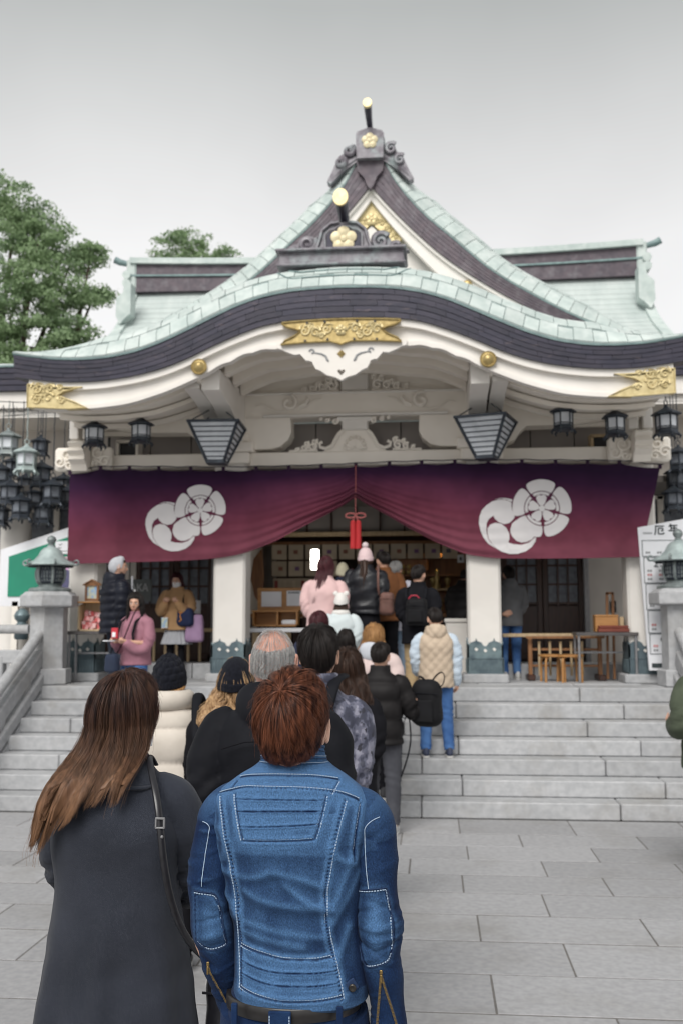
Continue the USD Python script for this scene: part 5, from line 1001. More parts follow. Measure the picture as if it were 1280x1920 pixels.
# ------------------------------------------------------------------ people: one continuous body each, with clothes and hair as its children
def cloth(name, c, c2=None, **k): return mat('cloth_' + name, c, c2, **{**dict(scale=7, rough=.85, bump=.25, bscale=140, sheen=.03, spec=.16), **k})
SKIN = mat('skin', (.60, .36, .26), (.52, .29, .20), scale=9, rough=.5, bump=.08, bscale=120); SKIN2 = mat('skin_flushed', (.62, .33, .25), (.52, .25, .18), scale=9, rough=.5, bump=.08, bscale=120)
EYEW = mat('eye_white', (.75, .73, .70), rough=.3); EYED = mat('eye_dark', (.02, .015, .012), rough=.2); LIPS = mat('lips', (.42, .16, .14), rough=.45)
WHITEM = mat('white_fabric', (.74, .74, .75), (.66, .66, .68), scale=9, rough=.8, bump=.2); SOLE = mat('sole_white', (.66, .65, .63), rough=.7); SHOEDK = mat('shoe_dark', (.03, .03, .035), rough=.6); SHOEWH = mat('shoe_white', (.62, .62, .60), (.5, .5, .5), scale=20, rough=.6)
def hairmat(name, dark, light, ombre=None, z0=0, z1=1, rough=.42):
    path = '/World/Looks/hair_' + name
    nodes = {'g': ('geometry', {}), 'm': ('mapping', {'scale': (1, 1, .12)}), 'n': ('noise_texture', {'scale': 95, 'detail': 4}), 'r': ('rgb_ramp', {'ramp': [(.34, dark), (.66, light)]}), 'p': ('principled_bsdf', {'roughness': rough, 'specular_ior_level': .25, 'sheen_weight': 0})}
    links = [('g.position', 'm.vector'), ('m.vector', 'n.vector'), ('n.fac', 'r.fac')]; src = 'r.color'
    if ombre:
        nodes |= {'s': ('separate_xyz', {}), 'mr': ('map_range', {'from_min': z0, 'from_max': z1, 'to_min': 1, 'to_max': 0, 'clamp': True}), 'n2': ('noise_texture', {'scale': 30, 'detail': 3}), 'a': ('math', {'math_type': 'multiply_add', 'value2': .7, 'value3': -.35}), 'ad': ('math', {'math_type': 'add', 'use_clamp': True}), 'r2': ('rgb_ramp', {'ramp': [(.3, tuple(x * .6 for x in ombre)), (.7, ombre)]}), 'mx': ('mix', {})}
        links += [('g.position', 's.vector'), ('s.z', 'mr.value'), ('m.vector', 'n2.vector'), ('n2.fac', 'a.value1'), ('a.value', 'ad.value1'), ('mr.result', 'ad.value2'), ('ad.value', 'mx.fac'), ('r.color', 'mx.color1'), ('n.fac', 'r2.fac'), ('r2.color', 'mx.color2')]; src = 'mx.color'
    links.append((src, 'p.base_color')); usdkit.material(stage, path, nodes, links, surface='p.BSDF'); return path
HB = hairmat('black', (.010, .008, .008), (.030, .024, .022)); HDB = hairmat('dark_brown', (.020, .011, .008), (.060, .032, .022)); HGREY = hairmat('grey', (.20, .20, .20), (.46, .45, .44)); HBL = hairmat('blonde', (.26, .13, .05), (.52, .30, .13)); HBURG = hairmat('burgundy', (.035, .010, .014), (.095, .030, .036)); HCURL = hairmat('curly_fair', (.24, .14, .07), (.50, .33, .18))
HRED = hairmat('red_brown', (.022, .007, .005), (.20, .072, .038), rough=.36)
def hull(pts_r, seg=14):
    ms = [m3.Manifold.sphere(float(r), seg).translate([float(x) for x in p]) for p, r in pts_r]; return m3.Manifold.batch_hull(ms)
def chain(pts, rs, seg=14): return [hull([(pts[i], rs[i]), (pts[i + 1], rs[i + 1])], seg) for i in range(len(pts) - 1)]
def tomani(v, f): return m3.Manifold(m3.Mesh(np.asarray(v, np.float32), np.asarray(f, np.uint32)))
def solid(meshes):
    """several closed meshes made one"""
    out = []
    for v, f in meshes:
        t = trimesh.Trimesh(v, f, process=True); 
        if t.volume < 0: t.invert()
        out.append(tomani(t.vertices, t.faces))
    u = m3.Manifold.batch_boolean(out, m3.OpType.Add).to_mesh(); return np.array(u.vert_properties[:, :3], float), np.array(u.tri_verts)
def smoothed(man, L, it=6):
    me = man.refine_to_length(L).to_mesh(); t = trimesh.Trimesh(me.vert_properties[:, :3], me.tri_verts, process=True); trimesh.smoothing.filter_taubin(t, iterations=it); return np.array(t.vertices), np.array(t.faces)
_hs = trimesh.creation.icosphere(subdivisions=4); _hv = np.array(_hs.vertices)
def head_mesh(female=False):
    p = _hv.copy(); x, y, z = p.T; low = np.clip(-z - .15, 0, 1); front = np.clip(y, 0, 1); back = np.clip(-y, 0, 1)
    X = .0755 * x * (1 - (.42 if female else .34) * low ** 1.3); Y = np.where(y > 0, .090, .102) * y * (1 - .35 * low * back) ; Z = .118 * z
    Y = Y - .020 * low * back + .012 * np.exp(-((z + .86) / .22) ** 2) * front
    g = lambda cx, cz, sx_, sz_: np.exp(-((x - cx) / sx_) ** 2 - ((z - cz) / sz_) ** 2) * (y > 0)
    Y = Y + .026 * g(0, -.20, .13, .13) + .012 * g(0, -.02, .09, .20) - .010 * (g(.36, .06, .20, .12) + g(-.36, .06, .20, .12)) + .006 * g(0, .22, .6, .12) + .007 * g(0, -.50, .26, .07) - .006 * g(0, -.575, .22, .03) - .004 * g(0, -.38, .2, .06)
    return np.stack([X, Y, Z], 1), np.array(_hs.faces)
def ear(s):
    m = MB(); P_ = [(s * (.074 + .010 * math.sin(a * .5)), -.006 - .017 * math.cos(a) , -.002 + .031 * math.sin(a - .5)) for a in np.linspace(-.4, 4.6, 12)]; return P_
def hand(wrist, d, palm, k=1.0, curl=.5, thumb=1):
    """hand hanging from the wrist along d, the palm facing `palm`; fingers curl towards the palm"""
    d, palm = nrm(d), nrm(np.asarray(palm, float) - nrm(d) * (np.asarray(palm, float) @ nrm(d))); side = np.cross(palm, d) * thumb; w = np.asarray(wrist, float); o = []
    o.append(hull([(w, .026 * k), (w + d * .05 * k + side * .022 * k, .017 * k), (w + d * .085 * k + side * .032 * k, .0125 * k), (w + d * .085 * k - side * .032 * k, .012 * k), (w + d * .04 * k - side * .022 * k, .016 * k)], 10))
    for i, (L, u) in enumerate(((.072, .031), (.08, .0105), (.074, -.0105), (.06, -.030))):
        p = w + d * .082 * k + side * u * k; a = 0.0; pts = [p - d * .012 * k, p]
        for j, fr in enumerate((.46, .30, .24)): a += curl * (1.0, 1.1, .7)[j] * (1 + .1 * i); p = p + (d * math.cos(a) + palm * math.sin(a)) * L * fr * k; pts.append(p)
        o += chain(pts, [.0098 * k, .0098 * k, .0090 * k, .0082 * k, .0068 * k], 8)
    p0 = w + d * .022 * k + side * .024 * k; td = nrm(d * .75 + side * .62 + palm * .35); p1 = p0 + td * .038 * k; p2 = p1 + nrm(d * .9 + side * .18 + palm * .5) * .03 * k; p3 = p2 + nrm(d * .9 + palm * (.3 + curl)) * .024 * k
    return o + chain([p0, p1, p2, p3], [.0135 * k, .011 * k, .010 * k, .008 * k], 8)
ARMS = {'down': ((.09, -.04, -1), (.02, .16, -1)), 'bent': ((.10, -.14, -1), (-.28, .93, .12)), 'pocket': ((.22, -.28, -1), (-.18, .60, -.75)), 'front': ((.16, .12, -1), (-.45, .80, .10)), 'up': ((.25, .25, -1), (-.45, .55, .75)), 'back': ((.2, -.35, -1), (.0, .25, -1)), 'side': ((.42, .0, -1), (.30, .25, -.55))}
class Fig: pass
def figure(name_label, loc, rot, H, arms=('down', 'down'), head=(0, 0, 0), female=False, build=1.0, legs=((0, 0), (0, 0)), lean=0.0, skin=SKIN, fingers=True, curl=(.5, .5), armvec=None, res=.018, group=None):
    F = Fig(); k = F.k = H / 1.70; F.t = thing('person', name_label, 'person', loc, rot, group); F.H = H; F.loc_y = loc[1]
    S = lambda *p: np.array(p, float) * k; b = build
    def up(p): p = np.array(p, float); c, s = math.cos(lean), math.sin(lean); q = p - S(0, 0, .95); return np.array([q[0], q[1] * c + q[2] * s, -q[1] * s + q[2] * c]) + S(0, 0, .95)
    F.up = up; F.hip, F.knee, F.ank = {}, {}, {}; F.sh, F.el, F.wr, F.fd = {}, {}, {}, {}
    for i, s in enumerate((-1, 1)):
        fx, fy = legs[i]; F.hip[s] = S(s * .092, 0, .90); F.ank[s] = S(s * .095 + fx, fy, .085); F.knee[s] = (F.hip[s] + F.ank[s]) / 2 + S(s * .004, .035 + .25 * max(0, fy), .0)
        F.sh[s] = up(S(s * .178 * b, -.005, 1.375)); a = (armvec[i] if armvec and armvec[i] else ARMS[arms[i]]); u_ = nrm(np.array(a[0]) * [s, 1, 1]); f_ = nrm(np.array(a[1]) * [s, 1, 1])
        F.el[s] = F.sh[s] + u_ * .285 * k; F.wr[s] = F.el[s] + f_ * .245 * k; F.fd[s] = f_
    F.neck = up(S(0, -.012, 1.435)); F.hc = up(S(0, .012, 1.582)); y_, p_, r_ = [math.radians(q) for q in head]
    F.R = rotz(y_) @ rotx(p_) @ roty(r_); F.hc = F.neck + rotz(y_ * .3) @ rotx(p_ * .6) @ (F.hc - F.neck)
    ms = chain([S(0, 0, .93), up(S(0, .005, 1.08)), up(S(0, 0, 1.26)), F.neck - S(0, 0, .05)], [.104 * k * b, .094 * k * b, .100 * k * b, .06 * k])
    ms += chain([F.neck - S(0, 0, .05), F.neck, F.hc - F.R @ S(0, .02, .05)], [.062 * k, .055 * k, .055 * k])
    for s in (-1, 1):
        ms.append(hull([(up(S(s * .09, 0, 1.28)), .075 * k), (F.sh[s] - np.array([s * .02, 0, .012]) * k, .036 * k)])); ms += chain([F.sh[s] - np.array([s * .012, 0, .01]) * k, F.el[s], F.wr[s]], [.038 * k, .034 * k, .025 * k])
        ms += chain([F.hip[s], F.knee[s], F.ank[s]], [.068 * k, .052 * k, .038 * k]); ms.append(hull([(F.ank[s], .038 * k), (F.ank[s] + S(0, -.03, -.05), .03 * k), (F.ank[s] + S(0, .13, -.055), .026 * k)]))
        if fingers: ms += hand(F.wr[s], F.fd[s], np.array([-s * .9, .2, 0.0]) if abs(F.fd[s][2]) > .6 else np.array([-s * .4, 0, .9]) if arms[i] != 'front' else np.array([-s * .5, 0, .8]), k, curl[0 if s < 0 else 1], thumb=s if abs(F.fd[s][2]) > .6 else s)
    hv, hf = head_mesh(female); hv = (hv * k) @ F.R.T + F.hc; ms.append(tomani(hv, hf))
    for s in (-1, 1): ms.append(m3.Manifold.batch_boolean(chain([np.asarray(p) * k @ F.R.T + F.hc for p in ear(s)], [.007 * k] * 12, 8) + [hull([(F.hc + F.R @ S(s * .076, -.004, -.002), .007 * k), (F.hc + F.R @ S(s * .078, -.012, .014), .008 * k), (F.hc + F.R @ S(s * .074, -.002, -.025), .006 * k)], 8)], m3.OpType.Add))
    F.body = part(F.t, 'body', smoothed(m3.Manifold.batch_boolean(ms, m3.OpType.Add), res, 5), skin, True); return F
def face(F):
    k = F.k; W = lambda *p: F.hc + F.R @ (np.array(p, float) * k)
    for s in (-1, 1):
        v, f = trimesh.creation.icosphere(2, .0125 * k).vertices, trimesh.creation.icosphere(2).faces; e = part(F.t, 'eye', (np.array(v) * [1.15, .6, .6] @ F.R.T + W(s * .029, .0765, .006), f), EYEW, True)
        part(e, 'iris', (np.array(v) * [.5, .35, .5] @ F.R.T + W(s * .029, .083, .006), f), EYED, True); part(F.t, 'eyebrow', tube([W(s * .013, .089, .024), W(s * .03, .086, .030), W(s * .045, .074, .025)], [.003 * k, .0035 * k, .002 * k], 6), HB)
    part(F.t, 'lips', tube([W(-.022, .079, -.063), W(-.008, .0885, -.059), W(0, .0875, -.0605), W(.008, .0885, -.059), W(.022, .079, -.063)], [.002 * k, .0048 * k, .0045 * k, .0048 * k, .002 * k], 8), LIPS, True)
def noise3(P_, s, seed=0): return meshkit.fbm(np.asarray(P_).reshape(-1, 3) * s, 3, seed).reshape(np.asarray(P_).shape[:-1])
def rings(levels, n, m, ex=2.5):
    L = np.array(levels, float); z = np.linspace(0, 1, n); t = np.linspace(0, 1, len(L)); q = np.stack([PchipInterpolator(t, L[:, i])(z) for i in range(L.shape[1])], 1)
    a = np.arange(m) * 2 * PI / m; c, s = np.cos(a), np.sin(a); cx = np.sign(c) * np.abs(c) ** (2 / ex); cy = np.sign(s) * np.abs(s) ** (2 / ex)
    return np.stack([q[:, 1:2] * cx, q[:, 3:4] + q[:, 2:3] * cy, np.repeat(q[:, 0:1], m, 1)], -1)
def displace(R, d):
    n = np.cross(np.roll(R, -1, 1) - np.roll(R, 1, 1), np.gradient(R, axis=0)); n /= np.linalg.norm(n, axis=2, keepdims=True) + 1e-9; return R + n * d[..., None]
def puffd(z, sp, h): return h * (np.abs(np.sin(PI * z / sp)) ** .55 - .62)
def vnormals(v, f):
    n = np.zeros_like(v); c = np.cross(v[f[:, 1]] - v[f[:, 0]], v[f[:, 2]] - v[f[:, 0]])
    for i in range(3): np.add.at(n, f[:, i], c)
    return n / (np.linalg.norm(n, axis=1, keepdims=True) + 1e-12)
def folds(p, amp, seed, fine=1.0):
    """cloth folds: creases from ridged noise, longer sideways than upwards"""
    w = p + .05 * np.stack([noise3(p, 5, seed + 1), noise3(p, 5, seed + 2), noise3(p, 5, seed + 3)], -1)
    a = meshkit.noise(np.stack([w[:, 0] * 5 + w[:, 2] * 4, w[:, 1] * 5, w[:, 2] * 11 - w[:, 0] * 3], 1) * fine, seed + 4); b = meshkit.noise(np.stack([w[:, 0] * 9 - w[:, 2] * 7, w[:, 1] * 9, w[:, 2] * 15], 1) * fine, seed + 5)
    return amp * (1.5 * (.35 - np.abs(a)) + .8 * (.35 - np.abs(b)) + .5 * noise3(p, 3, seed))
def top(F, m, hem=.86, fat=.02, kind='plain', sp=.11, collar=.05, flare=0.0, sleeves=True, cuff=1.0, name='jacket', sm=None, seed=0, wr=.009, n=40, mm=48, hood=None, depth=1.0, sh=1.0, hemrib=None, slv_end=1.0, label=None, slf=None, ws=1.0, vfold=0.0, L=.017, it=9, hoodr=1.0, open_hem=True):
    k, f = F.k, fat; sf = fat * .62 if slf is None else slf
    Lv = [(hem + .05, .120 + f, (.10 + f) * depth, 0), (hem, .150 + f + flare, (.112 + f + flare * .6) * depth, 0), (hem + .012, .166 + f + flare, (.124 + f + flare * .6) * depth, 0), ((hem + 1.12) / 2, .160 + f + flare * .5, (.120 + f + flare * .3) * depth, 0), (1.12, .160 + f, (.118 + f) * depth, 0), (1.26, .176 + f * .8, (.126 + f) * depth, -.005), (1.335, (.178 + f * .6) * sh, (.112 + f * .9) * depth, -.008), (1.40, (.150 + f * .4) * sh, .090 + f * .7, -.012), (1.43, .108 + f * .4, .082 + f * .5, -.014), (1.455, .080 + f * .4, .076 + f * .4, -.012), (1.455 + collar, .074 + f * .4, .074 + f * .4, -.004), (1.452 + collar, .05, .05, -.004)]
    R = rings([(a_, b_ * ws, c_, d_) for a_, b_, c_, d_ in Lv], n, mm, 2.4) * k
    if abs(F.up(np.array([0, 0, 1.4]))[1]) > 1e-6: R = np.array([[F.up(p) for p in ring] for ring in R])
    ms = [loft(R)]; segs = []
    def arm(s):
        t = np.linspace(0, 1, 30); P0 = F.sh[s] + np.array([-s * .05, 0, .006]) * k; e = (F.wr[s] + F.fd[s] * .035 * k) * slv_end + F.el[s] * (1 - slv_end)
        c = CubicSpline([0, .12, .55, 1], [P0, F.sh[s] + (F.el[s] - F.sh[s]) * .12, F.el[s], e])(t); r = np.interp(t, [0, .10, .5, .93, .97, 1], [.046 + sf * .6, .056 + sf, .050 + sf, .041 + sf * .9, .038 + sf * .75 * cuff, .034 + sf * .5 * cuff]) * k
        return c, r
    for s in (-1, 1):
        c, r = arm(s); segs.append((c, r)); 
        if sleeves and sm is None: ms.append(tube(c, r, 24, True))
    if hood and hood == m:
        a = np.linspace(-.25, PI + .25, 30); P_ = np.stack([(.095 + f * .4) * np.cos(a), -.026 - (.075 + f * .6) * np.sin(a), 1.430 + .018 * np.sin(a)], 1) * k
        ms.append(tube([F.up(p) for p in P_], (.016 + .020 * hoodr * np.clip(np.sin(a), 0, 1) ** .8) * k, 16, True, ell=2.4, up=(0, 0, 1)))
    def finish(ms, seed, arms_, nm, mat_, lab=None):
        u = solid(ms); man = tomani(*u).refine_to_length(L * k * (1.0 if F.loc_y < 7 else 1.5)).to_mesh(); t = trimesh.Trimesh(man.vert_properties[:, :3], man.tri_verts, process=True); trimesh.smoothing.filter_taubin(t, lamb=.55, nu=.52, iterations=it)
        v, fc = np.array(t.vertices), np.array(t.faces); q = v / k; al, da = np.zeros(len(v)), np.full(len(v), 9.0)
        for c, r in arms_:
            ln = np.concatenate([[0], np.cumsum(np.linalg.norm(np.diff(c, axis=0), axis=1))]) / k; dd = np.linalg.norm(v[:, None] - c[None], axis=2); i = dd.argmin(1); rel = dd[np.arange(len(v)), i] / (r[i] + 1e-9); ok = rel < da; al = np.where(ok, ln[i], al); da = np.minimum(da, rel)
        onarm = smoothstep(1.45 - da, 0, .35) if arms_ else np.zeros(len(v)); onarm = onarm * (al > .06)
        d = folds(q, wr, seed); fade = smoothstep(q[:, 2], hem, hem + .03)
        el = np.exp(-((al - .30) / .07) ** 2) * onarm * .006 * np.sin(al * 95 + 2 * q[:, 0] * 30)
        if kind == 'puffer':
            pt = puffd(q[:, 2], sp, .026) * smoothstep(1.44 - q[:, 2], 0, .06); pa = puffd(al, sp * .95, .020); d = d * .55 + pt * (1 - onarm) + pa * onarm
        if kind == 'quilt': a_ = np.arctan2(q[:, 1], q[:, 0]) * .18; d = d * .5 + .014 * ((np.abs(np.sin(PI * (q[:, 2] + a_) / sp)) * np.abs(np.sin(PI * (q[:, 2] - a_) / sp))) ** .5 - .3) * (1 - onarm * (sm is None))
        if vfold: a_ = np.arctan2(q[:, 1], q[:, 0]); d = d + vfold * smoothstep(1.15 - q[:, 2], 0, .45) * (np.sin(a_ * 7 + 1.5 * np.sin(q[:, 2] * 4)) + .5 * np.sin(a_ * 13 + 2)) * (1 - onarm)
        if hemrib: d = d - .014 * np.exp(-((q[:, 2] - hem - .06) / .018) ** 2) * (1 - onarm) + .002 * np.sin(np.arctan2(q[:, 1], q[:, 0]) * 90) * (q[:, 2] < hem + .05)
        v = v + vnormals(v, fc) * ((d + el) * k)[:, None]; return part(F.t, nm, (v, fc), mat_, True, label=lab)
    j = finish(ms, seed, segs if sm is None else [], name, m, label)
    if sleeves and sm is not None:
        for (c, r), s in zip(segs, (-1, 1)): finish([tube(c, r, 24, True)], seed + 7 + s, [(c, r)], 'sleeve', sm)
    if hood and hood != m:
        a = np.linspace(-.25, PI + .25, 40); P_ = np.stack([(.095 + f * .4) * np.cos(a), -.026 - (.075 + f * .65) * np.sin(a), 1.435 + .018 * np.sin(a) + .01 * np.cos(3 * a)], 1) * k; r = (.016 + .022 * hoodr * np.clip(np.sin(a), 0, 1) ** .8) * k
        T = tube([F.up(p) for p in P_], r, 20, True, ell=2.3)[0][:-2].reshape(40, 20, 3); part(F.t, 'hood', loft(displace(T, noise3(T, 16 / k, seed + 5) * .014 * k)), hood, True)
    return j
def trousers(F, m, fat=.0, name='trousers', seed=3, end=.06, wr=.006, topz=1.02):
    k = F.k; ms = []; R = rings([(.82, .150 + fat, .118 + fat, 0), (.90, .165 + fat, .125 + fat, -.006), (.98, .155 + fat, .115 + fat, 0), (topz + .02, .150 + fat, .112 + fat, 0)], 14, 40) * k; ms.append(loft(R))
    for s in (-1, 1):
        t = np.linspace(0, 1, 46); e = F.ank[s] + (F.knee[s] - F.ank[s]) * (end - .06); c = CubicSpline([0, .5, 1], [F.hip[s] + np.array([0, 0, .03]) * k, F.knee[s], e])(t); r = np.interp(t, [0, .15, .5, .8, 1], [.088 + fat, .088 + fat, .066 + fat, .055 + fat, .052 + fat * 1.3]) * k
        T = tube(c, r, 28, True, up=(0, 1, 0))[0][:-2].reshape(46, 28, 3); d = noise3(T, 9 / k, seed + s) * wr * 2 + (np.exp(-((t[:, None] - .5) / .10) ** 2) + np.exp(-((t[:, None] - .97) / .08) ** 2)) * .006 * np.sin(t[:, None] * 75 + np.arange(28)[None] * .45); ms.append(loft(displace(T, d * k)))
    return part(F.t, name, solid(ms), m, 50)
def shoes(F, m, sole=SOLE):
    k = F.k
    for s in (-1, 1):
        a = F.ank[s]; g = a * [1, 1, 0]; o = m3.Manifold.batch_boolean([hull([(g + np.array([0, -.045, .045]) * k, .038 * k), (g + np.array([0, .05, .045]) * k, .036 * k), (g + np.array([0, -.035, .09]) * k, .036 * k)]), hull([(g + np.array([0, .05, .04]) * k, .040 * k), (g + np.array([s * .008, .145, .034]) * k, .030 * k), (g + np.array([-s * .012, .13, .032]) * k, .028 * k)])], m3.OpType.Add).trim_by_plane([0, 0, 1], .012 * k)
        q = part(F.t, 'shoe', smoothed(o, .014 * k, 4), m, True)
        so = m3.Manifold.batch_hull([m3.Manifold.cylinder(.02 * k, r * k, r * k, 16).translate([float(x) for x in g + np.array([0, y, 0.0]) * k]) for y, r in ((-.05, .040), (.06, .044), (.14, .036))]); part(q, 'sole', smoothed(so, .03, 0), sole)
def smoothstep(x, a, b): t = np.clip((x - a) / (b - a), 0, 1); return t * t * (3 - 2 * t)
def hair(F, m, style='short', vol=.10, length=.0, n=1500, w=.0016, seed=1, crown=25, thE=None, drape=(0, -.03), wave=(0, 0), face_open=55, taper=.6, name='hair', capmat=None, spread=1.0, clump=.012, part_az=None, rad=(.0785, .099, .119), lift=.0, sub_n=10, cap=True, t0max=.35, hangfn=None, ends=.25, cside=0, lenfn=None, ztaper=.75, stubble=False, capk=.985):
    k = F.k; g = np.random.default_rng(seed); rad = np.array(rad) * k; ca, cs_ = math.radians(crown), math.radians(cside); c = nrm([math.sin(cs_), -math.sin(ca), math.cos(ca)]); fw = nrm(np.array([0, 1.0, 0]) - c * c[1]); sd = np.cross(fw, c)
    if thE is None: thE = {'short': (56, 76, 122), 'long': (54, 92, 108), 'bob': (52, 96, 112)}[style]
    def SE(az): a = np.abs((az + PI) % (2 * PI) - PI); return np.radians(np.interp(np.degrees(a), [0, 40, 75, 100, 140, 180], [thE[0], thE[0] + 4, thE[1], thE[1] + 2, thE[2] - 4, thE[2]])) + ca * np.cos(az) - cs_ * np.sin(az)
    def hang(az): a = np.degrees(np.abs((az + PI) % (2 * PI) - PI)); return length * k * smoothstep(a, face_open - 12, face_open + 22) * (1 if lenfn is None else lenfn(az))
    def surf(az, t, up=0.0, lf=1.0):
        th1, hg = SE(az), hang(az) * lf; arc = th1 * rad.mean(); tot = arc + hg; s = t * tot; th = np.minimum(s, arc) / rad.mean(); h = np.maximum(s - arc, 0)
        d = np.cos(th)[..., None] * c + np.sin(th)[..., None] * (np.cos(az)[..., None] * fw + np.sin(az)[..., None] * sd)
        bulge = 1 + vol * np.sin(np.clip(th / max(SE(np.array(PI)), .1), 0, 1) * PI * .72 + .35) + lift * np.exp(-((th - .9) / .5) ** 2)
        if not length: bulge = 1 + (bulge - 1) * (1 - ztaper * smoothstep(t, .62, 1.0))
        p = d * rad * bulge[..., None] + d * np.asarray(up)[..., None] * k; p = p @ F.R.T + F.hc
        out = (np.cos(az)[..., None] * fw + np.sin(az)[..., None] * sd) @ F.R.T * [1, 1, 0]; u = (h / (length * k + 1e-9)) if length else h
        if length:
            sw = np.stack([out[..., 0] * .015 * spread * k * np.sin(np.clip(u, 0, 1) * PI) + drape[0] * k * u ** 1.4 + (spread - 1) * out[..., 0] * .10 * k * u, drape[1] * k * smoothstep(u, 0, .6) + out[..., 1] * .012 * k * u, -h], -1)
            p = p + sw
            if wave[0]: ph = az * 9; p = p + np.stack([np.sin(h / k * wave[1] + ph), np.cos(h / k * wave[1] * .9 + ph * 1.3), 0 * h], -1) * (wave[0] * k * np.clip(h / (.06 * k), 0, 1))[..., None]
            if hangfn is not None: p = hangfn(p, u, az)
        return p
    if cap:
        na, nt = 88, 34; A, T = np.meshgrid(np.arange(na) * 2 * PI / na, np.linspace(.012, 1, nt)); rip = clump * .5 * np.sin(A * 31 + 2 * np.sin(A * 5)) * np.sin(T * PI) ; lf = 1 - ends * .5 * (.5 + .5 * np.sin(A * 17))
        O = surf(A, T, rip, lf * (.80 if length else 1)); I = surf(A, T, rip * 0 - .012, lf * (.78 if length else .97)); O = (O - F.hc) * capk + F.hc if not length else O
        base_ = part(F.t, name, loft(np.concatenate([O, I[::-1]], 0)), capmat or m, True)
    else: base_ = F.t
    if n:
        az = g.uniform(0, 2 * PI, n); keep = g.uniform(size=n) < 1.01; az = az[keep]; n = len(az); ts = g.uniform(0, 1, n) ** 1.5 * t0max; te = 1 - ends * g.uniform(0, 1, n) ** 2 * (1 if length else .3); tt = ts[:, None] + (te - ts)[:, None] * np.linspace(0, 1, sub_n)[None]
        if stubble: ts = g.uniform(.05, .97, n); tt = ts[:, None] + np.linspace(0, .13, sub_n)[None]
        cl = clump * np.sin(az * 23 + 3 * np.sin(az * 7)) * .6 + g.normal(0, clump * .35, n); azs = az[:, None] + g.normal(0, .06, n)[:, None] * np.linspace(-.3, 1, sub_n)[None] + (.05 * np.sin(az * 13)[:, None]) * np.linspace(0, 1, sub_n)[None] ** 2
        up = (cl + .004)[:, None] * np.sin(np.linspace(.25, 1, sub_n) * PI * .8)[None] + .002; lf = (1 - ends * .5 * (.5 + .5 * np.sin(az * 17)))[:, None]
        P_ = surf(azs, np.clip(tt, .012, 1.04), up, lf); wd = np.tile(w * k * np.concatenate([np.ones(sub_n - 3), [.8, .6, .3]]), n)
        curves(base_, 'strand', P_.reshape(-1, 3), np.full(n, sub_n), wd, m)
    if n > 4000:                                                    # loose flyaway hairs
        nf = n // 40; az = g.uniform(0, 2 * PI, nf); tt = g.uniform(0, .4, nf)[:, None] + np.linspace(0, 1, sub_n)[None] * g.uniform(.3, .75, nf)[:, None]; up = np.linspace(.1, 1, sub_n)[None] ** 1.5 * g.uniform(.004, .030, nf)[:, None]
        P_ = surf(az[:, None] + g.normal(0, .25, nf)[:, None] * np.linspace(0, 1, sub_n)[None], np.clip(tt, .012, 1.06), up, 1.0); curves(base_, 'flyaway', P_.reshape(-1, 3), np.full(nf, sub_n), np.full(nf * sub_n, w * .55 * k), m)
    F.surf = surf; return base_
def knit_hat(F, m, thE=(80, 95, 108), vol=.14, bump_=.0, rib=0.0, pom=None, ears=None, band=True, name='hat', n=96, seed=2, crown=12, bandmat=None):
    k = F.k; ca = math.radians(crown); c = np.array([0, -math.sin(ca), math.cos(ca)]); fw = np.array([0, math.cos(ca), math.sin(ca)]); sd = np.array([1.0, 0, 0]); rad = np.array([.0785, .099, .119]) * k
    A, T = np.meshgrid(np.arange(n) * 2 * PI / n, np.linspace(.01, 1, 60)); a = np.degrees(np.abs((A + PI) % (2 * PI) - PI)); th1 = np.radians(np.interp(a, [0, 80, 110, 180], [thE[0], thE[1], thE[1] + 4, thE[2]])) + ca * np.cos(A); th = th1 * T
    d = np.cos(th)[..., None] * c + np.sin(th)[..., None] * (np.cos(A)[..., None] * fw + np.sin(A)[..., None] * sd); h = 1 + vol + rib * np.sin(A * 26) * .5
    if bump_: h = h + bump_ * (np.abs(np.sin(A * 5.5 + PI / 2 * np.floor(T * 5.99))) * np.abs(np.sin(T * PI * 6))) ** .6 * (T < .84)
    if band: h = h + .05 * smoothstep(T, .82, .85) + .015 * np.sin(A * 34) * (T > .84)
    O = (d * rad * h[..., None]) @ F.R.T + F.hc; I = (d * rad * 1.03) @ F.R.T + F.hc; ht = part(F.t, name, loft(np.concatenate([O, I[::-1]], 0)), m, True)
    if pom:
        v = trimesh.creation.icosphere(4, 1.0); vv = np.array(v.vertices); vv = vv * (1 + .10 * meshkit.noise(vv * 6))[:, None] * .036 * k + F.hc + F.R @ (c * rad[2] * (1 + vol) + c * .024 * k); part(ht, 'pompom', (vv, np.array(v.faces)), pom, True)
    if ears:
        for s in (-1, 1):
            v = trimesh.creation.icosphere(3, 1.0); vv = np.array(v.vertices) * [.037, .022, .035] * k + [s * .072 * k, 0, .138 * k]; part(ht, 'round_ear', (vv @ F.R.T + F.hc, np.array(v.faces)), ears, True)
    return ht
def mask(F, m=None):
    k = F.k; A, T = np.meshgrid(np.linspace(-1.25, 1.25, 24), np.linspace(-1, 1, 12)); x = np.sin(A) * .073; y = np.cos(A) * .088 + .012 * np.exp(-(A / .35) ** 2) * (1 - .4 * np.abs(T)); z = -.045 + T * .042 * np.cos(A * .75)
    Pm = np.stack([x, y + .006, z], -1) * k @ F.R.T + F.hc; n_ = (F.R @ np.array([0, -.004, 0])) * k; q = part(F.t, 'face_mask', _slab(Pm, Pm + n_), m or WHITEM, True)
    for s in (-1, 1): part(q, 'ear_loop', tube([F.hc + F.R @ (np.array(p) * k) for p in ((s * .069, .03, -.02), (s * .080, 0, .0), (s * .082, -.018, -.005), (s * .079, -.005, -.03), (s * .068, .03, -.07))], .0015 * k, 5), m or WHITEM)
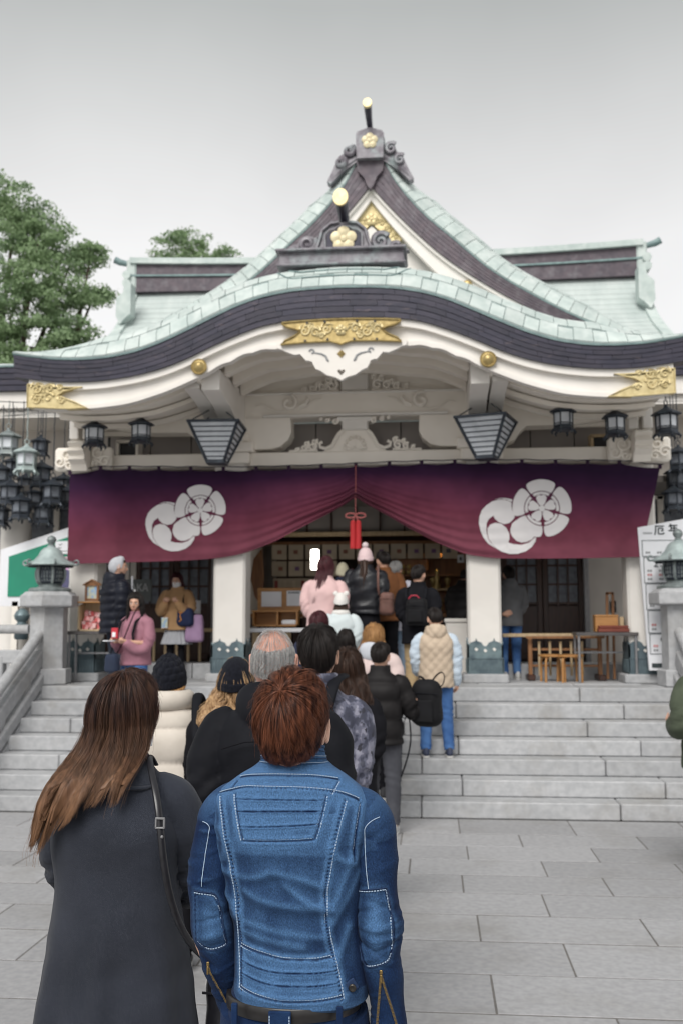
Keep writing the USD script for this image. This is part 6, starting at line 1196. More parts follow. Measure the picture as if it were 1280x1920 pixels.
def bag(name, label, cat, c, size, m, rot=0, strap=None, strapm=None, rnd=.38, group=None, flap=None, sr=.010):
    t = thing(name, label, cat, c, rot, group); x, y, z = np.array(size) / 2; r = min(size) * rnd; o = m3.Manifold.batch_hull([m3.Manifold.sphere(float(r), 14).translate([float(sx_ * (x - r) * (1.06 if sz_ < 0 else .9)), float(sy_ * (y - r)), float(sz_ * (z - r))]) for sx_ in (-1, 1) for sy_ in (-1, 1) for sz_ in (-1, 1)])
    v, f = smoothed(o, max(size) / 14, 3); v = v + noise3(v, 4 / max(size) * .6)[:, None] * min(size) * .10; part(t, 'body', (v, f), m, True)
    if flap: part(t, 'pocket', cbox((0, -y - .004, -z * .25), (x * 1.3, .02, z * .9), .008), flap)
    part(t, 'seam', tube([(-x * .95, -y * .8, z * .45), (0, -y * 1.02, z * .5), (x * .95, -y * .8, z * .45)], .004, 5), strapm or m)
    if strap is not None:
        for st in strap: part(t, 'strap', tube(CubicSpline(np.linspace(0, 1, len(st)), np.asarray(st, float) - np.asarray(c, float) if not rot else (np.asarray(st, float) - np.asarray(c, float)) @ rotz(math.radians(rot)))(np.linspace(0, 1, 24)), sr, 8, ell=.4), strapm or m, True)
    return t
def at(F_loc, rot, p): return np.asarray(F_loc, float) + rotz(math.radians(rot)) @ np.asarray(p, float)
# ------------------------------------------------------------------ the crowd on and before the steps
JEAN = cloth('blue_jeans', (.075, .17, .38), (.035, .09, .24), scale=5, bump=.3, bscale=260, col3=(.16, .30, .52), scale3=3, lo3=.55, hi3=.8); JEANL = cloth('light_jeans', (.36, .45, .56), (.26, .35, .46)); JEAND = cloth('dark_jeans', (.035, .045, .065), (.022, .028, .042))
BLK = cloth('black', (.012, .012, .015), (.008, .008, .010), sheen=0, spec=.08); BLKN = cloth('black_nylon', (.010, .0105, .014), (.0065, .007, .0095), rough=.7, bump=.15, sheen=0, spec=.12); NAVY = cloth('navy', (.030, .036, .065), (.018, .022, .045)); GREYP = cloth('grey_trousers', (.065, .067, .078), (.045, .046, .055)); KHAKI = cloth('khaki', (.42, .31, .18), (.34, .245, .135))
# bald man in black hooded jacket
F = figure('balding grey-haired man in black hooded jacket behind the denim jacket', (.345, 3.75, 0), 4, 1.775, ('bent', 'bent'), head=(-3, 2, 0), build=1.0, skin=SKIN2, legs=((-.03, 0), (.03, .02)))
top(F, BLKN, hem=.72, fat=.040, slf=.028, collar=.02, hood=BLKN, wr=.010, seed=4, name='jacket', cuff=1.1); trousers(F, BLK); shoes(F, SHOEDK)
k = F.k; part(F.t, 'jacket_seam', tube([F.up(np.array(p) * k) for p in ((-.16, -.165, 1.30), (-.08, -.185, 1.325), (0, -.19, 1.33), (.08, -.185, 1.325), (.16, -.165, 1.30))], .003, 6), BLK)
# fringe of grey hair round a bare crown
g_ = np.random.default_rng(8); n_ = 5200; az = g_.uniform(0, 2 * PI, n_); aa = np.abs((az + PI) % (2 * PI) - PI); th0 = np.interp(aa, [0, .7, 1.2, 2.0, PI], [1.25, 1.15, 1.0, 1.02, 1.14]); th = th0 + np.abs(g_.normal(0, .42, n_)) * np.interp(aa, [0, .9, 1.4, PI], [.2, .5, 1, 1.15]); th = np.minimum(th, np.interp(aa, [0, 1.0, 1.5, 2.0, PI], [1.3, 1.28, 1.30, 1.66, 1.86])); keep = aa > .75; az, th = az[keep], th[keep]; n_ = len(az)
rad_ = np.array([.078, .104, .1195]) * k; P_ = []
for u in np.linspace(0, 1, 6): d = np.stack([np.sin(th + u * .15) * np.sin(az + .1 * u), np.sin(th + u * .15) * np.cos(az + .1 * u), np.cos(th + u * .15)], 1); P_.append((d * rad_ * (1.0 + .05 * u * np.interp(th, [.8, 1.6, 2.2], [.8, 1.3, .5])[:, None])) @ F.R.T + F.hc + g_.normal(0, .0015, (n_, 3)) * u)
curves(F.t, 'hair', np.stack(P_, 1).reshape(-1, 3), np.full(n_, 6), np.tile(np.array([1, 1, 1, .9, .7, .4]) * .0011, n_), HGREY)
az = g_.uniform(0, 2 * PI, 900); th = g_.uniform(.1, 1.15, 900); P_ = [(np.stack([np.sin(th + u * .3) * np.sin(az), np.sin(th + u * .3) * np.cos(az), np.cos(th + u * .3)], 1) * rad_ * (1 + .07 * u)) @ F.R.T + F.hc for u in np.linspace(0, 1, 5)]
curves(F.t, 'hair_wisp', np.stack(P_, 1).reshape(-1, 3), np.full(900, 5), np.full(4500, .0006), HGREY)
# man in blue grey camouflage jacket
CAMO = '/World/Looks/camouflage'
usdkit.material(stage, CAMO, {'g': ('geometry', {}), 'm': ('mapping', {'scale': (1.5, 1.5, 1)}), 'n1': ('noise_texture', {'scale': 17, 'detail': 3, 'roughness': .55}), 'n2': ('noise_texture', {'scale': 23, 'detail': 4}), 'r1': ('rgb_ramp', {'ramp': [(0, (.022, .024, .04)), (.44, (.040, .043, .07)), (.48, (.095, .10, .145)), (.56, (.12, .122, .17)), (.585, (.21, .21, .27)), (1, (.26, .26, .32))]}), 'r2': ('rgb_ramp', {'ramp': [(.60, (0, 0, 0)), (.63, (1, 1, 1))]}), 'mx': ('mix', {'color2': (.018, .018, .03)}), 'p': ('principled_bsdf', {'roughness': .6}), 'b': ('bump', {'strength': .25, 'distance': .01}), 'bn': ('noise_texture', {'scale': 60, 'detail': 4})},
    [('g.position', 'm.vector'), ('m.vector', 'n1.vector'), ('m.vector', 'n2.vector'), ('n1.fac', 'r1.fac'), ('n2.fac', 'r2.fac'), ('r1.color', 'mx.color1'), ('r2.color', 'mx.fac'), ('mx.color', 'p.base_color'), ('g.position', 'bn.vector'), ('bn.fac', 'b.height'), ('b.normal', 'p.normal')], surface='p.BSDF')
F = figure('dark-haired man in blue grey camouflage jacket with a black strap', (.42, 4.6, 0), -6, 1.77, ('bent', 'down'), build=.90, head=(5, 4, 0), armvec=(None, ((.03, -.02, -1), (-.02, .36, -.9))), curl=(.5, .7))
top(F, CAMO, hem=.78, fat=.022, slf=.014, collar=.055, wr=.013, seed=9, slv_end=.62); trousers(F, GREYP); shoes(F, SHOEDK); hair(F, HB, 'short', vol=.10, n=5200, w=.0013, seed=3, thE=(54, 74, 122), clump=.016, crown=22); hk = F.k
for r_ in range(2): part(F.t, 'cuff_fold', tube([F.el[1] * (.5 - .1 * r_) + F.wr[1] * (.5 + .1 * r_) + np.array([.062 * math.cos(a), .062 * math.sin(a), .01 * math.sin(2 * a)]) * hk for a in np.linspace(0, 2 * PI, 20)], .012 * hk, 8), CAMO, True)
L0, R0 = (.42, 4.6, 0), -6
bag('sling_bag', 'black sling bag strap across the back of the camouflage jacket', 'bag', at(L0, R0, (-.10, -.24, 1.02)) + [0, .38, 0], (.24, .10, .16), BLK, 0, [[at(L0, R0, np.array(p) * hk) for p in ((.10, .05, 1.50), (.085, -.10, 1.465), (.07, -.16, 1.38), (.02, -.185, 1.24), (-.06, -.185, 1.08), (-.16, -.13, .98), (-.21, .02, .95))]], BLKN, sr=.031)
t = thing('strap_buckle', 'black plastic buckle on the strap over the camouflage jacket', 'buckle', at(L0, R0, np.array((.078, -.178, 1.35)) * hk), -6); part(t, 'frame', MB().box((0, -.006, 0), (.052, .012, .055), .004, roty(.35)).get(), BLK); part(t, 'bar', cbox((0, -.014, .0), (.046, .006, .012), .002), GREYP)
# woman in cream down jacket and dark knitted cap
CREAM = cloth('cream_down', (.62, .565, .50), (.54, .49, .43), rough=.6, bump=.1, sheen=0); KNITNV = cloth('dark_knit', (.012, .013, .020), (.006, .007, .011), scale=60, rough=.95, bump=.6, bscale=320)
F = figure('woman in cream down jacket and dark knitted cap beside the long-haired woman', (-.47, 5.3, 0), 2, 1.615, ('bent', 'bent'), female=True)
top(F, CREAM, hem=.70, fat=.060, slf=.040, kind='puffer', sp=.19, collar=.055, wr=.014, seed=12); trousers(F, BLK); shoes(F, SHOEDK); hair(F, HBL, 'bob', vol=-.03, length=.05, n=500, w=.002, seed=6, clump=.003, capk=.96, thE=(40, 96, 112))
knit_hat(F, KNITNV, (84, 100, 112), .20, bump_=.085, n=160); part(F.t, 'raised_collar', tube([F.up(np.array((.115 * math.cos(a), -.02 - .11 * math.sin(a), 1.475)) * F.k) for a in np.linspace(-.6, PI + .6, 24)], .040, 14, ell=1.3), CREAM, True)
L0 = (-.47, 5.3, 0); bag('black_shoulder_bag', 'black shoulder bag with broad strap on the cream down jacket', 'bag', at(L0, 0, (.27, .10, .80)), (.20, .30, .30), BLK, 0, [[at(L0, 2, p) for p in ((.17, .10, 1.36), (.17, -.06, 1.42), (.195, -.20, 1.30), (.225, -.235, 1.12), (.27, -.12, .96), (.27, .10, .94))]], BLKN, sr=.026)
# curly fair-haired person in dark cap, behind the bald man
F = figure('curly fair-haired person in black cap, nearly hidden behind the balding man', (-.085, 5.2, 0), 0, 1.60, ('down', 'down'), female=True); top(F, BLK, hem=.8, fat=.04); trousers(F, JEAND); shoes(F, SHOEDK)
hair(F, HCURL, 'long', vol=.0, length=.30, n=2400, w=.0024, seed=14, wave=(.016, 60), spread=1.8, drape=(-.04, -.06), sub_n=22, clump=.02, ends=.5); knit_hat(F, KNITNV, (80, 96, 106), .27)
# long wavy dark hair
F = figure('woman with long wavy dark hair right of the camouflage jacket', (.405, 6.3, 0), -3, 1.62, ('bent', 'bent'), build=.86, female=True); top(F, BLK, hem=.80, fat=.028, wr=.012, seed=22); trousers(F, BLK); shoes(F, SHOEDK); hair(F, HDB, 'long', vol=.12, length=.36, n=3600, w=.0022, seed=15, wave=(.014, 30), spread=1.35, drape=(.03, -.08), sub_n=20, clump=.022, ends=.5)
# dark-haired head further up
F = figure('person with plain dark hair just above the camouflage man', (.096, 9.7, .157), 4, 1.575, female=True); top(F, NAVY, hem=.8, fat=.03); trousers(F, BLK); shoes(F, SHOEDK); hair(F, HB, 'bob', vol=.09, length=.08, n=900, w=.003, seed=16)
# youth in black down jacket holding a backpack
PUF = cloth('black_down', (.016, .0145, .015), (.010, .009, .0095), rough=.6, bump=.12, sheen=0, spec=.15)
F = figure('youth in black down jacket and grey trousers holding out a backpack', (.47, 8.9, 0), -8, 1.615, ('bent', 'side'), armvec=(None, ((.34, .10, -1), (.40, .62, .68))), curl=(.5, 1.0), legs=((-.01, .05), (.03, -.08)), head=(-4, -4, 0)); top(F, PUF, hem=.80, fat=.045, slf=.024, kind='puffer', sp=.17, collar=.06, seed=31); trousers(F, GREYP, fat=.004); shoes(F, SHOEWH); hair(F, HB, 'short', vol=.12, n=2200, w=.0026, seed=17, thE=(56, 74, 116), clump=.014)
hp_ = at((.47, 8.9, 0), -8, F.wr[1] + F.fd[1] * .09)
BPK = cloth('backpack_black', (.010, .010, .012), (.007, .007, .008), rough=.7)
bc = hp_ + np.array([-.02, -.07, -.18]); bag('backpack', 'black backpack held out by the youth, its strap dangling over the steps', 'backpack', bc, (.29, .20, .42), BPK, -16, [[bc + q for q in ([0, 0, .19], [-.02, -.02, .23], [-.05, 0, .24], [-.04, .03, .2])], [bc + q for q in ([-.10, -.06, .10], [-.14, -.10, -.10], [-.13, -.08, -.30], [-.18, -.06, -.52], [-.24, -.06, -.68])], [bc + q for q in ([.12, -.05, .15], [.17, -.06, .22], [.15, -.02, .28], [.06, 0, .2])]], BLKN, flap=BPK, rnd=.48)
# boy in beige quilted vest
VEST = cloth('beige_quilt', (.52, .42, .32), (.46, .37, .28), rough=.65, bump=.1); LBLUE = cloth('pale_blue_sleeve', (.52, .60, .68), (.44, .52, .60))
F = figure('boy in beige quilted hooded vest and blue jeans standing on the steps', (.958, 10.25, .471), 6, 1.475, ('bent', 'down'), head=(6, -8, 0), legs=((-.03, .0), (.05, -.02)), armvec=(((.2, -.05, -1), (-.1, .7, -.3)), ((.24, -.05, -1), (.05, .25, -1)))); top(F, VEST, hem=.80, fat=.040, slf=.014, kind='quilt', sp=.12, collar=.03, sm=LBLUE, seed=41, hood=VEST, name='vest'); trousers(F, JEAN, fat=.004); hair(F, HB, 'short', vol=.10, n=2000, w=.0026, seed=18, thE=(56, 74, 114))
NAVYSH = mat('shoe_navy', (.03, .04, .08), rough=.6); shoes(F, NAVYSH)
# bob-haired woman in navy
F = figure('woman with chin-length dark hair and navy jacket left of the crowd', (-.205, 10.0, .314), -14, 1.60, ('bent', 'bent'), female=True, head=(-14, -3, 0)); top(F, NAVY, hem=.75, fat=.05, wr=.01); trousers(F, BLK); shoes(F, SHOEDK); hair(F, HBURG, 'bob', vol=.10, length=.09, n=1500, w=.0028, seed=19); mask(F)
# fair-haired woman with light hood
LGREY = cloth('light_grey_fleece', (.50, .52, .56), (.44, .46, .50)); PALEPK = cloth('pale_pink_fleece', (.62, .50, .48), (.56, .45, .43))
F = figure('woman with orange-blonde hair and grey hood in the middle of the queue', (.369, 9.65, .157), -4, 1.615, ('bent', 'bent'), female=True); top(F, PALEPK, hem=.78, fat=.06, wr=.011, hood=LGREY, seed=51); trousers(F, BLK); shoes(F, SHOEDK); hair(F, HBL, 'bob', vol=.14, length=.05, n=2200, w=.0030, seed=20, clump=.02)
# child with white bear-eared hat
MINT = cloth('pale_mint', (.58, .64, .65), (.52, .58, .59)); FUR = cloth('white_plush', (.78, .76, .73), (.72, .70, .67), scale=40, bump=.7, bscale=260)
F = figure('child in fluffy white bear-eared hat and pale mint jacket', (-.057, 10.85, .785), 0, 1.33, ('bent', 'bent'), female=True); top(F, MINT, hem=.74, fat=.065, wr=.010, collar=.02, seed=61); trousers(F, JEANL); shoes(F, SHOEWH); hair(F, HDB, 'bob', vol=-.03, length=.14, n=600, w=.0028, seed=21, clump=.003); knit_hat(F, FUR, (76, 88, 100), .30, ears=FUR, band=False)
part(F.t, 'scarf', tube([F.up(np.array((.085 * math.cos(a), -.015 - .085 * math.sin(a), 1.445)) * F.k) for a in np.linspace(-.8, PI + .8, 24)], .030, 12, ell=1.2), FUR, True)
# long burgundy hair, pale pink coat
PINKC = cloth('pale_pink_coat', (.66, .46, .45), (.60, .41, .405))
F = figure('woman in pale pink coat with long burgundy hair', (-.26, 11.15, .942), -8, 1.60, ('bent', 'bent'), female=True, head=(-22, -2, 0)); top(F, PINKC, hem=.80, fat=.055, slf=.030, flare=.01, wr=.009, seed=71, collar=.03); trousers(F, BLK); shoes(F, SHOEDK); hair(F, HBURG, 'long', vol=.10, length=.40, n=2600, w=.0030, seed=22, drape=(-.08, -.07), spread=.9, sub_n=14, ends=.5)
part(F.t, 'hem_trim', MB().add(*loft(rings([(.785, .222, .178, 0), (.825, .232, .184, 0)], 4, 60) * F.k)).get(), FUR, True)
# cream knit cap
CKNIT = cloth('cream_knit', (.66, .62, .46), (.58, .54, .39), scale=60, bump=.5, bscale=240); F = figure('person in cream knitted cap behind the pink coat', (-.20, 12.6, PLAT), 5, 1.46); top(F, NAVY, hem=.8, fat=.04); trousers(F, BLK); shoes(F, SHOEDK); hair(F, HB, 'short', vol=-.03, n=400, w=.003, seed=23, clump=.003); knit_hat(F, CKNIT, (84, 104, 118), .20)
# black leather jacket, pale pink pompom hat
LEATHER = mat('black_leather', (.016, .017, .022), (.010, .011, .014), scale=10, rough=.42, bump=.35, bscale=30, coat=.05, spec=.35); PKNIT = cloth('pale_pink_knit', (.74, .57, .58), (.66, .50, .51), scale=70, bump=.5, bscale=240); PFUR = cloth('pink_pompom', (.78, .66, .67), (.70, .58, .59), scale=60, bump=.7, bscale=260)
F = figure('woman in black leather jacket, shorts and pale pink pompom hat', (.165, 11.5, PLAT), -4, 1.565, ('bent', 'bent'), female=True, head=(0, -2, 0)); top(F, LEATHER, hem=.88, fat=.060, slf=.040, wr=.018, seed=81, collar=.05, sh=1.06, hemrib=True); hair(F, HDB, 'bob', vol=-.03, length=.06, n=600, w=.003, seed=24, clump=.003)
t_ = np.linspace(0, 1, 14); g_ = np.random.default_rng(3); P_ = np.array([[F.hc + np.array([.0 + u_[0] * .035 * (1 - .4 * s) + .012 * math.sin(s * 4 + u_[0] * 3), -.105 - .075 * min(1, s * 2) + u_[1] * .015, -.03 - .40 * s]) * F.k for s in t_] for u_ in g_.normal(0, .6, (420, 2))]); pn = part(F.t, 'ponytail', tube([F.hc + np.array([.012 * math.sin(s * 4), -.105 - .07 * min(1, s * 2), -.03 - .37 * s]) * F.k for s in t_], np.interp(t_, [0, .2, .8, 1], [.02, .030, .022, .008]), 12), HDB, True); curves(pn, 'strand', P_.reshape(-1, 3), np.full(420, 14), np.full(420 * 14, .003), HDB)
knit_hat(F, PKNIT, (84, 100, 112), .20, pom=PFUR, rib=.02); R_ = rings([(.66, .185, .15, 0), (.75, .185, .15, 0), (.92, .165, .13, 0)], 20, 48) * F.k; part(F.t, 'shorts', loft(R_), BLK, True); shoes(F, SHOEDK)
L0 = (.165, 11.5, PLAT); BRBAG = cloth('brown_bag', (.16, .085, .07), (.11, .06, .05), rough=.5); bag('brown_shoulder_bag', 'brown leather shoulder bag hanging behind the black leather jacket', 'bag', at(L0, -4, (.26, -.16, .92)), (.17, .12, .26), BRBAG, -4, [[at(L0, -4, p) for p in ((.18, -.14, 1.02), (.17, -.20, 1.16), (.165, -.15, 1.32), (.15, -.02, 1.36), (.2, .06, 1.2))]], BRBAG, sr=.014)
# brown jacket man
BROWN = cloth('brown_wool', (.17, .070, .028), (.125, .050, .020)); F = figure('dark-haired man in rust brown jacket right of the leather jacket', (.345, 12.05, PLAT), 12, 1.56, ('down', 'bent'), head=(20, -6, 0)); top(F, BROWN, hem=.80, fat=.065, wr=.010, seed=91, hemrib=True, sh=1.0); trousers(F, BLK, fat=.015); shoes(F, SHOEDK); hair(F, HB, 'short', vol=.13, n=1400, w=.003, seed=25, thE=(56, 76, 116))
# grey-haired woman, lilac white down jacket
LILAC = cloth('lilac_white_down', (.62, .62, .70), (.55, .55, .63), rough=.6); F = figure('grey-haired person in lilac white down jacket and light jeans', (.475, 12.5, PLAT), 0, 1.47, ('bent', 'down'), head=(-15, -6, 0), female=True); top(F, LILAC, hem=.70, fat=.055, kind='puffer', sp=.14, seed=95); trousers(F, JEANL); shoes(F, SHOEWH); hair(F, HGREY, 'short', vol=.12, n=1200, w=.003, seed=26, thE=(56, 82, 118))
# black jacket with small backpack, khaki trousers
F = figure('man in black jacket and khaki trousers wearing a small backpack', (.775, 11.2, .942), -10, 1.50, ('bent', 'bent'), head=(-16, -4, 0)); top(F, BLK, hem=.72, fat=.050, wr=.009, seed=97, collar=.05); trousers(F, KHAKI, fat=.014); shoes(F, SHOEDK); hair(F, HB, 'short', vol=.11, n=1300, w=.003, seed=27, thE=(56, 76, 118)); L0 = (.775, 11.2, .942)
bag('small_backpack', 'small black backpack with red edging on the khaki man', 'backpack', at(L0, -10, (.02, -.235, .98)), (.24, .13, .30), BPK, -10, [[at(L0, -10, p) for p in ((-.08, -.20, 1.08), (-.10, -.19, 1.20), (-.09, -.05, 1.27))], [at(L0, -10, p) for p in ((.10, -.20, 1.08), (.12, -.19, 1.20), (.10, -.05, 1.27))]], BLKN, flap=BPK); part(F.t, 'red_handle', tube([at((0, 0, 0), 0, p) for p in ((-.06, -.24, 1.13), (-.03, -.25, 1.165), (.03, -.25, 1.165), (.06, -.24, 1.13))], .008, 6), mat('red_edge', (.45, .03, .06), rough=.6))
# two people by the right pillar
F = figure('person in black down jacket bending forward left of the right pillar', (1.30, 13.0, PLAT), -35, 1.42, ('bent', 'bent'), lean=.18, head=(10, -22, 0)); top(F, PUF, hem=.70, fat=.07, kind='puffer', sp=.15, seed=99); trousers(F, BLK); shoes(F, SHOEDK); hair(F, HB, 'short', vol=.12, n=900, w=.003, seed=28)
GHOOD = cloth('grey_sweat', (.125, .128, .135), (.095, .098, .105)); F = figure('person in grey hooded sweater and jeans half hidden by the right pillar', (1.905, 12.85, PLAT), 8, 1.415, ('front', 'bent')); top(F, GHOOD, hem=.80, fat=.035, hood=GHOOD, seed=101); trousers(F, JEAN); shoes(F, SHOEWH); hair(F, HB, 'short', vol=.1, n=900, w=.003, seed=29)
part(F.t, 'resting_hand', smoothed(m3.Manifold.batch_boolean(hand(np.array([-.13, -.16, .98]) * F.k, (.9, -.1, .25), (0, 1, 0), F.k, .3, 1), m3.OpType.Add), .01, 3), SKIN, True)
t = thing('low_wall', 'low white wall at the left foot of the right pillar', 'wall', (1.30, 12.8, PLAT)); part(t, 'slab', cbox((0, 0, .36), (.42, .08, .72), .01), PLASTER); part(t, 'coping', cbox((0, 0, .74), (.45, .12, .05), .01), PLASTER)
# --- three people at the left: hooded man, pink jacket woman, tan coat woman
DOWN = cloth('black_down_glossy', (.013, .015, .024), (.009, .010, .016), rough=.45, bump=.1, sheen=0); HOODG = cloth('pale_grey_hood', (.46, .47, .50), (.40, .41, .44))
F = figure('man in black down jacket with pale grey hood up, looking right', (-2.649, 11.12, .942), -52, 1.62, ('down', 'down'), head=(-20, -2, 0), legs=((0, 0), (.02, .05))); top(F, DOWN, hem=.80, fat=.060, slf=.034, kind='puffer', sp=.095, collar=.05, seed=103, hood=DOWN); trousers(F, JEAND, fat=.004); shoes(F, SHOEDK); face(F)
hair(F, HDB, 'short', vol=.05, n=0, seed=30); h_ = hair(F, HOODG, 'short', vol=.20, n=0, thE=(40, 96, 140), crown=14, name='raised_hood', clump=.008, capk=1.0)
part(F.t, 'beard', smoothed(hull([(F.hc + F.R @ (np.array(p) * F.k), .012 * F.k) for p in ((-.055, .03, -.06), (.055, .03, -.06), (.03, .066, -.10), (-.03, .066, -.10), (0, .07, -.085))]), .008, 2), mat('beard', (.12, .07, .045), (.07, .04, .03), scale=90), True); part(F.t, 'jacket_zip', tube([F.up(np.array((.0, .19 - .01 * abs(z - 1.2), z)) * F.k) for z in np.linspace(.82, 1.48, 12)], .010, 6), HOODG); part(F.t, 'chest_badge', MB().lathe([(.018, 0), (.016, .006), (.001, .008)], 14).get() if False else cbox(F.up(np.array((.10, .183, 1.30)) * F.k), (.03, .012, .03), .004), WHITEM)
DUSTY = cloth('dusty_pink', (.36, .17, .215), (.29, .135, .175), rough=.65); F = figure('woman in dusty pink jacket with long dark hair holding a red object', (-2.226, 10.5, .628), 150, 1.50, ('front', 'front'), head=(28, -6, 0), female=True, curl=(1.2, 1.2)); top(F, DUSTY, hem=.84, fat=.030, slf=.020, wr=.012, seed=105, collar=.03); trousers(F, JEAN); shoes(F, SHOEDK); face(F); hair(F, HB, 'long', vol=.10, length=.30, n=2600, w=.0028, seed=31, drape=(0, .0), spread=1.0, ends=.4, sub_n=14, face_open=48)
L0, R0 = (-2.226, 10.5, .628), 150; kk = F.k; mid = (F.wr[-1] + F.wr[1]) / 2 + np.array([0, .09, .03])
t = thing('red_cup', 'red and white card held up by the pink jacket woman', 'card', at(L0, R0, mid), R0); part(t, 'sleeve', cbox((0, 0, .06), (.09, .02, .11), .004), mat('red_card', (.55, .03, .05), rough=.5)); part(t, 'label', cbox((0, .012, .045), (.05, .008, .05), .002), PAPER)
t = thing('white_phone', 'white phone in the hand of the pink jacket woman', 'phone', at(L0, R0, mid + np.array([.06, .01, -.02])), R0); part(t, 'case', cbox((0, 0, 0), (.075, .14, .012), .004), PAPER); part(t, 'screen', cbox((0, 0, .008), (.066, .125, .004)), BLACK)
bag('crossbody_bag', 'small dark navy crossbody bag hanging before the pink jacket', 'bag', at(L0, R0, (.10, .235, .76)), (.17, .09, .20), cloth('bag_navy', (.03, .04, .07)), R0, [[at(L0, R0, p) for p in ((.06, .22, .86), (-.04, .195, 1.05), (-.10, .13, 1.28), (-.09, .0, 1.38))], [at(L0, R0, p) for p in ((.15, .22, .86), (.14, .19, 1.05), (.13, .15, 1.26), (.11, .0, 1.37))]], BLK, sr=.010, flap=cloth('bag_navy2', (.04, .05, .085)))
for s in (-1, 1): part(F.t, 'backpack_strap', tube([F.up(np.array(p) * kk) for p in ((s * .115, .02, 1.43), (s * .125, .13, 1.36), (s * .13, .178, 1.22), (s * .145, .172, 1.05))], .018, 8, ell=.5), BLK, True)
TAN = cloth('tan_wool', (.44, .27, .14), (.37, .22, .11)); F = figure('woman in tan coat and pale grey skirt wearing a mask', (-2.394, 12.85, PLAT), 172, 1.36, ('up', 'up'), head=(4, -12, 0), female=True, curl=(.9, .9), armvec=(((.30, .30, -1), (-.50, .62, .42)), ((.30, .30, -1), (-.50, .62, .42)))); top(F, TAN, hem=.78, fat=.060, slf=.035, flare=.025, wr=.012, seed=107, collar=.03); face(F); mask(F); hair(F, HBURG, 'bob', vol=.11, length=.09, n=1500, w=.003, seed=32)
R_ = rings([(.55, .25, .20, 0), (.66, .215, .175, 0), (.80, .18, .15, 0), (.92, .16, .13, 0)], 26, 90) * F.k; a_ = np.arange(90) * 2 * PI / 90; R_ = displace(R_, (np.sin(a_ * 16) * .010)[None] * np.linspace(1, 0, 26)[:, None]); part(F.t, 'skirt', loft(R_), cloth('pale_grey_skirt', (.46, .47, .50), (.38, .39, .42)), True); trousers(F, BLK, fat=-.015, name='leggings', topz=.95); shoes(F, SHOEDK)
L0, R0 = (-2.394, 12.85, PLAT), 172; SH_ = lambda p: at(L0, R0, np.array(p) * F.k)
bag('navy_shoulder_bag', 'navy bag with orange zip hanging at the side of the tan coat', 'bag', SH_((-.22, .14, .98)), (.22, .14, .24), cloth('bag_blue', (.025, .035, .085), (.018, .024, .06)), R0, [[SH_(p) for p in ((-.20, .16, 1.08), (-.17, .16, 1.25), (-.14, .05, 1.40))], [SH_(p) for p in ((-.26, .10, 1.06), (-.20, .0, 1.28), (-.15, -.02, 1.40))]], BLK); t = thing('orange_zip', 'orange zip cord on the navy bag', 'cord', SH_((-.16, .225, .98)), R0); part(t, 'cord', tube([(0, 0, .06), (.01, .01, .02), (-.01, .015, -.03), (.02, .012, -.05)], .007, 6), mat('orange_cord', (.75, .28, .04), rough=.6)); part(t, 'pull', cbox((0, .008, .065), (.05, .012, .014), .003), '/World/Looks/orange_cord')
bag('lilac_tote', 'slack lilac tote bag slung beside the navy bag', 'bag', SH_((-.34, .06, .80)), (.24, .12, .36), cloth('lilac', (.42, .28, .44), (.36, .235, .38)), R0 + 12, [[SH_(p) for p in ((-.30, .06, .98), (-.24, .03, 1.15), (-.17, .0, 1.39))]], '/World/Looks/cloth_lilac', sr=.012)
t = thing('hanging_card', 'blue picture card hanging on the front of the tan coat', 'card', SH_((.12, .225, .90)), R0); part(t, 'card', cbox((0, 0, 0), (.085, .012, .12), .003), '/World/Looks/blue_picture'); part(t, 'edge', MB().box((0, -.002, .063), (.09, .014, .008)).box((0, -.002, -.063), (.09, .014, .008)).get(), PAPER)
# person in green jacket at the right edge
OLIVE = cloth('olive_parka', (.075, .09, .062), (.055, .068, .046)); F = figure('person in olive green parka cut by the right edge', (2.94, 7.5, 0), 20, 1.70, ('bent', 'bent'), armvec=(((.45, -.20, -1), (-.30, .85, -.10)), None), legs=((0, .0), (.0, .0))); top(F, OLIVE, hem=.76, fat=.06, wr=.010, flare=.01, seed=111, hood=OLIVE, collar=.04); trousers(F, JEAND if False else cloth('indigo_jeans', (.022, .040, .13), (.014, .026, .09))); shoes(F, mat('shoe_brown', (.20, .13, .10), (.15, .10, .08), rough=.6)); hair(F, HB, 'short', n=1200, w=.002, seed=33); face(F)
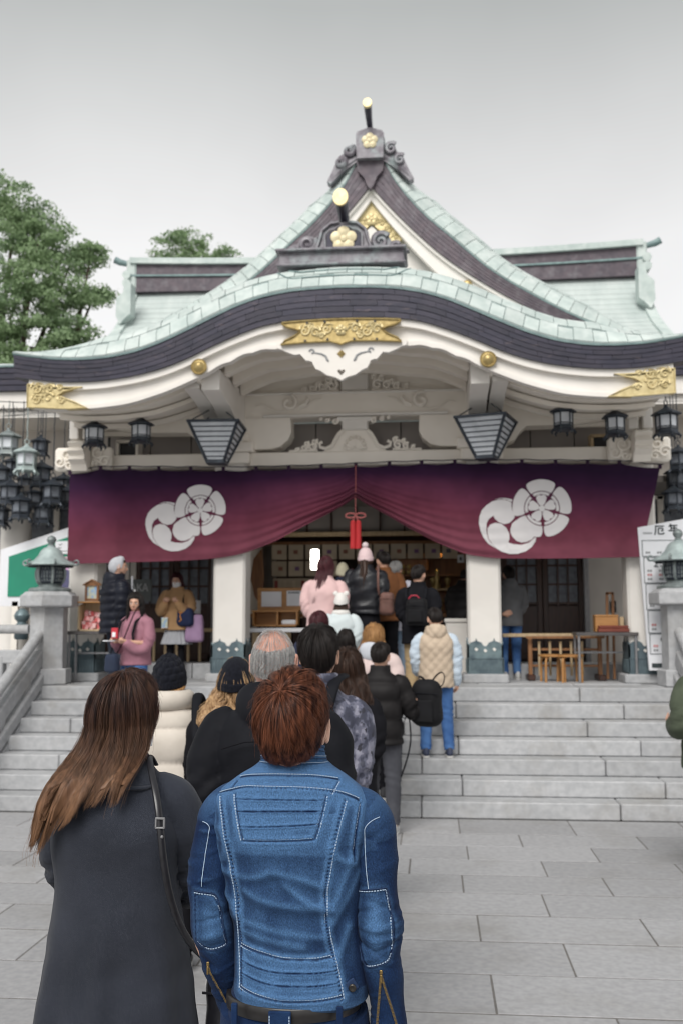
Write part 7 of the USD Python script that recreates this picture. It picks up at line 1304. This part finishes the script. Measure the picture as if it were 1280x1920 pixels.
# ------------------------------------------------------------------ the two people in front
# --- man in the denim jacket
DX, DY = .613, 2.42
F = figure('man in blue denim jacket and jeans with red-brown hair, looking up at the shrine', (DX, DY, 0), 0, 1.665, head=(-5, 20, 2), build=.98, armvec=(((.12, -.04, -1), (-.16, .60, -1)), ((.10, -.05, -1), (.17, .02, -1))), curl=(.45, .5), skin=mat('skin_fair', (.66, .42, .32), (.58, .34, .25), scale=9, rough=.5, bump=.06, bscale=120), res=.012)
DEN = '/World/Looks/denim'
usdkit.material(stage, DEN, {'g': ('geometry', {}), 'a': ('attribute', {'attribute': 'col'}), 'm': ('mapping', {'scale': (1, 1, .22)}), 'n': ('noise_texture', {'scale': 900, 'detail': 2}), 'n2': ('noise_texture', {'scale': 260, 'detail': 3}), 'mr': ('map_range', {'from_min': .3, 'from_max': .7, 'to_min': .62, 'to_max': 1.38}), 'mr2': ('map_range', {'from_min': .3, 'from_max': .7, 'to_min': .80, 'to_max': 1.2}), 's1': ('vector_math', {'math_type': 'scale'}), 's2': ('vector_math', {'math_type': 'scale'}), 'b': ('bump', {'strength': .35, 'distance': .004}), 'p': ('principled_bsdf', {'roughness': .85, 'sheen_weight': .02, 'specular_ior_level': .15})},
    [('g.position', 'm.vector'), ('m.vector', 'n.vector'), ('g.position', 'n2.vector'), ('n.fac', 'mr.value'), ('n2.fac', 'mr2.value'), ('a.color', 's1.vector1'), ('mr.result', 's1.scale'), ('s1.vector', 's2.vector1'), ('mr2.result', 's2.scale'), ('s2.vector', 'p.base_color'), ('n2.fac', 'b.height'), ('b.normal', 'p.normal')], surface='p.BSDF')
STITCH = mat('pale_stitching', (.36, .45, .57), (.24, .32, .44), scale=300, rough=.9); SEAMDK = mat('dark_seam', (.010, .030, .085), (.007, .022, .065), scale=200, rough=.9); BRASS = mat('brass_zip', (.36, .25, .10), (.22, .15, .06), scale=300, rough=.4, metal=.8)
TL = np.array([(.934, .142, .108, .0), (.944, .156, .119, 0), (.962, .158, .121, 0), (1.00, .156, .116, .002), (1.08, .155, .112, .004), (1.18, .165, .118, .0), (1.27, .176, .121, -.006), (1.335, .191, .112, -.012), (1.38, .186, .098, -.016), (1.41, .168, .086, -.020), (1.44, .131, .076, -.022), (1.462, .096, .068, -.018), (1.475, .080, .064, -.014)])
_tx = PchipInterpolator([.85, .9, 1.1, 1.3, 1.6], [.020, .020, .012, 0, 0]); _ta, _tb, _ty = [PchipInterpolator(TL[:, 0], TL[:, i]) for i in (1, 2, 3)]; EX = 2.55
PXM = 800.0
def dpx(zx, zy): return ((340 + zx / 2.909) - 553) / PXM, 1.8 - ((1380 + zy / 2.909) - 1170) / PXM * 1.0
def by(x, z): a, b, y = _ta(z), _tb(z), _ty(z); return y - b * np.clip(1 - np.clip(np.abs(x - _tx(z)) / a, 0, .999) ** EX, 0, 1) ** (1 / EX)
def path(pts, n=60): p = np.array([dpx(*q) for q in pts]); t = np.linspace(0, 1, len(p)); u = np.linspace(0, 1, n); return np.stack([PchipInterpolator(t, p[:, 0])(u), PchipInterpolator(t, p[:, 1])(u)], 1)
SEAMS = {'yoke': path([(205, 318), (300, 285), (420, 262), (640, 262), (850, 278), (950, 308), (990, 332)]), 'yoke_top': path([(345, 222), (420, 207), (560, 200), (720, 202), (850, 217), (880, 224)]), 'left_strap': path([(300, 288), (312, 262), (330, 240)]), 'right_strap': path([(850, 290), (868, 258), (885, 232)]),
 'panel_left': path([(330, 300), (355, 420), (385, 530)]), 'panel_right': path([(820, 300), (795, 420), (765, 515)]), 'panel_bottom': path([(385, 530), (580, 526), (765, 515)]),
 'princess_left': path([(240, 320), (275, 480), (315, 680), (345, 880), (355, 1060), (365, 1180), (368, 1310)]), 'princess_right': path([(920, 325), (880, 480), (838, 680), (820, 800), (822, 900), (838, 1030), (870, 1160), (905, 1330)]),
 'lower_top': path([(360, 1088), (480, 1112), (620, 1135), (740, 1135), (860, 1120)]), 'hem_upper': path([(365, 1295), (480, 1320), (620, 1335), (760, 1330), (905, 1315)]), 'side_left': path([(178, 360), (205, 560), (228, 700)]), 'side_right': path([(1000, 350), (975, 520), (962, 640)])}
TUCKS = [path([(338, 325), (560, 320), (815, 322)]), path([(350, 386), (560, 378), (805, 375)]), path([(368, 460), (570, 452), (785, 438)]), path([(368, 1165), (600, 1200), (870, 1190)]), path([(370, 1225), (600, 1262), (880, 1250)])]
CREASE = [([(225, 700), (400, 720), (520, 690)], .0035, 16), ([(560, 690), (700, 720), (810, 760)], .004, 18), ([(390, 790), (560, 850), (800, 870)], .004, 18), ([(620, 760), (720, 830), (820, 880)], .004, 14), ([(300, 950), (420, 960), (560, 990), (820, 1020)], .0045, 20), ([(380, 1010), (520, 1040), (700, 1070)], .004, 16), ([(220, 600), (260, 760), (300, 900)], .004, 18), ([(960, 620), (900, 760), (860, 880)], .0045, 18), ([(990, 700), (920, 840), (860, 950)], .004, 18), ([(940, 980), (900, 1080), (870, 1150)], .0035, 14), ([(240, 830), (300, 860), (340, 920)], .004, 14), ([(850, 560), (900, 620), (950, 640)], .003, 12), ([(240, 480), (270, 560), (260, 640)], .003, 14)]
CREASE = [(path(p, 40), a * 1.5, w * .8) for p, a, w in CREASE]
from scipy.spatial import cKDTree
def dist2(P2, pts): return cKDTree(pts).query(P2)[0]
ALLS = np.vstack(list(SEAMS.values())); ALLT = np.vstack(TUCKS)
def jdisp(P):
    q2 = P[:, [0, 2]]; back = smoothstep(-P[:, 1], .0, .05); d = folds(P, .0035, 21, 1.0)
    for pth, a, w in CREASE: r = dist2(q2, pth); w = w / PXM; d = d + back * a * (np.exp(-(r / w) ** 2) * 1.3 - .6 * np.exp(-(r / (2.2 * w)) ** 2))
    rs, rt = dist2(q2, ALLS), dist2(q2, ALLT)
    d = d + back * (-.0022 * np.exp(-(rs / .0022) ** 2) + .0016 * np.exp(-((rs - .006) / .004) ** 2)); d = d + back * (.0022 * np.exp(-((rt - .0028) / .0028) ** 2) - .0022 * np.exp(-(rt / .0016) ** 2)); return d
base_c, dark_c, lite_c = np.array((.0020, .0100, .043)), np.array((.0007, .0028, .013)), np.array((.058, .130, .260))
def jcol(P, nz=0.0):
    q2 = P[:, [0, 2]]; back = smoothstep(-P[:, 1], .0, .05); x, z = q2.T; f = .26 * noise3(P, 6, 31) + .30 * meshkit.noise(P * [30, 30, 9], 32) + .10 * meshkit.noise(P * [90, 90, 22], 33)
    for pth, a, w in CREASE: f = f + back * .38 * np.exp(-(dist2(q2, pth) / (6 / PXM)) ** 2)
    rs = dist2(q2, ALLS); rt = dist2(q2, ALLT); f = f + back * (.44 * np.exp(-((rs - .007) / .006) ** 2) * (.6 + .8 * meshkit.noise(P * [160, 160, 160], 35)) - .5 * np.exp(-(rs / .0022) ** 2)); f = f + back * (.30 * np.exp(-((rt - .006) / .006) ** 2) - .75 * np.exp(-(rt / .0018) ** 2))
    pan = smoothstep(z, 1.275, 1.285) * smoothstep(.125 - np.abs(x + .01), 0, .01) * (z < 1.37); yk = smoothstep(z, 1.375, 1.39); lo = smoothstep(1.06 - z, 0, .01) * smoothstep(.115 - np.abs(x - .005), 0, .01)
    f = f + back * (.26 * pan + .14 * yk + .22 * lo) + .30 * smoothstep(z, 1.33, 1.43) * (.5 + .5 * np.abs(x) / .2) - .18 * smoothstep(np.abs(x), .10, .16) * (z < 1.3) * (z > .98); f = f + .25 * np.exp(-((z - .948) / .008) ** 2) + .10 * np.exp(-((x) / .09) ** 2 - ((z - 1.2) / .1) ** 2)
    f = np.clip(f * 1.3 - .05, -1, 1)[:, None]; return np.where(f > 0, base_c + (lite_c - base_c) * np.clip(f, 0, 1) ** 1.15, base_c + (base_c - dark_c) * f)
zz = np.linspace(0, 1, 300); tt_ = np.linspace(0, 1, len(TL)); nz_, mz_ = 300, 340
zs = np.concatenate([TL[0, :1], np.linspace(TL[1, 0], TL[-1, 0], nz_ - 1)]); aa = np.arange(mz_) * 2 * PI / mz_; cx, cy_ = np.sign(np.cos(aa)) * np.abs(np.cos(aa)) ** (2 / EX), np.sign(np.sin(aa)) * np.abs(np.sin(aa)) ** (2 / EX)
R = np.stack([_tx(zs)[:, None] + _ta(zs)[:, None] * cx, _ty(zs)[:, None] + _tb(zs)[:, None] * cy_, np.repeat(zs[:, None], mz_, 1)], -1); fl = R.reshape(-1, 3); R2 = displace(R, jdisp(fl).reshape(R.shape[:2])); cJ = jcol(fl); v, f = loft(R2)
JK = part(F.t, 'jacket', (v, f), DEN, True, col=np.vstack([cJ, cJ[:1], cJ[-1:]]), label='faded blue denim jacket with pintucked back panels')
def onback(p2, off=.0015): P = np.stack([p2[:, 0], by(p2[:, 0], p2[:, 1]), p2[:, 1]], 1); return P - np.array([0, 1, 0]) * (jdisp(P) + off)[:, None]
def stitch(P, side, gap=.0065, ln=.0044, r=.0014, n_off=None):
    seg = np.linalg.norm(np.diff(P, axis=0), axis=1); s = np.concatenate([[0], np.cumsum(seg)]); m = MB(); u = 0.0
    T = np.gradient(P, axis=0); T /= np.linalg.norm(T, axis=1, keepdims=True) + 1e-9; N = np.cross(T, n_off if n_off is not None else [0, -1, 0]); Q = P + N * side; 
    while u + ln < s[-1]:
        a = np.array([np.interp(u, s, Q[:, i]) for i in range(3)]); b = np.array([np.interp(u + ln, s, Q[:, i]) for i in range(3)]); m.bar(a, b, r * 2, r * 1.4); u += gap
    return m
m = MB()
for nm, pth in SEAMS.items():
    P = onback(pth)
    for sd_ in ((.0045, -.0045) if nm not in ('side_left', 'side_right', 'left_strap', 'right_strap') else (.003,)): q = stitch(P, sd_); m.add(*q.get())
part(JK, 'stitching', m.get(), STITCH, kind='stuff')
for nm in ('yoke', 'panel_bottom', 'lower_top', 'panel_left', 'panel_right', 'princess_left', 'princess_right', 'hem_upper', 'yoke_top'): part(JK, 'seam', tube(onback(SEAMS[nm], -.0002), .0016, 6), SEAMDK)
for q in TUCKS: part(JK, 'pintuck', tube(onback(q, -.0005), .0014, 6), SEAMDK)
# stand collar, ribbed with rows of stitching
a_ = np.linspace(-.30, PI + .30, 90); C_ = []
for t in np.linspace(0, 1, 16): C_.append(np.stack([(.083 - .010 * t) * np.cos(a_) + .0 * t, -.010 - (.066 - .002 * t) * np.sin(a_) - .012 * t, 1.457 + .068 * t - .016 * (1 - np.sin(np.clip(a_, 0, PI))) * t + .0009 * np.sin(t * 9 * PI)], 1))
C_ = np.array(C_); CL = part(JK, 'collar', _slab(C_, C_ + np.stack([-.006 * np.cos(a_), .006 * np.sin(a_), 0 * a_], 1)[None]), DEN, True, col=np.concatenate([jcol(C_.reshape(-1, 3) * [1, 1, 1]) * .8 + .2 * lite_c * .5] * 2))
for t in (.18, .34, .50, .66, .82): i = int(t * 15); P = C_[i] + np.stack([.0012 * np.cos(a_), -.0012 * np.sin(a_), 0 * a_], 1); part(CL, 'stitch_row', tube(P, .0009, 5), STITCH if t in (.34, .66) else SEAMDK)
part(CL, 'edge', tube(C_[-1], .0035, 8), DEN, True, col=np.tile(lite_c * .55, (90 * 8 + 2, 1)))
# sleeves with elbow patches, worn elbows and open brass zips
def sleeve(s, pts, rr, patch, zips, marks):
    p = np.array([(((340 + a / 2.909) - 553) / 780, y, 1.8 - ((1380 + b / 2.909) - 1170) / 780) for a, b, y in pts]); t = np.linspace(0, 1, len(p)); u = np.linspace(0, 1, 200); c = CubicSpline(t, p)(u); r = PchipInterpolator(np.linspace(0, 1, len(rr)), rr)(u); M_ = 110
    V, f = tube(c, r, M_, True, up=(0, 1, 0)); T = V[:-2].reshape(200, M_, 3); fl = T.reshape(-1, 3)
    cxz = lambda z: np.interp(-z, -c[:, 2], c[:, 0]); rz = lambda z: np.interp(-z, -c[:, 2], r); cyz = lambda z: np.interp(-z, -c[:, 2], c[:, 1])
    d = folds(fl, .0085, 40 + s, 1.2); zel = p[len(p) // 2][2]
    for k_, (mx, mz_, sl, am, w) in enumerate(marks):
        mx, mz_ = dpx(mx, mz_); l = (fl[:, 2] - mz_) - sl * (fl[:, 0] - mx); d = d + am * np.exp(-(l / w) ** 2) * np.exp(-((fl[:, 0] - mx) / .04) ** 2) * smoothstep(-(fl[:, 1] - cyz(fl[:, 2])), -.01, .02)
    gk = random.Random(60 + s)
    for _ in range(22):
        zc = gk.uniform(.90, 1.33); l = (fl[:, 2] - zc) - gk.uniform(-.6, .6) * (fl[:, 0] - float(cxz(zc))) ; u0 = gk.uniform(-.04, .04); w_ = gk.uniform(.004, .010); d = d + gk.choice((-1, 1, 1)) * gk.uniform(.002, .0045) * (np.exp(-(l / w_) ** 2) - .5 * np.exp(-(l / (2 * w_)) ** 2)) * np.exp(-((fl[:, 0] - float(cxz(zc)) - u0) / .03) ** 2)
    T2 = displace(T, d.reshape(200, M_)); pa = np.array([dpx(*q) for q in patch]); cen_ = pa.mean(0); rad_p = np.abs(pa - cen_).max(0)
    f_ = .22 * noise3(fl, 8, 50 + s) + .20 * meshkit.noise(fl * [40, 40, 10], 52) - .10; e = ((fl[:, 0] - cen_[0]) / (rad_p[0] * .62)) ** 2 + ((fl[:, 2] - cen_[1]) / (rad_p[1] * .75)) ** 2; bk = smoothstep(-(fl[:, 1] - cyz(fl[:, 2])), -.01, .02)
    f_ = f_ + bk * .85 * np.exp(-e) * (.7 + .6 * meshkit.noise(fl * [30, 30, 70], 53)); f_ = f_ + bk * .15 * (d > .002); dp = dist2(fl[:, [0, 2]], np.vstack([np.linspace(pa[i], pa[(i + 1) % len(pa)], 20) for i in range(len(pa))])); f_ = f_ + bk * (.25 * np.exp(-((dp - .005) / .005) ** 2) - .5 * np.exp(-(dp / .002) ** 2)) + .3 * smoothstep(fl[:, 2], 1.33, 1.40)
    f_ = np.clip(f_, -1, 1)[:, None]; col = np.where(f_ > 0, base_c + (lite_c - base_c) * np.clip(f_, 0, 1) ** 1.1, base_c + (base_c - dark_c) * f_); V2, f = loft(T2); S_ = part(JK, 'sleeve', (V2, f), DEN, True, col=np.vstack([col, col[:1], col[-1:]]))
    flat = T2.reshape(-1, 3); bks = flat[:, 1] < np.interp(-flat[:, 2], -c[:, 2], c[:, 1]) + .004; tr_ = cKDTree(flat[bks][:, [0, 2]]); fb = flat[bks]
    def surf(q2): i = tr_.query(q2, k=3)[1]; return np.stack([q2[:, 0], fb[i][..., 1].mean(1), q2[:, 1]], 1)
    def line(pts_, n=40): q = np.array([dpx(*w) for w in pts_]); tt = np.linspace(0, 1, len(q)); uu = np.linspace(0, 1, n); return surf(np.stack([PchipInterpolator(tt, q[:, 0])(uu), PchipInterpolator(tt, q[:, 1])(uu)], 1))
    part(S_, 'patch_seam', tube(line(patch, 90) - [0, .001, 0], .0013, 6), SEAMDK); mm_ = stitch(line(patch, 90) - [0, .002, 0], .004); part(S_, 'stitching', mm_.get(), STITCH, kind='stuff')
    for z_ in zips:
        L = line(z_, 40); part(S_, 'zip_tape', tube(L - [0, .001, 0], .0040, 6), SEAMDK); m = MB()
        seg = np.concatenate([[0], np.cumsum(np.linalg.norm(np.diff(L, axis=0), axis=1))])
        for w in np.arange(0, seg[-1], .0032): q = np.array([np.interp(w, seg, L[:, i]) for i in range(3)]); m.box(q - [0, .004, 0], (.0052, .0026, .0018))
        part(S_, 'zip_teeth', m.get(), BRASS, kind='stuff')
    L = line(zips[0], 10)[0]; part(S_, 'zip_pull', MB().box(L - [0, .005, -.004], (.007, .004, .010), .0015).box(L - [0, .006, .010], (.005, .003, .018), .001).get(), BRASS)
    return S_, line
SL, lineL = sleeve(-1, [(312, 335, -.014), (243, 400, -.016), (190, 560, -.020), (178, 750, -.030), (185, 960, -.030), (225, 1180, .005), (262, 1400, .055), (275, 1500, .085)], [.042, .050, .0525, .053, .053, .048, .042, .040],
    [(105, 815), (215, 830), (245, 900), (262, 1020), (275, 1100), (190, 1130), (110, 1080)], [[(168, 1222), (200, 1320), (235, 1420), (262, 1500)]], [(190, 965, .25, -.004, .006), (200, 1115, .3, -.004, .006), (230, 880, -.3, .004, .01), (150, 760, .2, .004, .008), (180, 480, .5, .003, .012), (190, 1050, .3, .004, .01)])
SR, lineR = sleeve(1, [(938, 345, -.014), (1018, 412, -.016), (1058, 560, -.022), (1066, 750, -.030), (1078, 960, -.030), (1092, 1180, -.020), (1115, 1400, -.008), (1130, 1535, -.002)], [.042, .050, .0525, .053, .0535, .049, .044, .042],
    [(975, 805), (1130, 780), (1150, 850), (1165, 950), (1170, 1060), (1150, 1150), (1030, 1195), (985, 1090), (968, 930), (975, 805)], [[(1102, 1220), (1092, 1330), (1082, 1430), (1074, 1525)], [(1102, 1220), (1132, 1330), (1162, 1430), (1190, 1530)]], [(1000, 910, .3, -.004, .006), (1140, 885, -.35, -.004, .006), (1010, 1085, -.4, -.004, .006), (1140, 1085, .4, -.004, .006), (1070, 980, .1, .004, .012), (1030, 470, -.5, .003, .014), (1060, 1150, .1, .003, .01)])
part(SL, 'seam', tube(lineL([(135, 460), (178, 490), (160, 620), (145, 790)]) - [0, .001, 0], .0011, 5), STITCH); part(SR, 'seam', tube(lineR([(1100, 420), (1020, 490), (1025, 640), (1040, 785)]) - [0, .001, 0], .0011, 5), STITCH)
part(SR, 'cuff_gap', _slab(np.stack([np.stack([lineR([(1102 - 1, 1240), (1076, 1530)], 10), lineR([(1104, 1240), (1188, 1530)], 10)], 0)], 0)[0] - [0, .0012, 0], np.stack([lineR([(1101, 1240), (1076, 1530)], 10), lineR([(1104, 1240), (1188, 1530)], 10)], 0) - [0, .0002, 0]), SEAMDK)
# waist tab, belt, jeans
q = np.array([dpx(950, 1262), dpx(1000, 1225), dpx(1008, 1290), dpx(950, 1312)]); c_ = q.mean(0); yb = float(by(c_[0], c_[1])); wt = part(JK, 'waist_tab', MB().bar((q[0, 0] - .01, float(by(q[0, 0], c_[1])) - .004, (q[0, 1] + q[3, 1]) / 2), (min(q[1, 0], .152), float(by(.150, c_[1])) - .004, (q[1, 1] + q[2, 1]) / 2), .006, .026, .002).get(), SEAMDK)
v_, f_ = MB().lathe([(.0085, 0), (.0085, .003), (.006, .005), (.0, .004)], 18).get(); part(wt, 'button', (np.stack([v_[:, 0] + dpx(955, 1280)[0], float(by(dpx(955, 1280)[0], 1.0)) - .008 - v_[:, 2], v_[:, 1] + dpx(955, 1280)[1]], 1), f_), mat('bronze_button', (.05, .045, .04), rough=.4, metal=.7))
DENJ = cloth('dark_blue_jeans', (.008, .026, .082), (.0045, .015, .05), scale=9, bump=.35, bscale=420, col3=(.022, .06, .15), scale3=4, lo3=.55, hi3=.8); JN = trousers(F, DENJ, fat=-.010, topz=.955, wr=.008); shoes(F, SHOEDK)
a_ = np.arange(80) * 2 * PI / 80; sec = [(.887, .153), (.887, .158), (.922, .158), (.922, .153)]
part(F.t, 'belt', loft(np.array([[(a * math.cos(t), -.003 + (a - .034) * math.sin(t), z) for t in a_] for z, a in ((.918, .146), (.920, .157), (.948, .157), (.950, .146))])), mat('black_belt', (.012, .011, .011), (.02, .018, .018), scale=30, rough=.35), True)
jb = lambda x, z: -.008 - .114 * (1 - min(.98, abs(x) / .165) ** 2.5) ** .4 - .006
lp = part(JN, 'belt_loop', MB().box((-.012, jb(0, .89) - .010, .920), (.050, .008, .062), .002).get(), DENJ); part(lp, 'stitching', MB().add(*stitch(np.array([(-.034, jb(0, .9) - .015, z) for z in np.linspace(.892, .948, 12)]), 0).get()).add(*stitch(np.array([(.010, jb(0, .9) - .015, z) for z in np.linspace(.892, .948, 12)]), 0).get()).get(), STITCH, kind='stuff')
for s in (-1, 1): part(JN, 'belt_loop', cbox((s * .118, jb(s * .118, .9) - .008, .925), (.014, .010, .062), .002), DENJ)
for s in (-1, 1):
    P = np.array([(s * x, jb(x, z) - .003, z) for x, z in ((.030, .878), (.075, .885), (.120, .876), (.118, .80), (.075, .765), (.034, .80), (.030, .878))]); pk = part(JN, 'back_pocket', tube(P, .003, 6), DENJ); mm_ = stitch(np.array([np.interp(u, np.linspace(0, 1, 7), P[:, i]) for u in np.linspace(0, 1, 60) for i in range(3)]).reshape(-1, 3) - [0, .003, 0], .005); part(pk, 'stitching', mm_.get(), STITCH, kind='stuff')
part(JN, 'seam', tube([(0, jb(0, .9) - .003, z) for z in np.linspace(.875, .80, 8)], .002, 6), STITCH)
hair(F, HRED, 'short', vol=.17, n=15000, w=.00075, seed=61, crown=26, cside=-10, thE=(62, 79, 113), clump=.010, sub_n=14, t0max=.45, ends=.30, ztaper=.55, capk=.985)
# --- woman in the charcoal coat
WX, WY_ = .065, 2.80
F = figure('woman in long charcoal coat with long brown hair fading to fair tips', (WX, WY_, 0), -3, 1.655, female=True, head=(-34, -2, 6), build=.84, armvec=(((.06, .30, -1), (-.12, .95, -.1)), ((.12, .42, -1), (-.15, .95, .1))), skin=SKIN, res=.013)
WOOL = '/World/Looks/charcoal_wool'
usdkit.material(stage, WOOL, {'g': ('geometry', {}), 'n': ('noise_texture', {'scale': 620, 'detail': 3}), 'n2': ('noise_texture', {'scale': 5, 'detail': 5}), 'r': ('rgb_ramp', {'ramp': [(.30, (.012, .014, .021)), (.55, (.030, .034, .046)), (.74, (.080, .088, .108))]}), 'mr': ('map_range', {'from_min': .3, 'from_max': .7, 'to_min': .82, 'to_max': 1.18}), 's': ('vector_math', {'math_type': 'scale'}), 'b': ('bump', {'strength': .4, 'distance': .003}), 'p': ('principled_bsdf', {'roughness': .95, 'sheen_weight': .08, 'sheen_roughness': .5, 'specular_ior_level': .15})},
    [('g.position', 'n.vector'), ('g.position', 'n2.vector'), ('n.fac', 'r.fac'), ('n2.fac', 'mr.value'), ('r.color', 's.vector1'), ('mr.result', 's.scale'), ('s.vector', 'p.base_color'), ('n.fac', 'b.height'), ('b.normal', 'p.normal')], surface='p.BSDF')
CT = top(F, WOOL, hem=.36, fat=.022, slf=.016, sh=.90, ws=.96, flare=.115, vfold=.007, collar=.01, wr=.0075, seed=71, name='coat', L=.011, it=22, label='long charcoal wool coat'); trousers(F, BLK, fat=-.01); shoes(F, SHOEDK); k = F.k
a_ = np.linspace(-.75, PI + .75, 80); C_ = []
for t in np.linspace(0, 1, 14): ro = .074 + .050 * t ** 1.2; C_.append(np.stack([ro * 1.06 * np.cos(a_), -.012 - (ro * .98 + .012 * t) * np.sin(a_), 1.474 + .012 * math.sin(PI * min(1, t * 3)) * (t < .34) - .075 * t ** 1.1 + .004 * np.cos(a_ * 5) * t], 1))
C_ = np.array(C_) * k; part(CT, 'collar', _slab(C_, C_ + np.stack([-.010 * np.cos(a_), .010 * np.sin(a_), -.006 + 0 * a_], 1)[None] * k), WOOL, True)
part(CT, 'collar_edge', tube(C_[-1], .006 * k, 8), WOOL, True)
mask(F); face(F)
HOMB = hairmat('brown_ombre', (.016, .009, .009), (.075, .036, .026), (.27, .145, .078), 1.18, 1.58, rough=.42)
def drape_(p, u, az):
    lx = p[..., 0] - F.hc[0]; sh_ = smoothstep(1.50 * k - p[..., 2], 0, .10 * k); left = smoothstep(-lx + .05 * k, 0, .10 * k)
    q = p.copy(); uu = np.clip(u, 0, 1); q[..., 0] = p[..., 0] - (.105 * left - .004) * k * uu ** 1.1 ; yb_ = -(.138 + .034 * smoothstep(1.46 * k - p[..., 2], 0, .12 * k) - .25 * np.clip(np.abs(q[..., 0]) - .12, 0, 1)) * k - .022 * k * (.5 + .5 * np.sin(az * 11)) ; q[..., 1] = np.where(p[..., 1] < .02, p[..., 1] * (1 - sh_) + np.minimum(p[..., 1], yb_) * sh_, p[..., 1]); return q
hair(F, HOMB, 'long', vol=.06, length=.335, lenfn=lambda az: .62 + .38 * smoothstep(-np.sin(az + .55), -.5, .5), n=15000, w=.00085, seed=73, crown=10, thE=(52, 92, 104), drape=(-.03, -.045), spread=.7, clump=.011, sub_n=20, ends=.55, t0max=.5, face_open=62, hangfn=drape_, wave=(.004, 18))
L0 = np.array((WX, WY_, 0.0)); LEA = mat('black_strap_leather', (.018, .018, .022), (.012, .012, .015), scale=60, rough=.3); ST = [L0 + np.array(p) for p in ((.088, .05, 1.40), (.096, -.04, 1.425), (.135, -.120, 1.36), (.158, -.155, 1.29), (.172, -.165, 1.20), (.19, -.160, 1.10), (.215, -.12, 1.0), (.25, -.02, .90))]
bag('strap_bag', 'black leather bag on a thin strap over the charcoal coat shoulder', 'bag', L0 + [.285, .16, .72], (.12, .22, .24), LEA, 0, [ST], LEA, sr=.0095)
t = thing('strap_buckle', 'black metal buckle on the thin strap over the charcoal coat', 'buckle', L0 + [.162, -.163, 1.28]); part(t, 'frame', MB().box((0, 0, .012), (.026, .006, .005), .001).box((0, 0, -.012), (.026, .006, .005), .001).box((-.011, 0, 0), (.005, .006, .024), .001).box((.011, 0, 0), (.005, .006, .024), .001).get(), STEEL); part(t, 'stud', cbox((.006, -.002, -.035), (.008, .005, .008), .002), STEEL)
